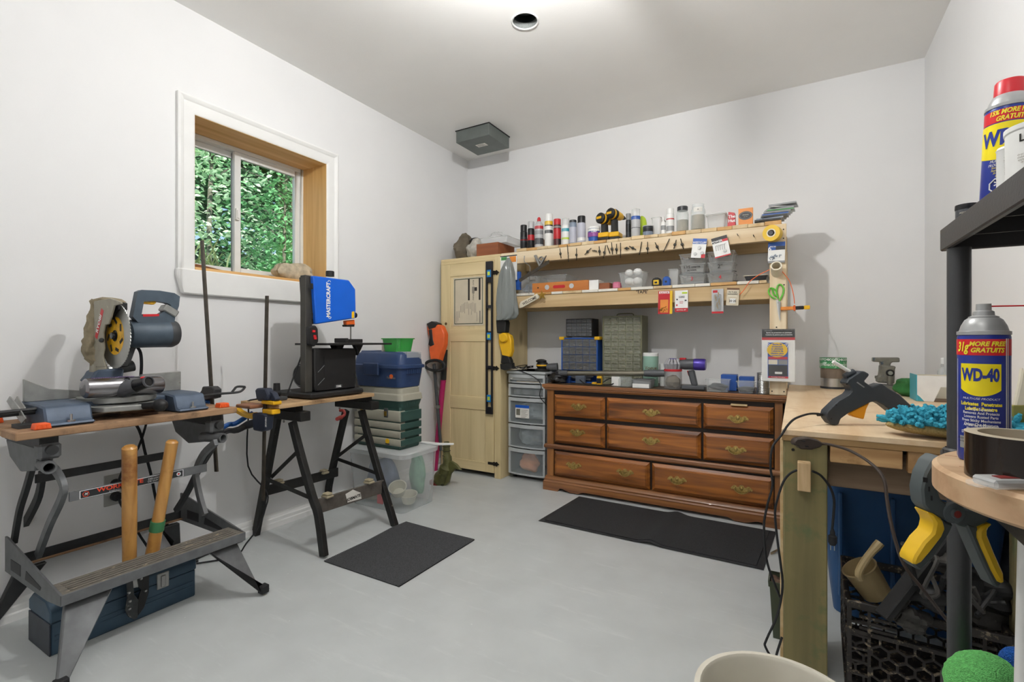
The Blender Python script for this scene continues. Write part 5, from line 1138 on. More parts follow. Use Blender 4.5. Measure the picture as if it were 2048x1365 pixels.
# ================================================================ small things: makers
def fit(pxc, w, ytop, y):
    a = at(pxc, ytop, y=y); D = (a-CAM).dot(_f); return a.x, w*D/FPX/2*FPX/math.hypot(FPX, pxc-CXP), a.z
def plain(name, hexc, rough=.4, metal=0): return mat(name, hexc, rough, metal, var=.05)
for nm, hx in (('c_black', '#1b1b1d'), ('c_char', '#34363a'), ('c_silver', '#b9babb'), ('c_white', '#e9e9e6'), ('c_red', '#b8232b'), ('c_blue', '#2b57a5'), ('c_teal', '#3f9fb0'), ('c_purple', '#8a4a8e'), ('c_lav', '#b9bac6'), ('c_steelblue', '#7f8b9c'), ('c_yellow', '#e2b92a'), ('c_green', '#4d8f52'), ('c_mint', '#8fb3a2'), ('c_orange', '#dd8a3c'), ('c_cream', '#ddd5c0'), ('c_grey', '#8b8d8e'), ('c_brown', '#6b4a2f'), ('c_pink', '#cf7a94'), ('c_lime', '#b9d23a')): plain(nm, hx)
clear('cl_plastic', '#e2e6e6', .12, .34); clear('cl_milky', '#e9ebea', .3, .55); clear('cl_glass', '#e6eeec', .05, .16); clear('cl_bag', '#858a88', .22, 1.35); clear('cl_film', '#eef1f1', .15, .10)
def can(name, label, cat, pxc, w, ytop, y, zb, body, cap, capf=.2, kind='spray', bands=(), group=None, txt=None):
    """aerosol or bottle: lathed body, cap, printed bands"""
    x, r, zt = fit(pxc, w, ytop, y); h = zt-zb; t = thing(name, label, cat, (x, y, zb), group=group); o = (x, y, zb)
    if kind == 'spray':
        hb = h*(1-capf); G().lathe([(0, 0), (r*.94, 0), (r, .004), (r, hb-r*.35), (r*.92, hb-r*.12), (r*.86, hb)], o, 18).out('body', body, t)
        G().lathe([(r*.93, hb), (r*.94, h-.004), (r*.88, h), (0, h)], o, 18).out('cap', cap, t)
    elif kind == 'nozzle':
        hb = h*.80; G().lathe([(0, 0), (r*.95, 0), (r, .004), (r, hb-r*.5), (r*.96, hb-r*.3), (r*.6, hb+r*.25), (r*.42, hb+r*.4)], o, 18).out('body', body, t); G().lathe([(r*.42, hb+r*.4), (r*.4, h*.95), (r*.2, h), (0, h)], o, 14).out('cap', cap, t)
    elif kind == 'bottle':
        hb = h*.72; G().lathe([(0, 0), (r*.95, 0), (r, .004), (r, hb*.9), (r*.7, hb), (r*.4, hb*1.06), (r*.38, h*.85)], o, 16).out('body', body, t); G().lathe([(r*.46, h*.84), (r*.46, h*.98), (r*.3, h), (0, h)], o, 14).out('cap', cap, t)
    elif kind == 'jar':
        hb = h*.86; G().lathe([(0, .001), (r*.9, 0), (r, .006), (r, hb*.82), (r*.93, hb*.93), (r*.82, hb*.99), (r*.82, h-.002), (r*.76, h-.002), (r*.76, hb), (r*.86, hb*.9), (r*.94, hb*.8), (r*.94, .008), (0, .008)], o, 24, cap=False).out('body', body, t)
        if cap: G().lathe([(r*.86, hb*1.0), (r*.86, h), (r*.8, h+.003), (0, h+.003)], o, 24).out('lid', cap, t)
        else: G().lathe([(r*.83, hb*1.01), (r*.86, hb*1.03), (r*.83, hb*1.05)], o, 24, cap=False).out('thread', body, t)
    elif kind == 'tub':
        G().lathe([(0, 0), (r*.88, 0), (r*.98, h*.86)], o, 20).out('body', body, t); G().lathe([(r*1.02, h*.84), (r*1.02, h*.97), (r*.96, h), (0, h)], o, 20).out('lid', cap, t)
    elif kind == 'tin':
        G().lathe([(0, 0), (r*.98, 0), (r, .003), (r, h*.9)], o, 22).out('body', body, t); G().lathe([(r*1.02, h*.9), (r*1.02, h*.98), (r*.95, h), (0, h)], o, 22).out('lid', cap, t)
    for z0, z1, m in bands: G().lathe([(r*1.008, h*z0), (r*1.008, h*z1)], o, 20, cap=False).out('print_band', m, t, fix=False)
    if txt:
        for s_, f_, sz, m in txt:
            d = (CAM-V(o)); d.z = 0; d.normalize(); text(s_, sz, m, t, V(o)+d*r*1.01+V((0, 0, h*f_)), (d.y*-1, d.x, 0), (0, 0, 1), wrap=(V(o), r*1.01), depth=.0004, bold=.0003)
    return t
def boxy(name, label, cat, x0, x1, y0, y1, z0, z1, m, bevel=.002, group=None):
    o = G().box(x0, x1, y0, y1, z0, z1).out(name, m, bevel=bevel); return tag(o, label, cat, group)
def openbin(name, label, cat, x0, x1, y0, y1, z0, z1, m, flare=.008, rim=None, group=None, r=.012):
    t = thing(name, label, cat, ((x0+x1)/2, (y0+y1)/2, z0), group=group)
    g = G(); shell(g, [rrect(x0+flare, x1-flare, y0+flare, y1-flare, r, z0), rrect(x0, x1, y0, y1, r, z1)]); g.out('body', m, t, fix=False)
    g = G(); shell(g, [rrect(x0, x1, y0, y1, r, z1-.004), rrect(x0-.004, x1+.004, y0-.004, y1+.004, r, z1-.003), rrect(x0-.004, x1+.004, y0-.004, y1+.004, r, z1), rrect(x0, x1, y0, y1, r, z1+.0005)], False); g.out('rim', rim or m, t, fix=False); return t
def span(px0, px1, y, py=500): return at(px0, py, y=y).x, at(px1, py, y=y).x
# ================================================================ on the cupboard
yc = -.30
lump('canvas_bag', 'crumpled taupe canvas bag on top of the cupboard by the wall', 'bag', (.155, -.27, CH+.105), (.085, .09, .118), mat('bag_taupe', '#6d6455', .9, var=.3, vs=14, bump=.5, bs=25), 31, .16)
lump('paper_ball', 'crumpled white paper and cloth between canvas bag and wooden box', 'paper', (.315, -.33, CH+.078), (.085, .07, .082), mat('paper_crumple', '#b9b5ab', .9, var=.25, vs=30, bump=1, bs=22), 32, .14)
lump('baseball_hat', 'small black hat lying on the crumpled paper', 'hat', (.29, -.30, CH+.165), (.05, .04, .022), 'c_black', 33, .1)
wood('box_wood', '#7d4527', '#a0603a', 'x', 8, .5); a, b = span(962, 1012, -.40)
bxw = thing('wooden_box', 'reddish wooden box near the front of the cupboard top', 'box', (.47, -.36, CH))
x0, x1, y0, y1, z0, z1 = .395, .60, -.435, -.18, CH+.001, CH+.098
for q in ((x0, x1, y0, y0+.01), (x0, x1, y1-.01, y1), (x0, x0+.01, y0+.01, y1-.01), (x1-.01, x1, y0+.01, y1-.01)): G().box(*q, z0, z1).out('side', 'box_wood', bxw, bevel=.001)
G().box(x0+.01, x1-.01, y0+.01, y1-.01, z0, z0+.006).out('bottom', 'box_wood', bxw)
openbin('plastic_tray', 'clear plastic tray heaped on the wooden box', 'tray', .40, .66, -.40, -.14, CH+.100, CH+.150, 'cl_milky')
lump('plastic_wrap', 'crumpled clear plastic wrap in the tray on the wooden box', 'plastic', (.50, -.27, CH+.165), (.09, .09, .045), 'cl_film', 35, .2)
boxy('cardboard_scrap', 'brown cardboard box behind the first black spray can', 'box', .70, .83, -.20, -.06, TOPZ+.001, TOPZ+.13, 'c_brown')
# ================================================================ cans and jars on the top deck
ys = -.39; Z = TOPZ+.001
gr = 'spray cans and bottles on the top deck'
can('spray_can', 'short black spray can, first from the left on the top deck', 'spray can', 1047.5, 14, 451, ys, Z, 'c_black', 'c_black', .25, bands=((.3, .5, 'c_char'), (.35, .4, 'c_red')), group=gr)
can('spray_can', 'black spray can with silver cap and red label', 'spray can', 1062, 14, 444, ys, Z, 'c_black', 'c_silver', .26, bands=((.3, .5, 'c_red'),), group=gr)
can('spray_can', 'grey striped spray can with small red nozzle', 'spray can', 1078, 18, 435, ys, Z, 'c_silver', 'c_red', kind='nozzle', bands=((.1, .3, 'c_char'), (.42, .55, 'c_grey'), (.6, .7, 'c_red')), group=gr)
can('spray_can', 'tall white capped spray can with yellow and black neck band', 'spray can', 1097.5, 17, 429, ys, Z, 'c_white', 'c_white', .22, bands=((.66, .77, 'c_yellow'), (.62, .66, 'c_black'), (.4, .5, 'c_char')), group=gr)
can('spray_can', 'red capped spray can with red and black body', 'spray can', 1114.5, 15.5, 439, ys, Z, 'c_red', 'c_red', .22, bands=((.64, .77, 'c_black'), (.0, .25, 'c_black'), (.66, .73, 'c_white')), group=gr)
can('spray_can', 'white spray can with clear cap and teal logo', 'spray can', 1131, 16, 438, ys, Z, 'c_white', 'cl_milky', .24, bands=((.5, .62, 'c_teal'), (.2, .27, 'c_lime')), group=gr)
can('solvent_bottle', 'blue grey metal solvent can left of the black capped can', 'can', 1146, 15.5, 441, ys, Z, 'c_steelblue', 'c_char', .1, bands=((.05, .7, 'c_lav'),), group=gr)
can('spray_can', 'lavender grey spray can with tall black cap', 'spray can', 1163, 17, 433, ys, Z, 'c_lav', 'c_black', .25, bands=((.08, .2, 'c_white'),), group=gr)
can('filler_tub', 'white and purple filler tub left of the yellow drills', 'tub', 1188, 25, 454, ys, Z, 'c_blue', 'c_white', kind='tub', bands=((.3, .6, 'c_purple'), (.66, .82, 'c_white')), txt=(('DAP', .62, .02, 'white'),))
can('spray_can', 'slim dark spray can right of the yellow drills', 'spray can', 1257, 11, 428, ys+.06, Z, 'c_char', 'c_grey', .24, bands=((.3, .6, 'c_black'),), group=gr)
can('spray_can', 'silver spray can with blue band and clear cap', 'spray can', 1271.5, 18.5, 419, ys, Z, 'c_silver', 'cl_milky', .25, bands=((.62, .74, 'c_blue'), (.32, .34, 'c_char')), group=gr)
lump('yellow_bag', 'small yellow green bag behind the little black tin', 'bag', (at(1284, 470, y=-.30).x, -.30, Z+.08), (.035, .03, .08), 'c_lime', 41, .08)
can('stain_tin', 'small black and blue square label tin on the top deck', 'tin', 1296, 21, 452, ys, Z, 'c_black', 'c_silver', kind='tin', bands=((.05, .4, 'c_steelblue'), (.7, .86, 'c_char')))
a, b = span(1304, 1322, -.34); openbin('clear_box', 'clear plastic box behind the narrow white bottle', 'box', a, b, -.36, -.2, Z, Z+.13, 'cl_milky')
can('glue_bottle', 'narrow white bottle beside the red striped white can', 'bottle', 1326.5, 10, 434, ys, Z, 'c_white', 'c_white', kind='bottle', bands=((.25, .5, 'c_grey'),))
can('spray_can', 'white spray can with red stripe left of the jars', 'spray can', 1340.5, 16, 418, ys, Z, 'c_white', 'c_white', .2, bands=((.55, .6, 'c_red'), (.1, .3, 'c_grey')), group=gr)
can('glass_jar', 'glass jar with dark lid and dim contents', 'jar', 1365, 25, 415, ys, Z, 'cl_glass', 'c_char', kind='jar'); can('glass_jar', 'open topped clear glass jar with white label', 'jar', 1396, 30, 409, ys, Z, 'cl_glass', None, kind='jar')
x, r, zt = fit(1365, 25, 415, ys); o = G().lathe([(0, 0), (r*.88, 0), (r*.9, .07), (0, .08)], (x, ys, Z+.009), 16).out('jar_contents', 'bag_tan'); tag(o, 'tan bits filling the dark lidded jar', 'hardware')
x, r, zt = fit(1396, 30, 409, ys); o = G().lathe([(0, 0), (r*.88, 0), (r*.86, .09), (0, .10)], (x, ys, Z+.009), 16).out('jar_contents', 'bag_tan'); tag(o, 'grey bits filling the open topped jar', 'hardware')
d = (CAM-V((x, ys, Z))); d.z = 0; d.normalize(); lbq = thing('jar_label', 'hand written white label on the open topped jar', 'label', V((x, ys, Z+.14))+d*r); ps_ = V((x, ys, 0)); tn = V((-d.y, d.x, 0))
g = G(); g.grid(lambda u, v: V((x, ys, Z+.115+.028*v))+Matrix.Rotation((u-.5)*1.2, 3, 'Z') @ d*(r*1.012), 8, 1); g.out('label_paper', 'paperwhite', lbq, fix=False); text('A', .016, 'ink', lbq, V((x, ys, Z+.128))+d*r*1.02, tn, (0, 0, 1), wrap=(ps_, r*1.02))
a, b = span(1415, 1452, -.38); t = openbin('lidded_box', 'milky plastic box with lid right of the jars', 'box', a, b, -.42, -.26, Z, Z+.085, 'cl_milky'); G().box(a-.006, b+.006, -.426, -.254, Z+.0865, Z+.096).out('lid', 'cl_milky', t, bevel=.002)
a, b = span(1455, 1467, -.40); tt_ = thing('tea_packet', 'red and white tapered packet left of the orange book', 'packet', ((a+b)/2, -.38, Z)); g = G(); g.prism([(a, -.41, Z), (b+.012, -.41, Z), (b+.008, -.41, Z+.085), (a+.006, -.41, Z+.095)], (0, .05, 0)); g.out('box', 'c_red', tt_, bevel=.002); text('The\nHut', .026, 'white', tt_, ((a+b)/2+.008, -.4105, Z+.05), (1, 0, 0), (0, 0, 1), bold=.0006)
a, b = span(1477, 1506, -.40); ob = thing('orange_book', 'orange book with black oval emblem standing on the top deck', 'book', ((a+b)/2, -.39, Z)); zt = at(1490, 417.5, y=-.40).z
G().box(a, b, -.41, -.385, Z, zt).out('cover', 'c_orange', ob, bevel=.001); cx_, cz_ = (a+b)/2, Z+(zt-Z)*.57
for rx, rz_, m, dy in ((.038, .026, 'c_black', .0005), (.034, .022, 'c_grey', .0008), (.032, .020, 'c_black', .0011)): g = G(); g.prism([(cx_+rx*math.cos(2*PI*i/28), -.41-dy, cz_+rz_*math.sin(2*PI*i/28)) for i in range(28)], (0, .0003, 0)); g.out('emblem', m, ob)
text('ORIGINAL', .008, 'c_cream', ob, (cx_, -.4113, cz_+.004), (1, 0, 0), (0, 0, 1)); text('since 1907', .005, 'c_cream', ob, (cx_, -.4113, cz_-.008), (1, 0, 0), (0, 0, 1))
# stack of disc cases
clear('case_clear', '#cfd4d6', .12, .6); rr = random.Random(6); z = Z; cx_ = at(1545, 430, y=-.36).x
cols = ['c_char', 'c_black', 'c_steelblue', 'c_char', 'c_blue', 'c_grey', 'c_green', 'c_grey', 'c_silver', 'c_grey']
names = ['lowest', 'second', 'third', 'fourth', 'fifth', 'sixth', 'seventh', 'eighth', 'ninth', 'topmost']
for i in range(10):
    t = thing('disc_case', '%s disc case from the bottom in the leaning stack on the top deck' % names[i] if i < 9 else 'topmost disc case of the leaning stack on the top deck', 'disc case', (cx_-.03+i*.010+rr.uniform(-.012, .012), -.365+rr.uniform(-.01, .01), z), R(rr.uniform(-9, 9)+(14 if i == 8 else 0)), group='disc cases in the leaning stack')
    G().box(-.071, .071, -.062, .062, .0003, .0098).out('case', 'case_clear', t, local=True, bevel=.0008); G().box(-.068, .068, -.0622, .055, .002, .008).out('inlay', cols[i], t, local=True); z += .0104
# drills
mat('dw_yellow', '#e6b21c', .45, var=.06); mat('dw_black', '#1d1d1c', .55, var=.1)
def drill(pxl, pyt, label, y, s=1.0):
    q = at(pxl, pyt, y=y); x0, zt = q.x, q.z; t = thing('cordless_drill', label, 'drill', (x0, y, Z), group='cordless drills on the top deck'); h = zt-Z
    ax = V((-.4, -1, .08)); c_ = V((x0, y+.01, zt-.040))
    G().lathe([(0, -.085), (.020, -.085), (.027, -.07), (.034, -.03), (.038, .0), (.037, .03)], c_, 18, axis=ax).out('motor_housing', 'dw_yellow', t)
    G().lathe([(.038, .029), (.038, .043), (.030, .052), (0, .053)], c_, 18, axis=ax).out('rear_cap', 'dw_black', t); e_ = c_+ax.normalized()*.0535; G().bar(e_+V((-.02, .008, 0)), e_+V((.02, -.008, 0)), .002, .016).out('brand_plate', 'dw_yellow', t)
    G().lathe([(0, -.125), (.006, -.125), (.012, -.112), (.016, -.1), (.019, -.084)], c_, 14, axis=ax).out('chuck', 'dw_black', t)
    g = G(); g.lathe([(.0375, -.012), (.0395, -.004), (.0395, .006), (.038, .014)], c_, 18, axis=ax, cap=False); g.out('rubber_band', 'dw_black', t)
    g = G(); g.prism([(x0-.020, y-.005, zt-.06), (x0+.014, y-.005, zt-.06), (x0+.016, y+.0, Z+.05), (x0-.022, y+.0, Z+.05)], (.008, .045, 0)); g.out('grip', 'dw_black', t, bevel=.006)
    g = G(); g.box(x0-.004, x0+.014, y+.040, y+.052, zt-.105, zt-.078); g.out('trigger', 'dw_yellow', t, bevel=.003)
    g = G(); g.box(x0-.032, x0+.045, y-.03, y+.07, Z+.020, Z+.055); g.out('battery_mount', 'dw_yellow', t, bevel=.006); G().box(x0-.034, x0+.047, y-.032, y+.075, Z, Z+.021).out('battery', 'dw_black', t, bevel=.004)
drill(1207, 427, 'shorter yellow cordless drill beside the filler tub', -.40); drill(1227, 417.5, 'taller yellow cordless drill right of the other drill', -.38)
# ================================================================ hung on the upper beam
yb_ = SY-.006
mat('bit_dark', '#3a3833', .45, .6, var=.3, vs=60)
rr = random.Random(17)
bits = [(1121, 507, 8, 20), (1136, 507, 5, 34), (1153, 509, 0, 24), (1176, 503, -50, 18), (1189, 502, 80, 10), (1199, 502, 5, 18), (1209, 504, -10, 26), (1217, 499, 20, 18), (1224, 497, 5, 24), (1233, 498, 0, 20), (1241, 501, 0, 30), (1253, 497, 85, 10), (1265, 496, 60, 16), (1281, 497, -10, 26), (1295, 496, 0, 24), (1314, 493, 25, 18), (1333, 491, -25, 28), (1350, 489, -15, 18), (1364, 488, 15, 22)]
ords = ['first', 'second', 'third', 'fourth', 'fifth', 'sixth', 'seventh', 'eighth', 'ninth', 'tenth', 'eleventh', 'twelfth', 'thirteenth', 'fourteenth', 'fifteenth', 'sixteenth', 'seventeenth', 'eighteenth', 'nineteenth']
for i, (px, py, an_, ln) in enumerate(bits):
    c_ = at(px, py, y=yb_-.006); D = (c_-CAM).dot(_f); L = ln*D/FPX/2; a_ = R(an_); d = V((math.sin(a_), 0, -math.cos(a_)))
    t = thing('drill_bit', '%s dark drill bit from the left hung along the upper beam' % ords[i], 'drill bit', c_, group='drill bits hung on the upper beam')
    G().tube([c_-d*L, c_+d*L*.2], .003, 6).out('shank', 'bit_dark', t)
    g = G(); P_ = [c_+d*(L*.2+L*.8*k/14) for k in range(15)]; sx = V((d.z, 0, -d.x)); g.tube([p+(sx*math.cos(k*1.4)+V((0, 1, 0))*math.sin(k*1.4))*.0018 for k, p in enumerate(P_)], .0026, 6); g.out('flute', 'bit_dark', t)
    G().cyl((c_.x, SY, c_.z+.004), (c_.x, SY-.018, c_.z+.004), .0018, n=6).out('nail', 'iron', t)
    if i % 3 != 1: G().lathe([(.006, -.002), (.010, 0), (.006, .002)], c_+d*L*.1+V((0, -.002, 0)), 10, axis=(0, 1, 0)).out('loop', 'bit_dark', t)
for px, py, lb_ in ((1475, 470, 'bent nail left in the upper beam, nearer the packs'), (1507, 472, 'bent nail left in the upper beam, nearer the tape roll')):
    q = at(px, py, y=SY); o = G().tube([q, q+V((0, -.02, .002)), q+V((.006, -.025, -.012))], .002, 6).out('bent_nail', 'iron'); tag(o, lb_, 'nail')
def pack(name, label, cat, cx_, cz_, w_, h_, y, tilt, base, blocks=(), lines=(), th=.004, blister=None, group=None):
    """carded pack: card, printed blocks (u0,u1,v0,v1,mat), text (str,u,v,size,mat), optional blister bubble"""
    t = thing(name, label, cat, (cx_, y, cz_), rot=(0, R(tilt), 0), group=group)
    G().box(-w_/2, w_/2, -th/2, th/2, -h_/2, h_/2).out('card', base, t, local=True)
    for i, (u0, u1, v0, v1, m) in enumerate(blocks): G().box(-w_/2+u0*w_, -w_/2+u1*w_, -th/2-.0006-.0002*i, -th/2+.0001, -h_/2+v0*h_, -h_/2+v1*h_).out('print_block', m, t, local=True)
    for s_, u, v, sz, m in lines: text(s_, sz, m, t, (-w_/2+u*w_, -th/2-.0008-.0002*len(blocks), -h_/2+v*h_), (1, 0, 0), (0, 0, 1), bold=sz*.02, local=True)
    if blister:
        u0, u1, v0, v1, dd, m = blister; G().box(-w_/2+u0*w_, -w_/2+u1*w_, -th/2-dd, -th/2, -h_/2+v0*h_, -h_/2+v1*h_).out('blister', m, t, local=True, bevel=.004)
    return t
def pk(px0, px1, py0, py1, y):
    a, b = at(px0, py0, y=y), at(px1, py1, y=y); return (a.x+b.x)/2, (a.z+b.z)/2, b.x-a.x, a.z-b.z
cellm = [(.2, .45, .12, .28, 'c_grey'), (.6, .85, .15, .32, 'c_grey'), (.38, .62, .4, .56, 'c_grey')]
def coins(t, spots, y):
    for x_, z_ in spots: G().lathe([(0, -.004), (.009, -.004), (.010, 0)], (x_, y, z_), 16, axis=(0, 1, 0)).out('button_cell', 'steel', t, local=True)
c_ = pk(1384, 1412, 479, 515, SY-.02); t = pack('battery_card', 'blue and white button cell card hung on the upper beam', 'battery pack', *c_, SY-.02, 7, 'c_white', [(0, 1, .72, 1, 'c_blue'), (.72, 1, 0, .2, 'c_red')], [('WESTCLIFF', .5, .79, .016, 'white')]); w_, h_ = c_[2], c_[3]; coins(t, [(-.018, -.036), (.022, -.030), (.002, .002)], -.005)
c_ = pk(1424, 1452, 477, 512, SY-.014); pack('battery_card', 'teal card tucked behind the black topped button cell card', 'battery pack', c_[0]+.012, c_[1], c_[2], c_[3], SY-.014, -6, 'c_teal', [(0, 1, .8, 1, 'c_green')])
c_ = pk(1426, 1458, 475, 513, SY-.026); t = pack('battery_card', 'black topped white button cell card tilted on the upper beam', 'battery pack', *c_, SY-.026, -11, 'c_white', [(0, 1, .72, 1, 'c_black'), (.62, 1, .72, .84, 'c_red'), (0, 1, 0, .06, 'c_red')], [('POWER', .32, .79, .018, 'white')]); coins(t, [(.018, -.03)], -.005)
for i in range(5): G().tube([(-.03+i*.012, -.004, -.02), (-.028+i*.012, -.005, .01), (-.02+i*.012, -.004, .012)], .0012, 5).out('pin', 'steel', t, local=True)
# tape roll, pack, tube, scissors, knife on the post
q = at(1545, 467.5, y=SY-.075); tr_ = thing('tape_roll', 'yellow tape roll hung at the top of the rack post', 'tape roll', q); ax_ = V((-.25, -1, 0)).normalized()
G().lathe([(.024, -.025), (.046, -.025), (.046, .025), (.024, .025), (.024, -.025)], q, 28, axis=ax_, cap=False).out('tape', 'c_yellow', tr_); G().lathe([(.018, -.026), (.024, -.026), (.024, .026), (.018, .026), (.018, -.026)], q, 24, axis=ax_, cap=False).out('core', 'c_cream', tr_); G().cyl(q-ax_*.05, q+ax_*.03, .012, n=12).out('peg', 'darkgray', tr_)
c_ = pk(1536, 1570, 486, 525, SY-.05); t = pack('hook_pack', 'clear six piece hook pack hanging on the rack post', 'hardware pack', *c_, SY-.05, 1, 'c_white', [(0, 1, .62, 1, 'c_blue'), (.45, 1, .62, .8, 'c_char'), (0, 1, 0, .1, 'c_grey')], [('6', .1, .68, .035, 'white'), ('PIECES', .3, .78, .010, 'white')])
rr = random.Random(9)
for i in range(8): a_ = rr.uniform(0, 6); p_ = V((rr.uniform(-.03, .03), -.005, rr.uniform(-.04, .0))); G().tube([p_, p_+V((math.cos(a_)*.01, -.002, math.sin(a_)*.01)), p_+V((math.cos(a_+1)*.016, 0, math.sin(a_+1)*.016))], .002, 5).out('hook', 'c_steelblue', t, local=True)
q = at(1553, 540, y=SY-.06); t = thing('cord_spool', 'white cardboard spool on the rack post holding orange cord', 'spool', q); ax_ = V((.0, -.8, .35)).normalized(); G().lathe([(.022, -.045), (.029, -.045), (.029, .045), (.022, .045), (.022, -.04)], q, 22, axis=ax_, cap=False).out('tube', 'c_cream', t); G().cyl(q-ax_*.048, q-ax_*.036, .0225, n=16).out('inner', 'c_brown', t)
mat('cord_orange', '#e8703a', .5, var=.05)
o = G().tube([q+V((-.01, .03, .02))]+ats([(1541, 539), (1520, 549), (1500, 563), (1488, 580), (1479, 590)], y=SY-.03), .0022, 6, sub=4).out('nylon_string', 'cord_orange'); tag(o, 'orange cord sweeping from the spool down to the lower beam', 'cord')
o = G().tube([q+V((.02, .02, .0))]+ats([(1570, 550), (1580, 565), (1587, 590), (1589, 608)], y=SY-.05), .0022, 6, sub=4).out('nylon_string', 'cord_orange'); tag(o, 'orange cord hanging from the spool to the utility knife', 'cord')
# scissors
sc_ = thing('scissors', 'green handled scissors hanging on the rack post', 'scissors', at(1557, 600, y=SY-.045)); mat('sc_green', '#63b83f', .4, var=.05)
ysx = SY-.046
G().tube(ats([(1544, 577), (1548, 590), (1555, 591), (1549, 579), (1540, 577), (1537, 585), (1543, 594), (1551, 598)], y=ysx)[:], .0045, 6, sub=3).out('handle', 'sc_green', sc_)
G().tube(ats([(1556, 598), (1553, 584), (1556, 571), (1562, 570), (1567, 577), (1566, 588), (1561, 598), (1558, 603)], y=ysx), .0048, 6, sub=3).out('handle', 'sc_green', sc_)
pslab('blade', [(1552, 600), (1558, 602), (1561, 640), (1559, 642), (1556, 628)], 'silver', sc_, .002, y=ysx); pslab('blade', [(1556, 600), (1561, 603), (1561, 625), (1559.5, 641)], 'steel', sc_, .002, y=ysx-.003); q = at(1557, 606, y=ysx-.004); G().cyl(q, q+V((0, -.003, 0)), .005, n=10).out('pivot', 'steel', sc_)
uk = thing('utility_knife', 'yellow and orange utility knife sticking out right of the rack post', 'knife', at(1590, 617, y=SY-.05)); a, b = at(1561, 618, y=SY-.052), at(1620, 615, y=SY-.052)
G().bar(a, a+(b-a)*.45, .014, .020).out('body', 'c_orange', uk, bevel=.003); G().bar(a+(b-a)*.5, a+(b-a)*.8, .015, .020).out('grip', 'c_black', uk, bevel=.003); G().bar(a+(b-a)*.8, b, .015, .022).out('end', 'dw_yellow', uk, bevel=.003); G().bar(a+(b-a)*.44, a+(b-a)*.52, .02, .034).out('collar', 'cord_orange', uk, bevel=.004)
# ================================================================ hung on the lower beam
y2 = SY-.012
c_ = pk(1316.5, 1345, 583, 628, y2); t = pack('raised_nail_pack', 'red and yellow hook pack hung on the lower beam', 'hardware pack', *c_, y2, 1, 'c_red', [(.82, 1, 0, 1, 'c_yellow'), (.06, .78, .88, .98, 'c_white'), (.15, .72, .06, .62, 'c_orange')], [('RACOR', .42, .915, .016, 'c_red')])
for i in range(14): a_ = rr.uniform(0, 6); p_ = V((rr.uniform(-.03, .02), -.006, rr.uniform(-.055, -.03))); G().tube([p_, p_+V((math.cos(a_)*.012, 0, math.sin(a_)*.012))], .002, 5).out('brass_hook', 'brass', t, local=True)
c_ = pk(1350, 1376, 582, 624, y2); pack('white_card', 'white and red bit card hung right of the red pack', 'hardware pack', *c_, y2, 0, 'c_white', [(0, 1, 0, .18, 'c_red'), (.3, .75, .66, .74, 'c_char'), (.55, .95, .84, .92, 'c_lime'), (.1, .2, .28, .36, 'c_red'), (.75, .9, .5, .56, 'c_char'), (.12, .22, .55, .62, 'c_char')], [('DRYWALL SET', .5, .09, .009, 'white'), ('ZIRCON', .52, .70, .010, 'white'), ('screw\nsetter', .5, .45, .009, 'c_red')])
c_ = pk(1423.5, 1447, 579, 627, y2); t = pack('brass_pack', 'clear topped blister pack of brass pins on the lower beam', 'hardware pack', *c_, y2, 0, 'c_silver', [(0, 1, 0, .08, 'c_red'), (.1, .5, .85, .95, 'c_red')], [], blister=(.18, .82, .12, .78, .014, 'cl_plastic'))
for i in range(7): p_ = V((rr.uniform(-.014, .014), -.010, -.035+i*.012)); G().tube([p_+V((0, 0, -.012)), p_+V((rr.uniform(-.006, .006), 0, .016))], .0025, 5).out('brass_pin', 'brass', t, local=True)
c_ = pk(1453, 1478, 577, 611, y2); pack('beige_card', 'beige hardware card hung near the orange cord', 'hardware pack', *c_, y2, 4, 'poster_cream', [(.1, .85, .5, .85, 'c_cream'), (.3, .75, .12, .4, 'c_white'), (0, 1, .9, 1, 'c_brown')], [('20 25', .52, .25, .018, 'ink'), ('PICTURE\nHANGERS', .48, .7, .012, 'ink')])
# welcome sign with star
ws = thing('welcome_sign', 'white welcome sign with gold star dangling from the lower beam', 'sign', at(1062, 602, y=SY-.03)); ysn = SY-.03
sg = [(1039, 611), (1042, 604), (1074, 588), (1079, 591), (1078, 597), (1046, 615), (1040, 617)]; pslab('board', sg, 'c_cream', ws, .012, .002, y=ysn)
sa, sb = at(1042, 611, y=ysn-.007), at(1076, 593, y=ysn-.007); xd_ = (sb-sa).normalized(); text('WELCOME', .030, 'ink', ws, (sa+sb)/2, xd_, V((-xd_.z, 0, xd_.x)), bold=.0005, fit=.125)
q = at(1084, 591, y=ysn-.012); st = [q+V((math.cos(PI/2+i*PI/5+.1)*(.036 if i % 2 == 0 else .015), 0, math.sin(PI/2+i*PI/5+.1)*(.036 if i % 2 == 0 else .015))) for i in range(10)]; g = G(); g.slab(st, (0, .008, 0)); g.out('star', 'poster_cream' if False else 'brass', ws, bevel=.001)
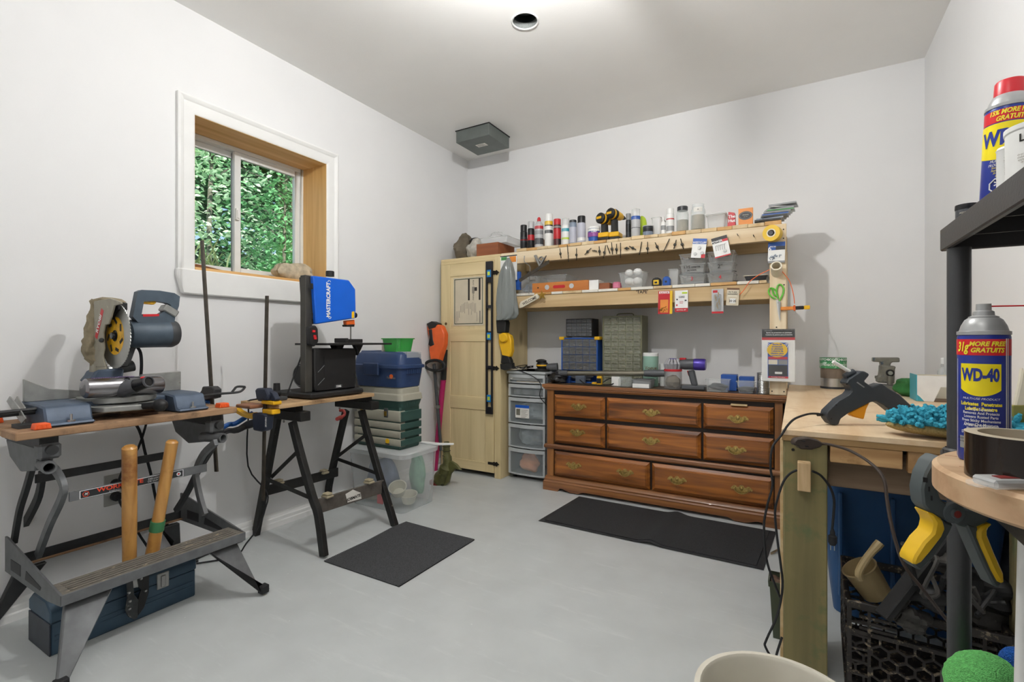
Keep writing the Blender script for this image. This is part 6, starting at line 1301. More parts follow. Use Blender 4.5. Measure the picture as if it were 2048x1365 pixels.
# ================================================================ left end: bag, blister, clamps
lump('plastic_bag', 'grey plastic bag hanging from the beam beside the cupboard door', 'bag', (0, 0, 0), (1, 1, 1), 'cl_bag', 51, 0)
pb = bpy.data.objects['plastic_bag.003'] if 'plastic_bag.003' in bpy.data.objects else [o for o in bpy.data.objects if o.name.startswith('plastic_bag')][-1]
bpy.data.objects.remove(pb)
g = G(); topq = at(1017, 516, y=-.50); prof_ = [(1017, 516, 2), (1016, 528, 8), (1014, 550, 15), (1013, 580, 20), (1013, 605, 22), (1014, 627, 22), (1011, 637, 20), (1008, 641, 13)]
n_ = 56; vs = []; fs = []; pr = []
for i in range(len(prof_)-1):
    for k in range(3): u = k/3; pr.append(tuple(prof_[i][j]*(1-u)+prof_[i+1][j]*u for j in range(3)))
pr.append(prof_[-1])
for i, (px, py, hw) in enumerate(pr):
    c_ = at(px, py, y=-.50); D = (c_-CAM).dot(_f); r_ = hw*D/FPX
    for k in range(n_):
        a_ = 2*PI*k/n_; f_ = 1+.24*abs(math.sin(k*PI/n_*7+i*.05))-.12+.07*math.sin(k*2*PI/n_*3+i*.4)+.05*math.sin(k*2*PI/n_*13+i*.7); vs.append((c_.x+math.cos(a_)*r_*f_, -.50+math.sin(a_)*min(r_, .045)*f_, c_.z))
for i in range(len(pr)-1):
    for k in range(n_): fs.append((i*n_+k, i*n_+(k+1) % n_, (i+1)*n_+(k+1) % n_, (i+1)*n_+k))
fs.append(tuple(range((len(pr)-1)*n_, len(pr)*n_))); g.poly(vs, fs); o = g.out('plastic_bag', 'cl_bag', ang=70); tag(o, 'grey plastic bag hanging from the beam beside the cupboard door', 'bag')
c_ = pk(1001, 1034, 513, 560, SY-.006); pack('seed_packet', 'white and green packet hung behind the grey plastic bag', 'packet', *c_, SY-.006, 0, 'c_white', [(.05, .4, .82, .95, 'c_green'), (.55, .95, .72, .95, 'c_orange'), (0, 1, .96, 1, 'c_char')])
gc = thing('spring_clamp', 'grey metal spring clamp hooked on the upper beam', 'clamp', at(1080, 522, y=SY-.03))
pslab('jaw', [(1068, 512), (1073, 510), (1080, 528), (1083, 533), (1079, 534)], 'steel', gc, .018, .002, y=SY-.03); pslab('jaw', [(1093, 511), (1091, 516), (1084, 528), (1078, 536), (1082, 524)], 'steel', gc, .018, .002, y=SY-.03); G().tube(ats([(1078, 518), (1083, 514), (1087, 519), (1083, 524), (1079, 521)], y=SY-.03), .006, 8, closed=True, sub=2).out('spring', 'steel', gc)
o = pslab('steel_ruler', [(1037, 559), (1098, 520), (1098, 527), (1040, 565)], 'bar_steel', None, .004, y=SY-.045); tag(o, 'flat dark steel bar leaning diagonally below the spring clamp', 'steel bar')
o = G().tube(ats([(1049, 512), (1049, 524), (1059, 532), (1060, 545), (1058, 575), (1058, 588)], y=SY-.02), .003, 6, sub=3).out('wire_hook', 'steel'); tag(o, 'bent grey wire hook hanging from the upper beam', 'hook')
# yellow tool hanging by the cupboard
hy = thing('reciprocating_saw', 'yellow and black cordless tool hanging beside the plastic bag', 'power tool', at(1012, 690, y=-.475)); yh = -.475
pslab('battery', [(996, 640), (1012, 638), (1016, 645), (1014, 666), (998, 667)], 'dw_black', hy, .07, .006, y=yh); q = at(1008, 676, y=yh-.03); G().lathe([(0, -.02), (.03, -.02), (.038, -.01), (.038, .05), (0, .05)], q, 20, axis=(0, 1, 0)).out('motor', 'dw_yellow', hy)
pslab('body', [(1000, 668), (1022, 670), (1025, 680), (1026, 702), (1022, 715), (1007, 712), (1003, 695), (1000, 685)], 'dw_yellow', hy, .055, .008, y=yh); pslab('grip', [(1007, 700), (1017, 699), (1019, 712), (1024, 722), (1024, 728), (1004, 727), (1006, 715)], 'dw_black', hy, .05, .006, y=yh); pslab('shoe', [(1003, 728), (1026, 726), (1027, 736), (1012, 741), (1004, 738)], 'dw_black', hy, .05, .003, y=yh)
# ================================================================ on the lower shelf
ZL = LOWZ+.001
a, b = span(1037, 1074, -.38); openbin('clear_bin', 'clear bin with blue lid flap at the left of the lower shelf', 'bin', a, b, -.41, -.2, ZL, ZL+.13, 'cl_plastic'); boxy('blue_carton', 'small blue carton in front of the left clear bin', 'carton', a-.01, a+.045, -.44, -.415, ZL+.03, ZL+.17, 'c_blue')
lump('cable_bundle', 'bluish cable bundle inside the left clear bin', 'cables', ((a+b)/2, -.3, ZL+.045), (.07, .06, .04), 'c_steelblue', 61)
a, b = span(1076, 1138, -.30, 550); openbin('clear_bin', 'large clear tub behind the orange wooden level', 'bin', a, b, -.36, -.12, ZL, ZL+.135, 'cl_plastic', .03)
wl_ = thing('wooden_level', 'orange wooden spirit level lying on the lower shelf edge', 'level', at(1120, 572, y=-.42)); a, b = at(1066, 571, y=-.42), at(1178, 571, y=-.42); zc = ZL+.036
wood('level_wood', '#a05a24', '#c07838', 'x', 9, .4); G().box(a.x, b.x, -.435, -.405, ZL+.001, ZL+.072).out('body', 'level_wood', wl_, bevel=.003)
for px in (1094, 1143): q = at(px, 572, y=-.436); G().lathe([(.0, -.002), (.018, -.002), (.018, .002)], (q.x, -.436, zc), 18, axis=(0, 1, 0)).out('vial_window', 'c_silver', wl_)
q = at(1118, 572, y=-.436); g = G(); g.prism([(q.x+dx, -.437, zc+dz) for dx, dz in ((-.05, 0), (-.042, .011), (.042, .011), (.05, 0), (.042, -.011), (-.042, -.011))], (0, .002, 0)); g.out('hand_slot', 'c_red', wl_); q = at(1076, 573, y=-.436); G().cyl((q.x, -.4365, zc), (q.x, -.434, zc), .006, n=10).out('hang_hole', 'black', wl_)
a, b = span(1180, 1222, -.40, 570); boxy('carton', 'small white and brown carton right of the wooden level', 'carton', a, a+.07, -.42, -.3, ZL, ZL+.07, 'c_white'); boxy('brown_block', 'brown wood block beside the white carton', 'wood block', a+.075, a+.15, -.42, -.33, ZL, ZL+.045, 'box_wood')
a, b = span(1156, 1228, -.25, 555); openbin('shallow_tub', 'shallow clear tub lying behind the white carton', 'tub', a, b, -.29, -.1, ZL, ZL+.06, 'cl_plastic', .02)
a, b = span(1228, 1243, -.36, 570); boxy('red_pouch', 'small pinkish red pouch left of the clear tub of balls', 'pouch', a, b, -.40, -.34, ZL, ZL+.05, 'c_pink', .01)
a, b = span(1241, 1291, -.39, 563); openbin('clear_tub', 'clear tub holding white balls on the lower shelf', 'tub', a, b, -.44, -.31, ZL, ZL+.105, 'cl_plastic', .018)
mx_ = (a+b)/2; gb_ = 'white balls in the clear tub'
for i, (dx, dy, dz, r_) in enumerate(((-.03, 0, .11, .028), (.03, 0, .112, .03), (-.03, .01, .05, .032), (.032, -.01, .048, .032), (0, .02, .045, .03))):
    o = G().ell((mx_+dx, -.375+dy, ZL+dz), (r_, r_, r_*.8), 14, 10).out('white_ball', 'c_white'); tag(o, ('left white ball on top of the clear tub', 'right white ball on top of the clear tub', 'white ball low at left inside the clear tub', 'white ball low at right inside the clear tub', 'white ball low in the middle of the clear tub')[i], 'ball', gb_)
def tape_measure(px, w, py0, m, m2, label, y=-.41):
    x, r, zt = fit(px, w, py0, y); t = thing('tape_measure', label, 'tape measure', (x, y, ZL)); h = zt-ZL
    g = G(); g.prism([(x-r, y, ZL), (x+r, y, ZL), (x+r, y, ZL+h*.7), (x+r*.6, y, ZL+h), (x-r*.5, y, ZL+h), (x-r, y, ZL+h*.75)], (0, .045, 0)); g.out('case', m2, t, bevel=.006); g = G(); g.box(x-r*.65, x+r*.65, y-.002, y+.01, ZL+h*.2, ZL+h*.75); g.out('face', m, t, bevel=.003); G().box(x-r*.3, x+r*.3, y-.004, y, ZL+h*.35, ZL+h*.55).out('logo', 'c_black', t)
tape_measure(1312, 18, 555.5, 'c_yellow', 'dw_black', 'yellow and black tape measure on the lower shelf'); tape_measure(1332, 15, 553, 'c_blue', 'c_blue', 'blue tape measure beside the yellow one')
a, b = span(1338, 1358, -.32, 555); openbin('clear_pouch', 'small clear pouch marked in pen left of the stacked clear bins', 'pouch', a, b, -.34, -.26, ZL, ZL+.12, 'cl_milky', .004); text('3/8', .035, 'ink', None, ((a+b)/2, -.345, ZL+.075), (1, 0, 0), (0, 0, 1)) if False else None
for ci, (p0, p1) in enumerate(((1360, 1412), (1415, 1469))):
    a, b = span(p0, p1, -.40, 545)
    for k in range(3):
        lb_ = ('bottom', 'middle', 'top')[k]+' clear bin of the '+('left', 'right')[ci]+' stack on the lower shelf'
        t = openbin('stacked_bin', lb_, 'bin', a+(k % 2)*.004, b-(k % 2)*.003, -.43, -.24, ZL+k*.066, ZL+k*.066+.064, 'cl_plastic', .012, group='clear bins stacked on the lower shelf')
        s_ = (('3', 'c_red'), ('4', 'c_red'))[ci] if k == 0 else (("2 1/2 coarse\nscrews", 'ink'), ('2"', 'ink'))[ci] if k == 1 else (('bolts', 'ink'), ('1 1/4 drywall', 'ink'))[ci]
        text(s_[0], .034 if len(s_[0]) < 4 else .020, s_[1], t, ((a+b)/2, -.436+.0, ZL+k*.066+.034), (1, 0, 0), (0, 0, 1), bold=.0004)
        if k < 2: lump('screw_heap', 'dark screws in the '+lb_.replace(' on the lower shelf', ''), 'screws', ((a+b)/2, -.33, ZL+k*.066+.014), (.085, .06, .012), 'c_grey', 70+k+ci*3, .1)
a, b = span(1489, 1536, -.40, 560); t = openbin('dark_tray', 'shallow dark tray at the right end of the lower shelf', 'tray', a, b, -.43, -.2, ZL, ZL+.035, 'c_char', .012, rim='c_cream')
# ================================================================ organizers on the dresser
ZD = DZ+.001
def organizer(name, label, x0, x1, y0, y1, z0, z1, cols, rows, fm, dm, top_skip=0, bot_skip=0, bw=.006, gap=.0035, capm=None):
    t = thing(name, label, 'organizer', ((x0+x1)/2, (y0+y1)/2, z0))
    for q in ((x0, x0+bw, z0, z1), (x1-bw, x1, z0, z1)): G().box(q[0], q[1], y0, y1, q[2], q[3]).out('side', fm, t, bevel=.001)
    G().box(x0+bw, x1-bw, y0, y1, z1-bw, z1).out('top', fm, t, bevel=.001); G().box(x0+bw, x1-bw, y0, y1, z0, z0+bw).out('bottom', fm, t); G().box(x0+bw, x1-bw, y1-.004, y1, z0+bw, z1-bw).out('back', fm, t)
    zz0, zz1 = z0+bw+bot_skip, z1-bw-top_skip; cw = (x1-x0-2*bw)/cols; rh = (zz1-zz0)/rows
    for r_ in range(rows): G().box(x0+bw, x1-bw, y0+.004, y1-.004, zz0+r_*rh-.001, zz0+r_*rh+.001).out('shelf_strip', fm, t)
    for c_ in range(1, cols): G().box(x0+bw+c_*cw-.001, x0+bw+c_*cw+.001, y0+.006, y1-.004, zz0, zz1).out('divider', fm, t)
    w_, h_ = cw-gap, rh-gap
    g = G(); g.box(-w_/2, w_/2, 0, .003, 0, h_); g.prism([(-w_*.36, 0, h_*.55), (w_*.36, 0, h_*.55), (w_*.30, -.008, h_*.72), (-w_*.30, -.008, h_*.72)], (0, 0, h_*.12)); g.box(-w_/2, -w_/2+.001, .003, y1-y0-.02, 0, h_*.8); g.box(w_/2-.001, w_/2, .003, y1-y0-.02, 0, h_*.8); g.box(-w_/2, w_/2, .003, y1-y0-.02, 0, .0015)
    pr_ = g.out('drawer', dm, t, local=True, smooth=False); n = 0; rd = random.Random(len(label))
    cg = G(); cg.ell((0, 0, 0), (w_*.34, .03, h_*.16), 8, 5); ct = cg.out('drawer_contents', 'c_grey', t, local=True)
    cm_ = [ct.data]
    for mm in ('c_brown', 'c_char', 'c_silver', 'brass'):
        me = ct.data.copy(); me.materials.clear(); me.materials.append(MATS[mm]); cm_.append(me)
    for r_ in range(rows):
        for c_ in range(cols):
            d = pr_ if n == 0 else pr_.copy()
            if n: COL.objects.link(d)
            d.parent = t; d.location = V((x0+bw+(c_+.5)*cw, y0+.002-rd.uniform(0, .003), zz0+r_*rh+gap/2))-t.location
            e = ct if n == 0 else ct.copy()
            if n: COL.objects.link(e)
            e.parent = t; e.data = cm_[rd.randrange(5)]; e.location = d.location+V((0, .045, h_*.2)); n += 1
    return t
clear('dr_smoke', '#8f9192', .2, .55); clear('dr_beige', '#b2b39e', .2, .62)
def rect(px0, px1, py0, py1, y): a, b = at(px0, py0, y=y), at(px1, py1, y=y); return a.x, b.x, b.z, a.z
a = rect(1122.5, 1195, 676, 741, -.30); zb_ = ZD; zt_ = a[3]
ob = organizer('parts_organizer', 'blue drawer organizer with yellow corners on the dresser', a[0], a[1], -.30, -.15, zb_, zt_, 5, 4, 'c_blue', 'dr_smoke', bot_skip=.085, bw=.009)
for xx in (a[0]+.004, a[1]-.004): G().box(xx-.02, xx+.02, -.306, -.145, zt_-.016, zt_+.008).out('corner_cap', 'dw_yellow', ob, bevel=.003)
b_ = rect(1132, 1184, 638.5, 676, -.27); organizer('parts_organizer', 'black drawer organizer stacked on the blue one', b_[0], b_[1], -.27, -.13, zt_+.009, b_[3], 5, 5, 'c_black', 'dr_smoke', bw=.004)
c_ = rect(1205, 1284, 633, 742, -.28); mat('org_beige', '#77765e', .5, .2, var=.08); organizer('parts_organizer', 'tall beige metal drawer organizer on the dresser', c_[0], c_[1], -.28, -.12, ZD, c_[3], 5, 9, 'org_beige', 'dr_beige', bw=.010)
G_ = G(); G_.tube([((c_[0]+c_[1])/2-.06, -.2, c_[3]), ((c_[0]+c_[1])/2-.05, -.2, c_[3]+.018), ((c_[0]+c_[1])/2+.05, -.2, c_[3]+.018), ((c_[0]+c_[1])/2+.06, -.2, c_[3])], .004, 8, sub=3); o = G_.out('carry_handle', 'org_beige', None); oo = [q for q in bpy.data.objects if q.name.startswith('parts_organizer') and q.get('label', '').startswith('tall beige')][0]; o.parent = oo; o.data.transform(Matrix.Translation(-oo.location))
# loose clutter in the blue organizer's bay and around
lump('wire_tangle', 'dark cable tangle in the open bay under the blue organizer', 'cables', ((a[0]+a[1])/2, -.27, ZD+.04), (.10, .03, .03), 'c_char', 81)
boxy('blue_pack', 'small blue and white pack on the dresser before the blue organizer', 'pack', a[0]+.03, a[0]+.10, -.37, -.34, ZD, ZD+.05, 'c_blue'); boxy('grey_pack', 'grey box leaning before the blue organizer', 'pack', a[0]+.14, a[0]+.21, -.36, -.33, ZD, ZD+.06, 'c_steelblue')
lump('black_pouch', 'black zip pouch at the left end of the dresser top', 'pouch', (at(1115, 757, y=-.40).x, -.40, ZD+.036), (.065, .05, .036), 'c_black', 82)
q = at(1200, 750, y=-.42); ey = thing('yellow_gauge', 'small yellow and black tool in front of the beige organizer', 'tool', (q.x, -.42, ZD)); G().box(q.x-.02, q.x+.015, -.435, -.405, ZD, ZD+.065).out('body', 'dw_yellow', ey, bevel=.004); G().box(q.x-.055, q.x-.02, -.44, -.40, ZD, ZD+.02).out('foot', 'dw_yellow', ey, bevel=.003); G().box(q.x-.018, q.x+.013, -.437, -.435, ZD+.015, ZD+.05).out('face', 'c_black', ey)
o = G().tube([(q.x+.02, -.42, ZD+.02), (q.x+.07, -.40, ZD+.05), (q.x+.10, -.42, ZD+.02), (q.x+.06, -.45, ZD+.006), (q.x-.03, -.46, ZD+.006), (q.x-.10, -.44, ZD+.006), (q.x-.16, -.40, ZD+.03)], .004, 6, sub=4).out('charger_cord', 'rubber'); tag(o, 'black cord looping before the beige organizer', 'cord')
a_ = at(1233, 760, y=-.42); boxy('white_card', 'white card leaning beside the small glass bowl', 'card', a_.x-.035, a_.x+.03, -.425, -.42, ZD, ZD+.065, 'c_white'); a_ = at(1251, 762, y=-.40); can('glass_bowl', 'small clear bowl of bits on the dresser', 'bowl', 1251, 29, 753, -.42, ZD, 'cl_glass', None, kind='jar')
a, b = span(1268, 1306, -.42, 760); t = openbin('grey_tray', 'grey open tray with white front on the dresser', 'tray', a, b, -.47, -.36, ZD, ZD+.055, 'c_grey', .006); G().box(a+.006, b-.012, -.476, -.472, ZD+.001, ZD+.028).out('label_strip', 'c_white', t)
can('tea_tin', 'mint green tin with white lid and red script on the dresser', 'tin', 1301.5, 31, 706, -.30, ZD, 'c_mint', 'c_white', kind='tin', txt=(('Vogue', .55, .034, 'c_brown'),))
can('white_canister', 'plain white canister behind the stick vacuum', 'canister', 1327, 16, 728, -.24, ZD, 'c_white', 'c_white', kind='tin')
# stick vacuum lying across the dresser
sv = thing('stick_vacuum', 'grey and purple stick vacuum lying on the dresser with its long wand', 'vacuum', (at(1360, 770, y=-.42).x, -.42, ZD)); yv = -.42
mat('sv_wand', '#8e897b', .3, .8, var=.05); mat('sv_gray', '#55575a', .35, .2, var=.05); mat('sv_purple', '#4b3a9a', .3, .3, var=.1); mat('sv_nickel', '#b3b3b8', .3, .5, var=.08)
w0, w1 = at(1122, 747, y=yv), at(1330, 747, y=yv)
G().tube([w0+(w1-w0)*.07, w0+(w1-w0)*.83], .0175, 16).out('wand', 'sv_wand', sv); G().tube([w0+V((-.01, 0, 0)), w0+(w1-w0)*.075], [.022, .023, .021], 16).out('wand_end', 'sv_gray', sv); G().tube([w0+(w1-w0)*.82, w0+(w1-w0)*.90, w1], [.022, .025, .023], 16).out('wand_collar', 'sv_gray', sv)
bn = at(1346, 762, y=yv); br_ = 17*((bn-CAM).dot(_f))/FPX
clear('sv_bin', '#a9aaa8', .15, .45); zb0 = ZD+.002
zred = at(1346, 741, y=yv).z; ztop = at(1346, 718, y=yv).z
G().lathe([(br_*.96, 0), (br_*1.0, .004), (br_, zred-zb0)], (bn.x, yv, zb0), 24, cap=False).out('dust_bin', 'sv_bin', sv); lump_ = G(); lump_.ell((bn.x, yv, zb0+.045), (br_*.85, br_*.85, .042), 14, 8, jit=.12); lump_.out('dust', 'bag_tan', sv)
G().lathe([(br_*1.02, 0), (br_*1.03, .012), (br_*.98, .014)], (bn.x, yv, zred-.006), 24).out('red_ring', 'c_red', sv)
for i in range(12):
    a_ = 2*PI*i/12; c0_ = V((bn.x+math.cos(a_)*br_*.72, yv+math.sin(a_)*br_*.72, zred+.010)); c1_ = V((bn.x+math.cos(a_)*br_*.55, yv+math.sin(a_)*br_*.55, ztop-.004)); G().tube([c0_, (c0_+c1_)/2+V((math.cos(a_)*.012, math.sin(a_)*.012, 0)), c1_], [.013, .014, .008], 8, sub=2).out('cyclone', 'sv_nickel', sv)
G().lathe([(br_*.5, 0), (br_*.55, .006), (br_*.4, .012), (0, .012)], (bn.x, yv, ztop-.010), 18).out('cyclone_cap', 'sv_purple', sv)
m0, m1 = at(1358, 729, y=yv), at(1412, 729.5, y=yv); G().tube([m0, m0+(m1-m0)*.2, m0+(m1-m0)*.56], [.026, .034, .035], 20).out('motor_body', 'sv_gray', sv); G().lathe([(.036, 0), (.037, .01), (.037, (m1-m0).length*.36), (.033, (m1-m0).length*.42), (0, (m1-m0).length*.42)], m0+(m1-m0)*.57, 24, axis=(1, 0, 0)).out('filter', 'sv_purple', sv)
q = at(1366, 718, y=yv); G().box(q.x-.02, q.x+.02, yv-.012, yv+.012, q.z-.008, q.z+.006).out('release_button', 'c_red', sv, bevel=.003)
pslab('handle', [(1375, 742), (1389, 740), (1396, 772), (1384, 773)], 'sv_gray', sv, .032, .008, y=yv); pslab('trigger', [(1374, 742), (1378, 742), (1381, 754), (1377, 752)], 'c_red', sv, .014, .002, y=yv); G().box(at(1364, 775, y=yv).x, at(1412, 775, y=yv).x, yv-.04, yv+.04, ZD+.001, ZD+.030).out('battery', 'sv_gray', sv, bevel=.008)
a, b = span(1413, 1459, -.44, 772); openbin('clear_bin', 'clear bin of black bits right of the vacuum battery', 'bin', a, b, -.48, -.38, ZD, ZD+.075, 'cl_plastic', .006); lump('black_bits', 'black plastic bits in the bin beside the vacuum', 'hardware', ((a+b)/2, -.43, ZD+.028), (.055, .035, .022), 'c_char', 91, .15)
a, b = span(1442, 1474, -.36, 765); boxy('blue_box', 'bright blue carton behind the clear bins on the dresser', 'carton', a, b, -.37, -.28, ZD, ZD+.10, 'c_blue'); a, b = span(1478, 1508, -.35, 765); boxy('blue_box', 'smaller blue carton left of the ribbed tin can', 'carton', a, b, -.36, -.28, ZD, ZD+.09, 'c_blue')
a, b = span(1474, 1511, -.45, 775); openbin('clear_bin', 'clear bin of screws left of the ribbed tin can', 'bin', a, b, -.49, -.40, ZD, ZD+.07, 'cl_plastic', .012); lump('screw_heap', 'heap of screws in the bin left of the ribbed can', 'screws', ((a+b)/2, -.445, ZD+.022), (.045, .03, .016), 'c_char', 92, .15)
x, r, zt = fit(1526, 25, 746, -.44); rc_ = thing('ribbed_can', 'ribbed silver tin can beside the rack post', 'can', (x, -.44, ZD)); pr_ = [(0, 0), (r, 0)]
for i in range(12): z_ = .008+i*(zt-ZD-.016)/12; pr_ += [(r, z_), (r*.96, z_+.003), (r, z_+.006)]
pr_ += [(r, zt-ZD), (r*.94, zt-ZD), (r*.94, .01)]; G().lathe(pr_, (x, -.44, ZD), 24, cap=False).out('body', 'silver', rc_, ang=20)
# drop cloth pack hung on the post
c_ = pk(1524, 1590, 659, 764, SY-.075); t = pack('drop_cloth_pack', 'plastic drop cloth pack with blue label hung on the rack post', 'pack', *c_, SY-.075, 0, 'c_white', [(0, 1, .82, 1, 'c_black'), (0, 1, .79, .84, 'c_red'), (.18, .8, .06, .74, 'c_blue'), (.2, .78, .42, .47, 'c_red'), (.2, .48, .32, .41, 'c_cream'), (.5, .78, .32, .41, 'c_grey'), (.2, .78, .1, .31, 'c_char'), (.4, .62, .14, .18, 'c_white'), (.2, .8, .06, .095, 'c_red')], [('Bache de protection en plastique', .52, .93, .0095, 'white'), ('Cubierta de plastico para proteccion', .52, .89, .009, 'white'), ('POLYTARP', .2, .965, .008, 'c_grey'), ('9 x 12 feet / 2.7 x 3.6 m', .5, .077, .007, 'white')], th=.022)
w_, h_ = c_[2], c_[3]
g = G(); g.prism([(-.005+.062*w_/.2*math.cos(2*PI*i/32), -.0145, h_*.10+.042*math.sin(2*PI*i/32)) for i in range(32)], (0, .001, 0)); g.out('label_oval', 'c_yellow', t, local=True); text('Bache de\nprotection\nen plastique\nCubierta de\nplastico para\nproteccion', .0125, 'c_blue', t, (-.005, -.0148, h_*.10), (1, 0, 0), (0, 0, 1), bold=.0004, local=True)
for s_ in (-1, 1):
    for k in range(5): G().bar((-.005+s_*(.05+.004*k), -.0138, h_*.235), (-.005+s_*(.022+.012*k), -.0138, h_*.165-.008*k), .0003, .0026, up=(1, 0, 0)).out('ray', 'white', t, local=True)
G().box(-w_/2-.003, w_/2+.003, -.0155, .012, -h_/2-.006, h_/2-.002).out('wrapper', 'cl_film', t, local=True, bevel=.004)
# cables and sander on the tower
tz = .8425
ds = thing('palm_sander', 'yellow and black random sander on the plastic drawer tower', 'sander', (.88, -.28, tz)); q = at(1086, 733, y=-.30)
G().lathe([(0, 0), (.058, 0), (.060, .012), (.045, .022), (0, .022)], (q.x-.01, -.29, tz), 20).out('pad', 'dw_black', ds); G().ell((q.x-.01, -.29, tz+.045), (.05, .045, .035), 16, 10).out('body', 'dw_black', ds); g = G(); g.lathe([(.047, .0), (.050, .006), (.047, .012)], (q.x-.01, -.29, tz+.040), 20, cap=False); g.out('stripe', 'dw_yellow', ds); G().ell((q.x-.02, -.29, tz+.078), (.045, .035, .016), 14, 8).out('grip', 'dw_black', ds); G().tube([(q.x+.03, -.29, tz+.03), (q.x+.11, -.27, tz+.035)], [.028, .032], 14).out('dust_canister', 'sv_gray', ds)
rr = random.Random(12); g = G(); P_ = [V((.71+.09*math.cos(i*1.3)+rr.uniform(-.02, .02), -.29+.07*math.sin(i*1.7)+rr.uniform(-.02, .02), tz+.008+.035*rr.random())) for i in range(22)]; g.tube(P_, .0032, 6, sub=4); o = g.out('cable_tangle', 'rubber'); tag(o, 'tangle of black cables on the plastic drawer tower', 'cables')
P_ = [V((.72+.07*math.cos(i*1.5+1)+rr.uniform(-.02, .02), -.31+.05*math.sin(i*1.9)+rr.uniform(-.02, .02), tz+.006+.02*rr.random())) for i in range(14)]; o = G().tube(P_, .003, 6, sub=4).out('cable_tangle', 'c_cream'); tag(o, 'tangle of cream cable under the black cables on the tower', 'cables')
o = G().tube([(.74, -.38, tz+.01), (.86, -.41, tz-.02), (.95, -.43, tz-.06), (.985, -.45, .735), (.975, -.45, .70), (.97, -.44, .66), (1.0, -.43, .62), (1.015, -.42, .60)], .0035, 6, sub=4).out('loose_cable', 'rubber'); tag(o, 'black cord drooping from tower to dresser side', 'cord')
# aluminium level hung on the cupboard door
al = thing('box_level', 'long dark box level with blue vials hanging on the cupboard door', 'level', at(979, 680, y=CY-.02)); a, b = at(973, 524, y=CY-.018), at(986, 829, y=CY-.018); mat('lv_dark', '#2a2a2e', .4, .4, var=.1); mat('lv_blue', '#1d7fc4', .35, var=.05); mat('lv_vial', '#c5d64a', .2, var=.05)
W_ = b.x-a.x; zt_, zb_ = a.z, b.z; yl2 = CY-.012
for x_ in (a.x, b.x-.012): G().box(x_, x_+.012, yl2-.02, yl2, zb_, zt_).out('rail', 'lv_dark', al, bevel=.001)
def cross(z0, z1, m='lv_dark', d=.017): return G().box(a.x+.012, b.x-.012, yl2-d, yl2-.003, z0, z1).out('web', m, al)
cross(zt_-.075, zt_); cross(zt_-.165, zt_-.105); cross(zb_, zb_+.055); cross(zb_+.10, zb_+.125); zm = at(980, 672, y=yl2).z; cross(zm-.035, zm+.035); cross(at(980, 614, y=yl2).z-.012, at(980, 614, y=yl2).z+.012); cross(at(980, 735, y=yl2).z-.012, at(980, 735, y=yl2).z+.012)
for px, py in ((979, 548), (979, 673), (979.5, 797)):
    z_ = at(px, py, y=yl2).z; v_ = G().box(a.x+.010, b.x-.010, yl2-.021, yl2-.005, z_-.028, z_+.028).out('vial_frame', 'lv_blue', al, bevel=.003); G().box(a.x+.019, b.x-.019, yl2-.0225, yl2-.02, z_-.014, z_+.014).out('vial', 'lv_vial', v_)
# ================================================================ black plastic shelf unit beside the camera
KS = 1.3
def kz(z): return CAM.z+(z-CAM.z)*KS
mat('shelf_black', '#3b3b3c', .45, var=.06, bump=.06, bs=180); mat('shelf_dark', '#2b2b2c', .5, var=.08); mat('pole_black', '#3c3d3f', .42, var=.05, bump=.04, bs=200)
su = thing('plastic_shelf', 'black plastic shelf unit in the right foreground', 'shelf', (3.04, -3.1, 0))
UX0, UX1, UY0, UY1 = 2.884, 3.262, -3.56, -2.334
ZT, ZM, ZLo = kz(1.264), kz(.905), kz(.545)
for zt, nm in ((ZT, 'shelf'), (ZM, 'shelf'), (ZLo, 'shelf')):
    d = G().box(UX0+.012, UX1-.012, UY0+.012, UY1-.012, zt-.008, zt-.003).out('shelf_deck', 'shelf_dark', su)
    for q in ((UX0, UX0+.012, UY0, UY1), (UX1-.012, UX1, UY0, UY1), (UX0+.012, UX1-.012, UY0, UY0+.012), (UX0+.012, UX1-.012, UY1-.012, UY1)): G().box(*q, zt-.047, zt).out('shelf_rim', 'shelf_black', su, bevel=.0025)
    for k in range(1, 6): G().box(UX0+.012, UX1-.012, UY1-k*.15, UY1-k*.15+.004, zt-.040, zt-.008).out('shelf_rib', 'shelf_dark', su)
    G().box(3.04, 3.044, UY0+.012, UY1-.012, zt-.040, zt-.008).out('shelf_rib', 'shelf_dark', su)
pq = at(1918, 700, y=-2.375)
for x_, y_ in ((pq.x, -2.375), (3.225, -2.375), (2.93, -3.52), (3.225, -3.52)):
    for z0, z1 in ((.0, ZLo-.048), (ZLo, ZM-.048), (ZM, ZT-.048)):
        G().lathe([(.0190, 0), (.0190, z1-z0)], (x_, y_, z0), 20, cap=True).out('pole', 'pole_black', su)
    for z_ in (ZM, ZLo): G().lathe([(.026, -.001), (.026, .008), (.0215, .012)], (x_, y_, z_), 20, cap=False).out('pole_collar', 'shelf_black', su)
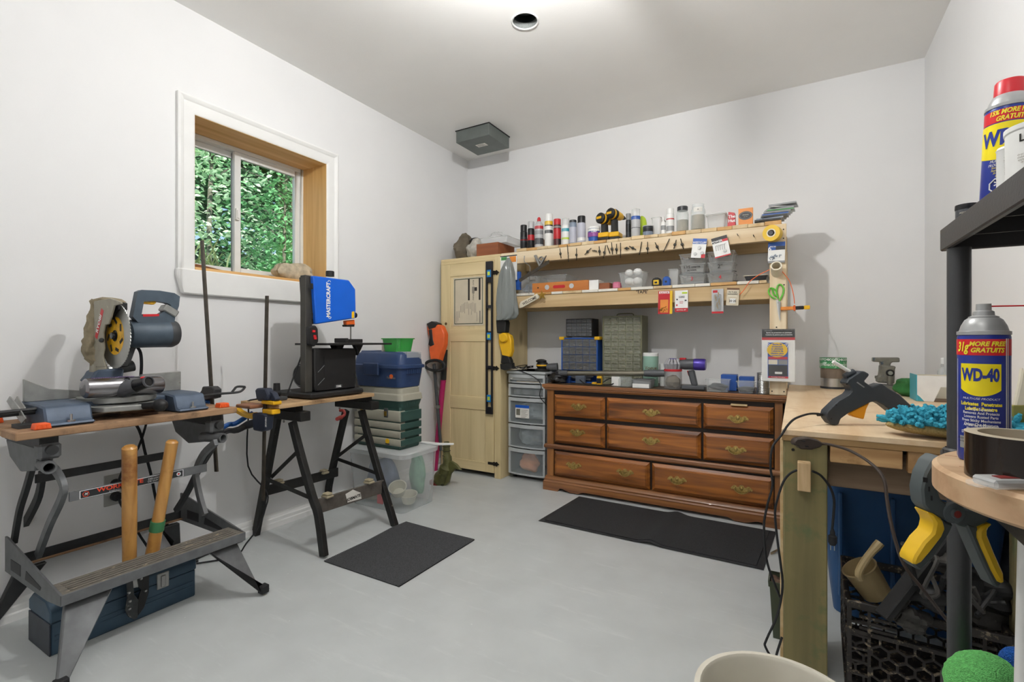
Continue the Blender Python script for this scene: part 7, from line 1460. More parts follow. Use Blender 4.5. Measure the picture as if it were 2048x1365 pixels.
# ================================================================ spray lubricant cans
mat('wd_blue', '#23358f', .28, var=.04); mat('wd_yellow', '#f6e112', .3, var=.03); mat('wd_red', '#d8232e', .3, var=.04); mat('wd_grey', '#a9aaaa', .35, .3, var=.05); mat('wd_txt', '#f3e23a', .35, var=0); mat('wd_cap', '#cf2430', .35, var=.05)
def arcband(r, a0, a1, z0, z1, m, par, name='print_block', n=14, shape=None, dr=.0004):
    g = G()
    def f(u, v):
        a = a0+(a1-a0)*u; lo = z0; hi = z1
        if shape: lo, hi = shape(u)
        return V((math.sin(a)*(r+dr), -math.cos(a)*(r+dr), lo+(hi-lo)*v))
    g.grid(f, n, 2); return g.out(name, m, par, local=True, fix=False)
def lube_can(label, loc, rz, r, h, capped, rot=None):
    t = thing('spray_can', label, 'spray can', loc, rot=rot or (0, 0, rz))
    L = dict(local=True)
    G().lathe([(0, 0), (r*.93, 0), (r, .005), (r, h-.006), (r*.97, h-.002), (r*.95, h)], (0, 0, 0), 36).out('body', 'wd_blue', t, **L)
    G().lathe([(r*.95, h-.003), (r*1.02, h-.002), (r*1.02, h+.003), (r*.93, h+.004), (r*.86, h+.012), (r*.72, h+.021), (r*.6, h+.024)], (0, 0, 0), 36, cap=False).out('dome', 'wd_grey', t, **L)
    if capped: G().lathe([(r*.93, h+.004), (r*.68, h+.012), (r*.66, h+.045), (r*.6, h+.048), (0, h+.048)], (0, 0, 0), 28).out('cap', 'wd_cap', t, **L)
    else:
        G().lathe([(r*.58, h+.022), (r*.58, h+.026), (r*.42, h+.028), (r*.40, h+.034), (r*.30, h+.036), (r*.29, h+.046), (0, h+.046)], (0, 0, 0), 24).out('nozzle', 'wd_grey', t, **L)
        G().tube([(r*.2, 0, h+.042), (r*3.4, .05, h+.042)], .0011, 6).out('straw', 'wd_red', t, **L)
    tx = lambda s, sz, m, z, a=0, bold=0, shear=0, fitw=None, nm='lettering', lead=1: text(s, sz, m, t, (math.sin(a)*(r+.0006), -math.cos(a)*(r+.0006), z), (1, 0, 0), (0, 0, 1), wrap=((0, 0, 0), r+.0006), depth=.0004, bold=bold, shear=shear, fit=fitw, name=nm, leading=lead, local=True)
    arcband(r, -1.45, 1.45, h*.83, h*.955, 'wd_red', t)
    if capped:
        arcband(r, -1.5, 1.5, h*.45, h*.82, 'wd_yellow', t, dr=.0006, shape=lambda u: (h*(.50-.05*(1-(2*u-1)**2)), h*.82))
        tx('WD-40', .036, 'wd_blue', h*.665, bold=.0016, fitw=.082); tx('15% MORE FREE\nGRATUITS', .011, 'wd_txt', h*.893, bold=.0004, shear=.25, fitw=.06)
        tx('MULTI-USE PRODUCT\nPRODUIT MULTI-USAGE', .0065, 'white', h*.42, shear=.25, fitw=.055); tx('Stops Squeaks\nRemoves Rust\nFrees Parts\nLoosens', .005, 'wd_txt', h*.33, a=-.25, shear=.25)
        for a_, nn in ((-.35, 8), (.45, 3)):
            g = G(); P_ = []
            for i in range(nn):
                b_ = 2*PI*i/nn+(PI/8 if nn == 8 else -PI/2); x_, z_ = .0125*math.cos(b_), .0125*math.sin(b_); aa = a_+x_/r; P_.append(V((math.sin(aa)*(r+.001), -math.cos(aa)*(r+.001), h*.19+z_)))
            g.tube(P_, .0012, 5, closed=True); g.out('hazard_mark', 'white', t, **L); tx('*', .03, 'white', h*.175, a=a_)
        tx('EXTREME DANGER\nINFLAMMABLE CONTENU\nSOUS PRESSION', .0068, 'white', h*.075, fitw=.06)
    else:
        arcband(r, -.88, .72, h*.50, h*.77, 'wd_yellow', t, dr=.0006, shape=lambda u: (h*(.565-.05*(1-(2*u-1)**2)), h*.765))
        tx('WD-40', .026, 'wd_blue', h*.675, a=-.08, bold=.0012, fitw=.046); tx('31g', .020, 'wd_txt', h*.893, a=-.80, bold=.0007, shear=.25, fitw=.019); tx('MORE FREE\nGRATUITS', .0095, 'wd_txt', h*.893, a=.20, bold=.0004, shear=.25, fitw=.044)
        tx('MULTI-USE PRODUCT', .0045, 'white', h*.495, a=-.05, shear=.2); tx('Lubricates  Penetrates\nLubrifie  Penetre', .0075, 'wd_txt', h*.435, a=-.05, bold=.0003, fitw=.050)
        tx('Stops Squeaks\nRemoves And Protects\nLoosens Rusted Parts\nFrees Sticky Mechanisms\nDrives Out Moisture', .0058, 'white', h*.355, a=-.05, bold=.0001, fitw=.046); tx('Arrete les grincements\nElimine et protege\nDegage les pieces rouillees\nRepousse l humidite', .0058, 'white', h*.245, a=-.05, bold=.0001, fitw=.048)
        arcband(r, -.95, .78, h*.10, h*.195, 'wd_grey', t); tx('WARNING: FLAMMABLE. Contents\nunder pressure. Do not wipe dry.', .0042, 'ink', h*.165, a=-.05)
        for a_ in (.95, 1.05): arcband(r, a_, a_+.05, .002, h*.96, 'white', t, n=2)
        arcband(r, -1.17, -1.14, .002, h*.80, 'white', t, n=2, dr=.0005)
    return t
cf = lambda p: math.atan2((CAM.y-p.y), (CAM.x-p.x))+PI/2
mb = thing('round_board', 'thick round wooden board lying on the middle black shelf', 'board', (3.020, -2.725, ZM+.001)); wood('cut_board', '#ad8a66', '#cfb18d', 'x', 7, .6, stretch=.12, stain='#cba481')
p_ = V((3.020, -2.725, ZM+.001)); BT = .042; G().lathe([(0, 0), (.212, 0), (.218, .005), (.218, .037), (.212, BT), (0, BT)], p_, 64).out('disc', 'cut_board', mb); 
for k in range(3): G().box(p_.x-.19, p_.x+.19, p_.y-.08+k*.08, p_.y-.0792+k*.08, p_.z+BT-.0002, p_.z+BT+.0003).out('glue_line', 'box_wood', mb)
bz = p_.z+BT+.001
w1 = at(1967, 800, D=.586*KS); lube_can('blue and yellow spray can without cap on the round board', (w1.x, w1.y, bz), cf(w1)-.06, .0308, .198, False)
w2 = at(2006, 300, D=.665*KS); a_ = cf(w2); lube_can('taller blue and yellow spray can with red cap on the top shelf', (w2.x, w2.y, ZT+.0005), 0, .0313, .172, True, rot=(0, R(2.5), a_+.12))
# black and brown tape roll on the board
tq = at(2041, 860, D=.505*KS); tp_ = thing('packing_tape', 'roll of dark glossy packing tape on the round board', 'tape roll', (tq.x, tq.y, bz)); mat('tape_dark', '#231a14', .18, var=.5, vs=18, wear='#6a4018', ws=9, wa=.6, aniso=(1, 1, .15)); mat('tape_core', '#b8ad98', .7, var=.05)
G().lathe([(.046, 0), (.056, 0), (.056, .06), (.046, .06)], (tq.x, tq.y, bz), 44, cap=False).out('tape', 'tape_dark', tp_); G().lathe([(.046, .0605), (.042, .0605), (.042, -.0), (.046, -.0)], (tq.x, tq.y, bz), 44, cap=False).out('core', 'tape_core', tp_); G().lathe([(.0565, .0602), (.043, .0610)], (tq.x, tq.y, bz), 44, cap=False).out('edge', 'tape_core', tp_)
pkq = at(2024, 966, z=bz+.006); pk_ = thing('sleeved_brush', 'white wrapped packet with dark red stripe on the round board', 'packet', (pkq.x, pkq.y, bz), YAW)
G().box(-.034, .09, -.014, .020, .0005, .012).out('sleeve', 'cl_milky', pk_, local=True, bevel=.003); G().box(-.018, .09, -.004, .008, .0122, .0132).out('stripe', 'crank_red', pk_, local=True); G().box(-.05, -.034, -.006, .012, .001, .008).out('tip', 'cl_film', pk_, local=True, bevel=.002)
# top shelf: white cans, dark jar
wc = at(2086, 320, D=.56*KS); t = thing('paint_can', 'larger white can with black print at the right photo edge', 'can', (wc.x, wc.y, ZT+.0005), cf(wc)); G().lathe([(0, 0), (.040, 0), (.0405, .076), (.042, .078), (.042, .085), (.037, .086), (0, .084)], (0, 0, 0), 32).out('body', 'c_white', t, local=True); text('LOAD', .016, 'ink', t, (-.004, -.0408, .063), (1, 0, 0), (0, 0, 1), wrap=((0, 0, 0), 0.0408), local=True, bold=.0004)
text('directions for use\nshake well before\napplying to clean\ndry surfaces', .004, 'inkgrey', t, (-.014, -.0408, .033), (1, 0, 0), (0, 0, 1), wrap=((0, 0, 0), 0.0408), local=True)
wc = at(2024, 340, D=.60*KS); t = thing('paint_can', 'smaller white can behind the larger white can', 'can', (wc.x, wc.y, ZT+.0005), cf(wc)); G().lathe([(0, 0), (.018, 0), (.018, .067), (.019, .069), (.017, .073), (0, .073)], (0, 0, 0), 24).out('body', 'c_white', t, local=True); text('net contents 118 ml\nflammable liquid', .0035, 'inkgrey', t, (-.006, -.0182, .04), (0, 0, 1), (-1, 0, 0), wrap=None, local=True)
wc = at(1934, 425, D=.765*KS); t = thing('small_jar', 'small dark grey jar with black lid on the top shelf corner', 'jar', (wc.x, wc.y, ZT+.0005), cf(wc)); G().lathe([(0, 0), (.018, 0), (.018, .03), (.017, .032)], (0, 0, 0), 24).out('body', 'c_char', t, local=True); G().lathe([(.0185, .030), (.019, .032), (.0185, .040), (0, .040)], (0, 0, 0), 24).out('lid', 'c_black', t, local=True); text('ASSORTED', .005, 'c_cream', t, (0, -.0182, .022), (1, 0, 0), (0, 0, 1), wrap=((0, 0, 0), .0182), local=True)
# spring clamp hanging from the middle shelf
mat('sp_grey', '#4f5657', .5, var=.06); mat('sp_light', '#596164', .5, var=.05); mat('sp_yellow', '#e3b722', .45, var=.08)
scp = thing('spring_clamp', 'grey spring clamp with yellow grips on the middle black shelf', 'clamp', at(1907, 1028, D=.64*KS))
def fslab(name, pts, m, par, th, D, bevel=0):
    g = G(); g.slab([at(a, b, D=D) for a, b in pts], _f*th); return g.out(name, m, par, bevel=bevel)
DC = .64*KS
fslab('jaw', [(1872, 912), (1866, 908), (1850, 918), (1836, 945), (1830, 975), (1833, 1005), (1845, 1020), (1870, 1034), (1895, 1040), (1912, 1030), (1905, 1012), (1885, 1007), (1868, 995), (1860, 970), (1862, 945), (1874, 928)], 'sp_grey', scp, .030, DC, .003)
fslab('jaw', [(1893, 1010), (1930, 1014), (1945, 1012), (1965, 1030), (1952, 1045), (1925, 1052), (1900, 1045), (1890, 1030)], 'sp_grey', scp, .032, DC+.004, .003)
fslab('grip_arm', [(1852, 1022), (1868, 1030), (1878, 1040), (1895, 1044), (1885, 1065), (1855, 1110), (1828, 1136), (1814, 1126), (1812, 1118), (1830, 1090), (1850, 1070), (1856, 1050)], 'sp_grey', scp, .027, DC, .003); fslab('grip', [(1840, 1018), (1852, 1022), (1870, 1034), (1875, 1052), (1868, 1068), (1845, 1098), (1828, 1118), (1815, 1124), (1810, 1118), (1815, 1105), (1832, 1078), (1850, 1060), (1854, 1040)], 'sp_yellow', scp, .034, DC-.002, .005)
fslab('grip_arm', [(1916, 1040), (1948, 1052), (1955, 1075), (1975, 1110), (1990, 1150), (1985, 1168), (1975, 1168), (1955, 1130), (1935, 1085)], 'sp_grey', scp, .027, DC, .003); fslab('grip', [(1940, 1055), (1950, 1044), (1970, 1042), (1958, 1052), (1958, 1065), (1972, 1100), (1990, 1140), (1991, 1158), (1982, 1160), (1968, 1135), (1948, 1090), (1940, 1070)], 'sp_yellow', scp, .034, DC-.002, .005)
q = at(1909, 1027, D=DC-.017); G().lathe([(.0, -.006), (.0075, -.006), (.008, -.002), (.017, -.001), (.018, .004)], q, 20, axis=_f).out('pivot', 'sp_light', scp); G().cyl(q-_f*.0065, q-_f*.004, .006, n=12).out('pivot_pin', 'crank_red', scp)
G().tube([at(1870, 1000, D=DC), at(1885, 1006, D=DC), at(1905, 1009, D=DC), at(1925, 1012, D=DC), at(1938, 1010, D=DC)], .0022, 6, sub=3).out('spring', 'steel', scp)
for k in range(3): q = at(1850+k*5, 960+k*18, D=DC-.013); G().box(q.x-.003, q.x+.003, q.y-.002, q.y+.002, q.z-.004, q.z+.004).out('jaw_rib', 'black', scp)
# bottom shelf: scrubbers, white pipe
mat('scrub_green', '#86f384', .7, var=.2, vs=220, bump=1, bs=420); mat('scrub_blue', '#1767c9', .6, var=.2, vs=200, bump=1, bs=400)
sg_ = at(1968, 1350, D=.70*KS); t = thing('mesh_scrubber', 'bright green mesh scrubber on the lower black shelf', 'scrubber', (sg_.x, sg_.y, ZLo+.0005)); g = G(); g.ell((0, 0, 0), 1, 40, 22)
for v in g.b.verts:
    p = v.co; k = 1+.025*math.sin(p.x*40)*math.sin(p.z*36+p.y*20); v.co = V((0, 0, .058))+_r*(p.x*.064*k)+_f*(p.y*.05*k)+V((0, 0, p.z*.056*k))
g.out('mesh_pad', 'scrub_green', t, local=True, ang=80)
sg_ = at(2036, 1318, D=.77*KS); o = G().ell((sg_.x, sg_.y, ZLo+.034), (.030, .030, .033), 18, 12).out('mesh_scrubber', 'scrub_blue'); tag(o, 'blue mesh scrubber behind the green one', 'scrubber')
b0 = at(2044, 1600, D=.55*KS); b1 = at(2062, 930, D=.55*KS); b0.z = ZLo+.001; o = G().tube([b0, b1], [.012, .012], 20).out('white_pipe', 'c_white'); tag(o, 'smooth white pipe standing on the lower shelf at the right edge', 'pipe')
# ================================================================ on the workbench
ZB = BZ+.001
mat('gun_dark', '#31363c', .5, var=.08, wear='#7d7a72', ws=60, wa=.7); mat('gun_orange', '#e59a1f', .4, var=.05)
gg = thing('glue_gun', 'dark grey glue gun with orange trigger on the workbench', 'glue gun', at(1690, 800, D=1.68)); DG = 1.68
zz = lambda L: [(1620+a/6.827, 660+b/6.827) for a, b in L]
gb = [(178, 1150), (195, 1100), (350, 950), (480, 880), (522, 830), (505, 775), (445, 725), (475, 670), (640, 565), (690, 560), (760, 600), (755, 625), (690, 700), (795, 772), (925, 725), (1015, 790), (1165, 875), (1370, 1065), (1370, 1095), (1345, 1112), (1080, 1120), (955, 1020), (855, 968), (780, 980), (485, 1125), (375, 1205), (345, 1285), (290, 1292), (245, 1278), (190, 1205)]
fslab('body', zz(gb), 'gun_dark', gg, .038, DG, .006); fslab('trigger', zz([(490, 1130), (790, 985), (745, 1080), (710, 1218), (650, 1205), (560, 1180)]), 'gun_orange', gg, .022, DG, .003)
a_, b_ = at(*zz([(315, 435)])[0], D=DG), at(*zz([(600, 610)])[0], D=DG); G().cyl(a_, b_, .0062, n=14).out('glue_stick', 'c_white', gg); G().cyl(at(*zz([(470, 640)])[0], D=DG), at(*zz([(600, 570)])[0], D=DG), .010, n=12).out('feed_collar', 'gun_dark', gg)
fslab('vent_slot', zz([(580, 715), (595, 705), (692, 775), (680, 785)]), 'steel', gg, .0395, DG); 
for p in ((355, 1028), (500, 740), (290, 1215)): q = at(*zz([p])[0], D=DG-.019); G().cyl(q, q-_f*.001, .003, n=8).out('screw', 'black', gg)
for k in range(5): q = at(1644-k*2.2, 830, D=DG); G().cyl(q-_r*.0012, q+_r*.0012, .0052, n=10).out('strain_relief', 'black', gg)
G().tube([at(1645, 830, D=DG), at(1634, 828, D=DG), at(1615, 829, D=1.66), at(1590, 838, D=1.62), at(1575, 852, D=1.60), at(1562, 872, D=1.58), at(1545, 895, D=1.57), at(1541, 934, D=1.57), at(1545, 971, D=1.57), at(1535, 1010, D=1.57), at(1528, 1053, D=1.57), at(1533, 1119, D=1.57), at(1548, 1165, D=1.57), at(1560, 1195, D=1.60)], .0036, 8, sub=5).out('power_cord', 'rubber', gg)
# chenille mitt
mat('mitt_blue', '#3aa0b8', .9, var=.25, vs=60, bump=.6, bs=200); mat('mitt_mesh', '#a08a58', .9, var=.3, vs=200)
mxc = at(1762, 850, y=-1.795).x+.185; mt = thing('chenille_mitt', 'turquoise chenille dusting mitt at the front of the workbench', 'mitt', (mxc, -1.795, ZB)); mc = V((mxc, -1.795, ZB+.042))
g = G(); g.ell(mc+V((0, 0, -.012)), (.175, .07, .028), 32, 12); g.out('base', 'mitt_mesh', mt); rr = random.Random(30); g = G(); g.ell(mc+V((0, 0, .004)), (.175, .068, .026), 24, 10)
for i in range(270):
    th = rr.uniform(0, 2*PI); v_ = rr.uniform(.02, 1)**.7; ph = v_*PI/2*1.05
    n = V((math.sin(ph)*math.cos(th), math.sin(ph)*math.sin(th), math.cos(ph))); p = mc+V((n.x*.168, n.y*.066, n.z*.034)); nn = V((n.x/.2, n.y/.07, n.z/.04)).normalized(); sd2 = V((rr.uniform(-1, 1), rr.uniform(-1, 1), rr.uniform(-.6, .2)))*.008; L_ = rr.uniform(.018, .028)
    if p.z+nn.z*L_ < ZB+.012: continue
    g.tube([p, p+nn*L_*.6+sd2*.3, p+nn*L_+sd2], [.0078, .0084, .005], 7, sub=2)
o = g.out('chenille', 'mitt_blue', mt, ang=80); o['kind'] = 'stuff'
# tape stack at the back
for i, (z0, z1, m, r_, nm) in enumerate(((0, .012, 'c_char', .066, 'thin black roll at the bottom of the tape stack'), (.012, .062, 'silver', .064, 'silver duct tape roll in the tape stack'), (.062, .122, 'brown_tape', .065, 'brown tape roll in the middle of the tape stack'), (.122, .162, 'tape_green2', .069, 'green printed tape roll below the top of the stack'), (.162, .186, 'tape_green3', .070, 'green printed tape roll on top of the tape stack'))):
    mat('brown_tape', '#75685a', .4, var=.15, vs=40, aniso=(1, 1, .2)); mat('tape_green2', '#4d9a64', .4, var=.1, wear='#c9ddcf', ws=30, wa=.56); mat('tape_green3', '#2f8552', .4, var=.1, wear='#bfd8c8', ws=40, wa=.6)
    q = at(1666, 740, y=-.16); t = thing('tape_roll', nm, 'tape roll', (q.x, -.16, ZB+z0), group='tape rolls stacked on the workbench'); G().lathe([(.04, 0), (r_, 0), (r_, z1-z0-.0008), (.04, z1-z0-.0008), (.04, 0)], (0, 0, 0), 32, cap=False).out('tape', m, t, local=True); G().lathe([(.038, 0), (.0398, 0), (.0398, z1-z0-.001), (.038, z1-z0-.001), (.038, 0)], (0, 0, 0), 28, cap=False).out('core', 'tape_core', t, local=True)
    if i >= 3:
        for a_ in (-2.2, -1.2, -.2): text('SCOTCH', .018, 'white', t, (math.cos(a_-.3)*r_, math.sin(a_-.3)*r_, (z1-z0)/2), (1, 0, 0), (0, 0, 1), wrap=((0, 0, 0), r_), local=True, bold=.0005)
# bench vise
mat('vise_steel', '#77766d', .5, .4, var=.2, vs=30, wear='#4b5a66', ws=20, wa=.56)
vs_ = thing('bench_vise', 'small worn steel bench vise at the back of the workbench', 'vise', at(1778, 760, y=-.2)); yv_ = -.20
v6 = lambda L: [(1620+a/6.827, 660+b/6.827) for a, b in L]
pslab('jaw', v6([(850, 378), (1210, 378), (1215, 440), (1115, 440), (1090, 460), (1090, 500), (960, 500), (950, 440), (850, 435)]), 'vise_steel', vs_, .06, .004, y=yv_); pslab('body', v6([(950, 480), (1160, 495), (1145, 540), (1140, 730), (905, 715), (905, 640), (935, 630), (945, 560)]), 'vise_steel', vs_, .08, .006, y=yv_)
q = at(*v6([(1095, 590)])[0], y=yv_-.045); G().cyl(q, q+V((0, .02, 0)), .020, n=18).out('screw_boss', 'black', vs_); G().cyl(q+V((0, -.012, -.0)), q+V((0, .01, 0)), .011, n=14).out('screw', 'silver', vs_); q = at(*v6([(1090, 680)])[0], y=yv_-.05); G().cyl(q+V((0, 0, -.03)), q+V((0, 0, .02)), .013, n=14).out('clamp_screw', 'vise_steel', vs_)
q0 = at(*v6([(905, 760)])[0], y=yv_); q1 = at(*v6([(1228, 760)])[0], y=yv_); G().box(q0.x, q1.x, yv_-.07, yv_+.08, ZB, ZB+.035).out('base', 'vise_steel', vs_, bevel=.005); q = at(*v6([(885, 645)])[0], y=yv_); G().cyl(q, q+V((.04, 0, 0)), .008, n=10).out('lock_handle', 'vise_steel', vs_)
lump('green_bag', 'dark green cloth bag between the vise and the teal box', 'bag', (at(1828, 775, y=-.45).x, -.45, ZB+.045), (.085, .07, .05), mat('cloth_green', '#2c6b33', .8, var=.25, vs=20), 101, .12)
o = G().tube(ats([(1802, 762), (1812, 762), (1822, 760), (1835, 752), (1860, 752)], y=-.46), [.007, .010, .007, .006], 8, sub=2).out('wooden_twig', 'bark'); tag(o, 'knotty twig sticking out of the green bag', 'twig')
cbx = thing('open_carton', 'open teal and white carton on the workbench', 'carton', (3.17, -.72, ZB)); a_ = at(1832, 790, y=-.70)
xx0, xx1 = a_.x, 3.255
G().box(xx0, xx0+.004, -.70, -.55, ZB, ZB+.125).out('panel', 'c_teal', cbx); g = G(); y_ = -.702; g.prism([(xx0+.004, y_, ZB), (xx0+.065, y_, ZB), (xx0+.09, y_, ZB+.07), (xx1, y_, ZB+.07), (xx1, y_, ZB+.122), (xx0+.004, y_, ZB+.122)], (0, .004, 0)); g.out('panel', 'c_white', cbx); G().box(xx0+.004, xx1, -.70, -.55, ZB+.0005, ZB+.003).out('panel', 'c_brown', cbx); G().box(xx0+.004, xx1, -.554, -.55, ZB+.003, ZB+.12).out('panel', 'c_cream', cbx); g = G(); g.prism([(xx0+.004, y_-.0006, ZB), (xx0+.03, y_-.0006, ZB), (xx0+.015, y_-.0006, ZB+.02), (xx0+.004, y_-.0006, ZB+.03)], (0, .0005, 0)); g.out('print_block', 'c_teal', cbx)
can('glue_bottle', 'clear squeeze bottle with orange label behind the teal carton', 'bottle', 1886, 24, 716, -.42, ZB, 'cl_milky', 'c_white', kind='bottle', bands=((.08, .3, 'c_orange'), (.3, .42, 'c_yellow')))
bq = at(2042, 800, D=1.36); bp_ = thing('paint_brush', 'pale bristle paint brush in an olive sleeve at the right edge', 'paint brush', (bq.x, bq.y, ZB), YAW); mat('olive', '#8a8440', .5, var=.1)
G().box(-.03, .06, -.008, .008, .0, .11).out('sleeve', 'olive', bp_, local=True, bevel=.002); G().box(-.028, .06, -.0088, -.008, .012, .038).out('barcode_label', 'c_white', bp_, local=True)
for k in range(9): G().box(-.024+k*.003, -.024+k*.003+.0012+.0006*(k % 2), -.0092, -.0088, .018, .034).out('barcode_bar', 'ink', bp_, local=True)
text('SHERMAN', .014, 'c_cream', bp_, (.012, -.009, .055), (1, 0, 0), (0, 0, 1), local=True, bold=.0004); g = G(); g.prism([(-.022, -.006, .105), (.05, -.006, .105), (.03, -.006, .175), (.0, -.006, .215), (-.006, -.006, .175)], (0, .012, 0)); g.out('bristles', 'c_cream', bp_, local=True, bevel=.003)
# extension cord socket on the leg, cords
mat('cord_brown', '#3b3029', .45, var=.1)
ex = thing('extension_cord', 'brown extension cord with its socket end on the bench leg', 'cord', at(1612, 886, D=1.545)); a_ = at(1584, 885, D=1.545)
fslab('socket_end', [(1584, 882), (1590, 876), (1612, 874), (1632, 879), (1643, 886), (1640, 893), (1620, 899), (1598, 898), (1592, 891), (1584, 890)], 'cord_brown', ex, .024, 1.535, .004)
for p in ((1606, 883), (1613, 893)): q = at(*p, D=1.522); G().box(q.x-.006, q.x+.006, q.y-.001, q.y+.001, q.z-.0015, q.z+.0015).out('slot', 'black', ex)
G().tube([at(1641, 888, D=1.535), at(1660, 890, D=1.50), at(1700, 902, D=1.42), at(1745, 930, D=1.34), at(1768, 960, D=1.30), at(1774, 1000, D=1.28), at(1785, 1060, D=1.25), at(1808, 1130, D=1.22), at(1850, 1185, D=1.20), at(1885, 1230, D=1.20), at(1935, 1290, D=1.20), at(1965, 1340, D=1.2), at(1975, 1400, D=1.22)], .0042, 8, sub=5).out('cable', 'cord_brown', ex)
lc_ = thing('lamp_cord', 'black cord hung over the wooden block on the bench leg', 'cord', at(1608, 940, D=1.52)); DL = 1.53
G().tube([at(1664, 1062, D=DL), at(1667, 1030, D=DL), at(1668, 1000, D=DL), at(1660, 975, D=DL), at(1642, 952, D=DL), at(1625, 943, D=DL-.005)], .0036, 8, sub=4).out('cable', 'rubber', lc_)
G().tube([at(1594, 941, D=DL-.005), at(1580, 948, D=DL), at(1567, 964, D=DL), at(1556, 995, D=DL), at(1550, 1027, D=DL), at(1555, 1082, D=DL), at(1561, 1127, D=DL), at(1565, 1175, D=DL), at(1555, 1230, D=DL), at(1533, 1280, D=DL), at(1531, 1295, D=DL), at(1550, 1325, D=DL), at(1553, 1310, D=DL+.01), at(1564, 1275, D=DL+.02)], .0036, 8, sub=4).out('cable', 'rubber', lc_)
q = at(1665, 1078, D=DL); G().lathe([(.004, .03), (.007, .02), (.007, .012), (.012, .008), (.012, -.012), (.008, -.02), (0, -.02)], q, 14).out('plug', 'rubber', lc_)
for k in (-1, 1): G().box(q.x+k*.005-.001, q.x+k*.005+.001, q.y-.003, q.y+.003, q.z-.036, q.z-.02).out('prong', 'silver', lc_)
# ================================================================ under the bench
mat('bin_blue', '#2f5a8c', .45, var=.1, vs=5)
bb = thing('storage_bin', 'large dark blue plastic bin under the workbench', 'bin', (2.98, -1.18, 0)); g = G(); shell(g, [rrect(2.75, 3.21, -1.37, -.98, .05, .002), rrect(2.70, 3.255, -1.44, -.92, .06, .56)]); g.out('body', 'bin_blue', bb); g = G(); shell(g, [rrect(2.695, 3.258, -1.445, -.915, .06, .555), rrect(2.685, 3.262, -1.455, -.905, .065, .558), rrect(2.685, 3.262, -1.455, -.905, .065, .585), rrect(2.70, 3.255, -1.44, -.92, .06, .59)], False, True); g.out('lid', 'bin_blue', bb)
for k in range(3): G().box(2.76+k*.16, 2.775+k*.16, -1.446, -1.415, .10, .50).out('stiffening_rib', 'bin_blue', bb, bevel=.004)
# milk crate
mat('crate_black', '#2b2724', .5, var=.2, vs=30, wear='#8a7d68', ws=45, wa=.56)
CR = thing('milk_crate', 'dusty black milk crate under the workbench front', 'crate', (2.758, -1.842, 0), R(-2)); CWd, CLn, CHt = .37, .36, .275
def crate_wall(p, d, W_, name):
    """one lattice wall in local space from p along d"""
    p = V(p); d = V(d); nrm = V((0, 0, 1)).cross(d)
    P = lambda u, z: p+d*u+V((0, 0, z))
    G().bar(P(0, CHt-.012), P(W_, CHt-.012), .016, .024).out('rim', 'crate_black', CR, local=True, bevel=.003); G().bar(P(0, .012), P(W_, .012), .014, .024).out('rim', 'crate_black', CR, local=True)
    for z_ in (CHt-.045, CHt-.062, CHt-.079): G().bar(P(.03, z_), P(W_*.33, z_), .008, .008).out('grille_bar', 'crate_black', CR, local=True); G().bar(P(W_*.67, z_), P(W_-.03, z_), .008, .008).out('grille_bar', 'crate_black', CR, local=True)
    G().bar(P(.0, CHt-.095), P(W_, CHt-.095), .010, .012).out('rail', 'crate_black', CR, local=True)
    g = G(); n = int(W_/.038); w_ = W_/n; rows = 5; rh = (CHt-.095-.02)/rows
    for j in range(rows):
        for i in range(n+1):
            o_ = (j % 2)*w_/2; u = i*w_+o_
            if u > W_: continue
            z0 = .02+j*rh; g.bar(P(u, z0+rh*.18), P(u, z0+rh*.82), .007, .006, up=d)
            for s_ in (-1, 1):
                u2 = u+s_*w_/2
                if 0 <= u2 <= W_: g.bar(P(u, z0+rh*.82), P(u2, z0+rh*1.18), .007, .006)
    g.out('lattice', 'crate_black', CR, local=True)['kind'] = 'stuff'
    for z_ in (.05, .09, .13, .17, .21): G().bar(P(0, z_), P(.055, z_), .012, .006).out('corner_rib', 'crate_black', CR, local=True); G().bar(P(W_-.055, z_), P(W_, z_), .012, .006).out('corner_rib', 'crate_black', CR, local=True)
    G().bar(P(.005, 0), P(.005, CHt), .014, .012, up=d).out('corner_post', 'crate_black', CR, local=True); G().bar(P(.055, .01), P(.055, CHt-.02), .010, .008, up=d).out('corner_post', 'crate_black', CR, local=True); G().bar(P(W_-.055, .01), P(W_-.055, CHt-.02), .010, .008, up=d).out('corner_post', 'crate_black', CR, local=True)
crate_wall((0, 0, 0), (1, 0, 0), CWd, 'front'); crate_wall((CWd, 0, 0), (0, 1, 0), CLn, 'right'); crate_wall((CWd, CLn, 0), (-1, 0, 0), CWd, 'back'); crate_wall((0, CLn, 0), (0, -1, 0), CLn, 'left')
G().box(.005, CWd-.005, .005, CLn-.005, .004, .010).out('bottom', 'crate_black', CR, local=True)
# scoop in the crate
mat('scoop_beige', '#a8946c', .5, var=.06); scq = at(1735, 1160, D=1.56); sc2 = thing('plastic_scoop', 'beige plastic scoop standing in the crate corner', 'scoop', scq); ax_ = V((-.45, -.15, .75)).normalized()
G().lathe([(.0, -.055), (.036, -.055), (.042, -.05), (.05, .04), (.053, .045), (.048, .046), (.038, -.045), (0, -.046)], scq, 28, axis=ax_, cap=False).out('cup', 'scoop_beige', sc2); h0, h1 = at(1722, 1160, D=1.50), at(1760, 1086, D=1.50); G().tube([h0, at(1718, 1145, D=1.50), at(1735, 1115, D=1.50), h1], [.009, .011, .011, .013], 10, sub=3).out('handle', 'scoop_beige', sc2)
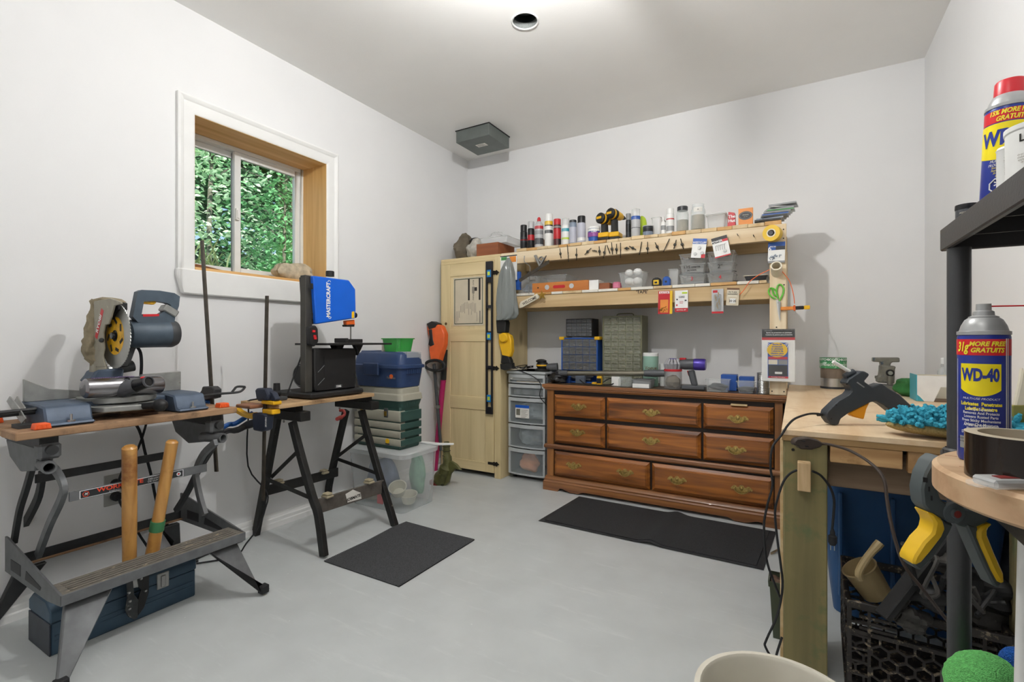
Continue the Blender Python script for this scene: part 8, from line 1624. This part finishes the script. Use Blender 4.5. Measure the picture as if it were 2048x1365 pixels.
# straps and odd black gear heaped in the crate
mat('gear_black', '#1a1a1b', .6, var=.3, vs=20); mat('gear_grey', '#3d3b38', .6, var=.3, vs=20)
for nm, lb_, pts, r_, m in (('tool_bar', 'long black bar leaning out of the crate', [(1765, 1235), (1900, 1060)], .022, 'gear_black'), ('tool_bar', 'thin grey rod leaning out of the crate beside the bar', [(1785, 1240), (1905, 1092)], .008, 'gear_grey')):
    P_ = [at(*p, D=1.42) for p in pts]; g = G(); g.bar(P_[0], P_[1], r_*2, r_); tag(g.out(nm, m, bevel=.003), lb_, 'bar')
for i, (px, py, rx, m, lb_) in enumerate(((1842, 1185, .06, 'gear_black', 'black gear bag beside the lower pole in the crate'), (1870, 1120, .05, 'gear_grey', 'dark grey strap bundle above the gear bag in the crate'), (1965, 1180, .07, 'gear_black', 'black harness bundle right of the lower pole'), (1990, 1235, .06, 'gear_grey', 'dark grey pouch at the right side of the crate'), (1820, 1240, .05, 'gear_grey', 'grey pouch low in the front of the crate'))):
    q = at(px, py, D=1.42); lump('gear_bundle', lb_, 'gear', q, (rx, rx*.7, rx*.65), m, 110+i, .28)
rr = random.Random(44)
for i in range(5):
    px, py = 1830+i*38, 1130+i*22; P_ = [at(px+rr.uniform(-30, 30), py+rr.uniform(-40, 40), D=1.36+rr.uniform(-.03, .03)) for _ in range(5)]
    o = G().tube(P_, .006, 6, sub=4).out('webbing_strap', 'gear_grey' if i % 2 else 'gear_black'); tag(o, ('first', 'second', 'third', 'fourth', 'rightmost')[i]+' dark webbing strap from the left draped over the crate gear', 'strap', 'webbing straps in the crate')
# plant pot, shard, bucket
mat('pot_green', '#3b4334', .6, var=.15); mat('soil', '#5b4638', .95, var=.4, vs=40, bump=.8, bs=60)
pq_ = at(1556, 1310, z=.0); pt = thing('plant_pot', 'tall square dark green plant pot behind the bench leg', 'plant pot', (2.565, -1.72, 0)); px0, px1, py0, py1 = 2.535, 2.60, -1.69, -1.60
g = G(); shell(g, [rrect(px0+.012, px1-.012, py0+.012, py1-.012, .004, .001), rrect(px0, px1, py0, py1, .004, .205)]); g.out('body', 'pot_green', pt); g = G(); shell(g, [rrect(px0-.003, px1+.003, py0-.003, py1+.003, .004, .19), rrect(px0-.004, px1+.004, py0-.004, py1+.004, .004, .21), rrect(px0, px1, py0, py1, .004, .21)], False); g.out('rim', 'pot_green', pt)
g = G(); g.grid(lambda u, v: (px0+.004+(px1-px0-.008)*u, py0+.004+(py1-py0-.008)*v, .196+.006*math.sin(u*9)*math.cos(v*7)), 8, 8); g.out('soil', 'soil', pt)
g = G(); a_ = at(1541, 1110, z=.004); b_ = at(1566, 1098, z=.004); g.prism([a_, b_, b_+V((.0, .02, 0)), a_+V((.01, .012, 0))], (0, 0, .012)); o = g.out('wood_shard', 'pale_ply'); tag(o, 'small wood splinter on the floor beside the bench leg', 'wood scrap')
mat('bucket_white', '#d9d4c6', .45, var=.06, vs=8, wear='#8f8878', ws=50, wa=.72)
bu = thing('bucket', 'off white plastic bucket at the bottom edge of the photo', 'bucket', (2.595, -2.60, 0)); bo = V((2.592, -2.600, 0))
G().lathe([(0, .001), (.125, 0), (.130, .01), (.148, .36), (.156, .362), (.157, .375), (.146, .376), (.142, .37), (.126, .014), (0, .012)], bo, 48, cap=False).out('body', 'bucket_white', bu)
g = G(); g.lathe([(.150, .325), (.156, .327), (.156, .337), (.150, .339)], bo, 48, cap=False); g.out('rib', 'bucket_white', bu)
g = G(); g.tube([bo+V((math.cos(a)*.158, math.sin(a)*.158*.55-.05, .33-.10*abs(math.sin(a*1.0)))) for a in [PI*k/12 for k in range(13)]], .003, 6, sub=2); g.out('bail', 'steel', bu)
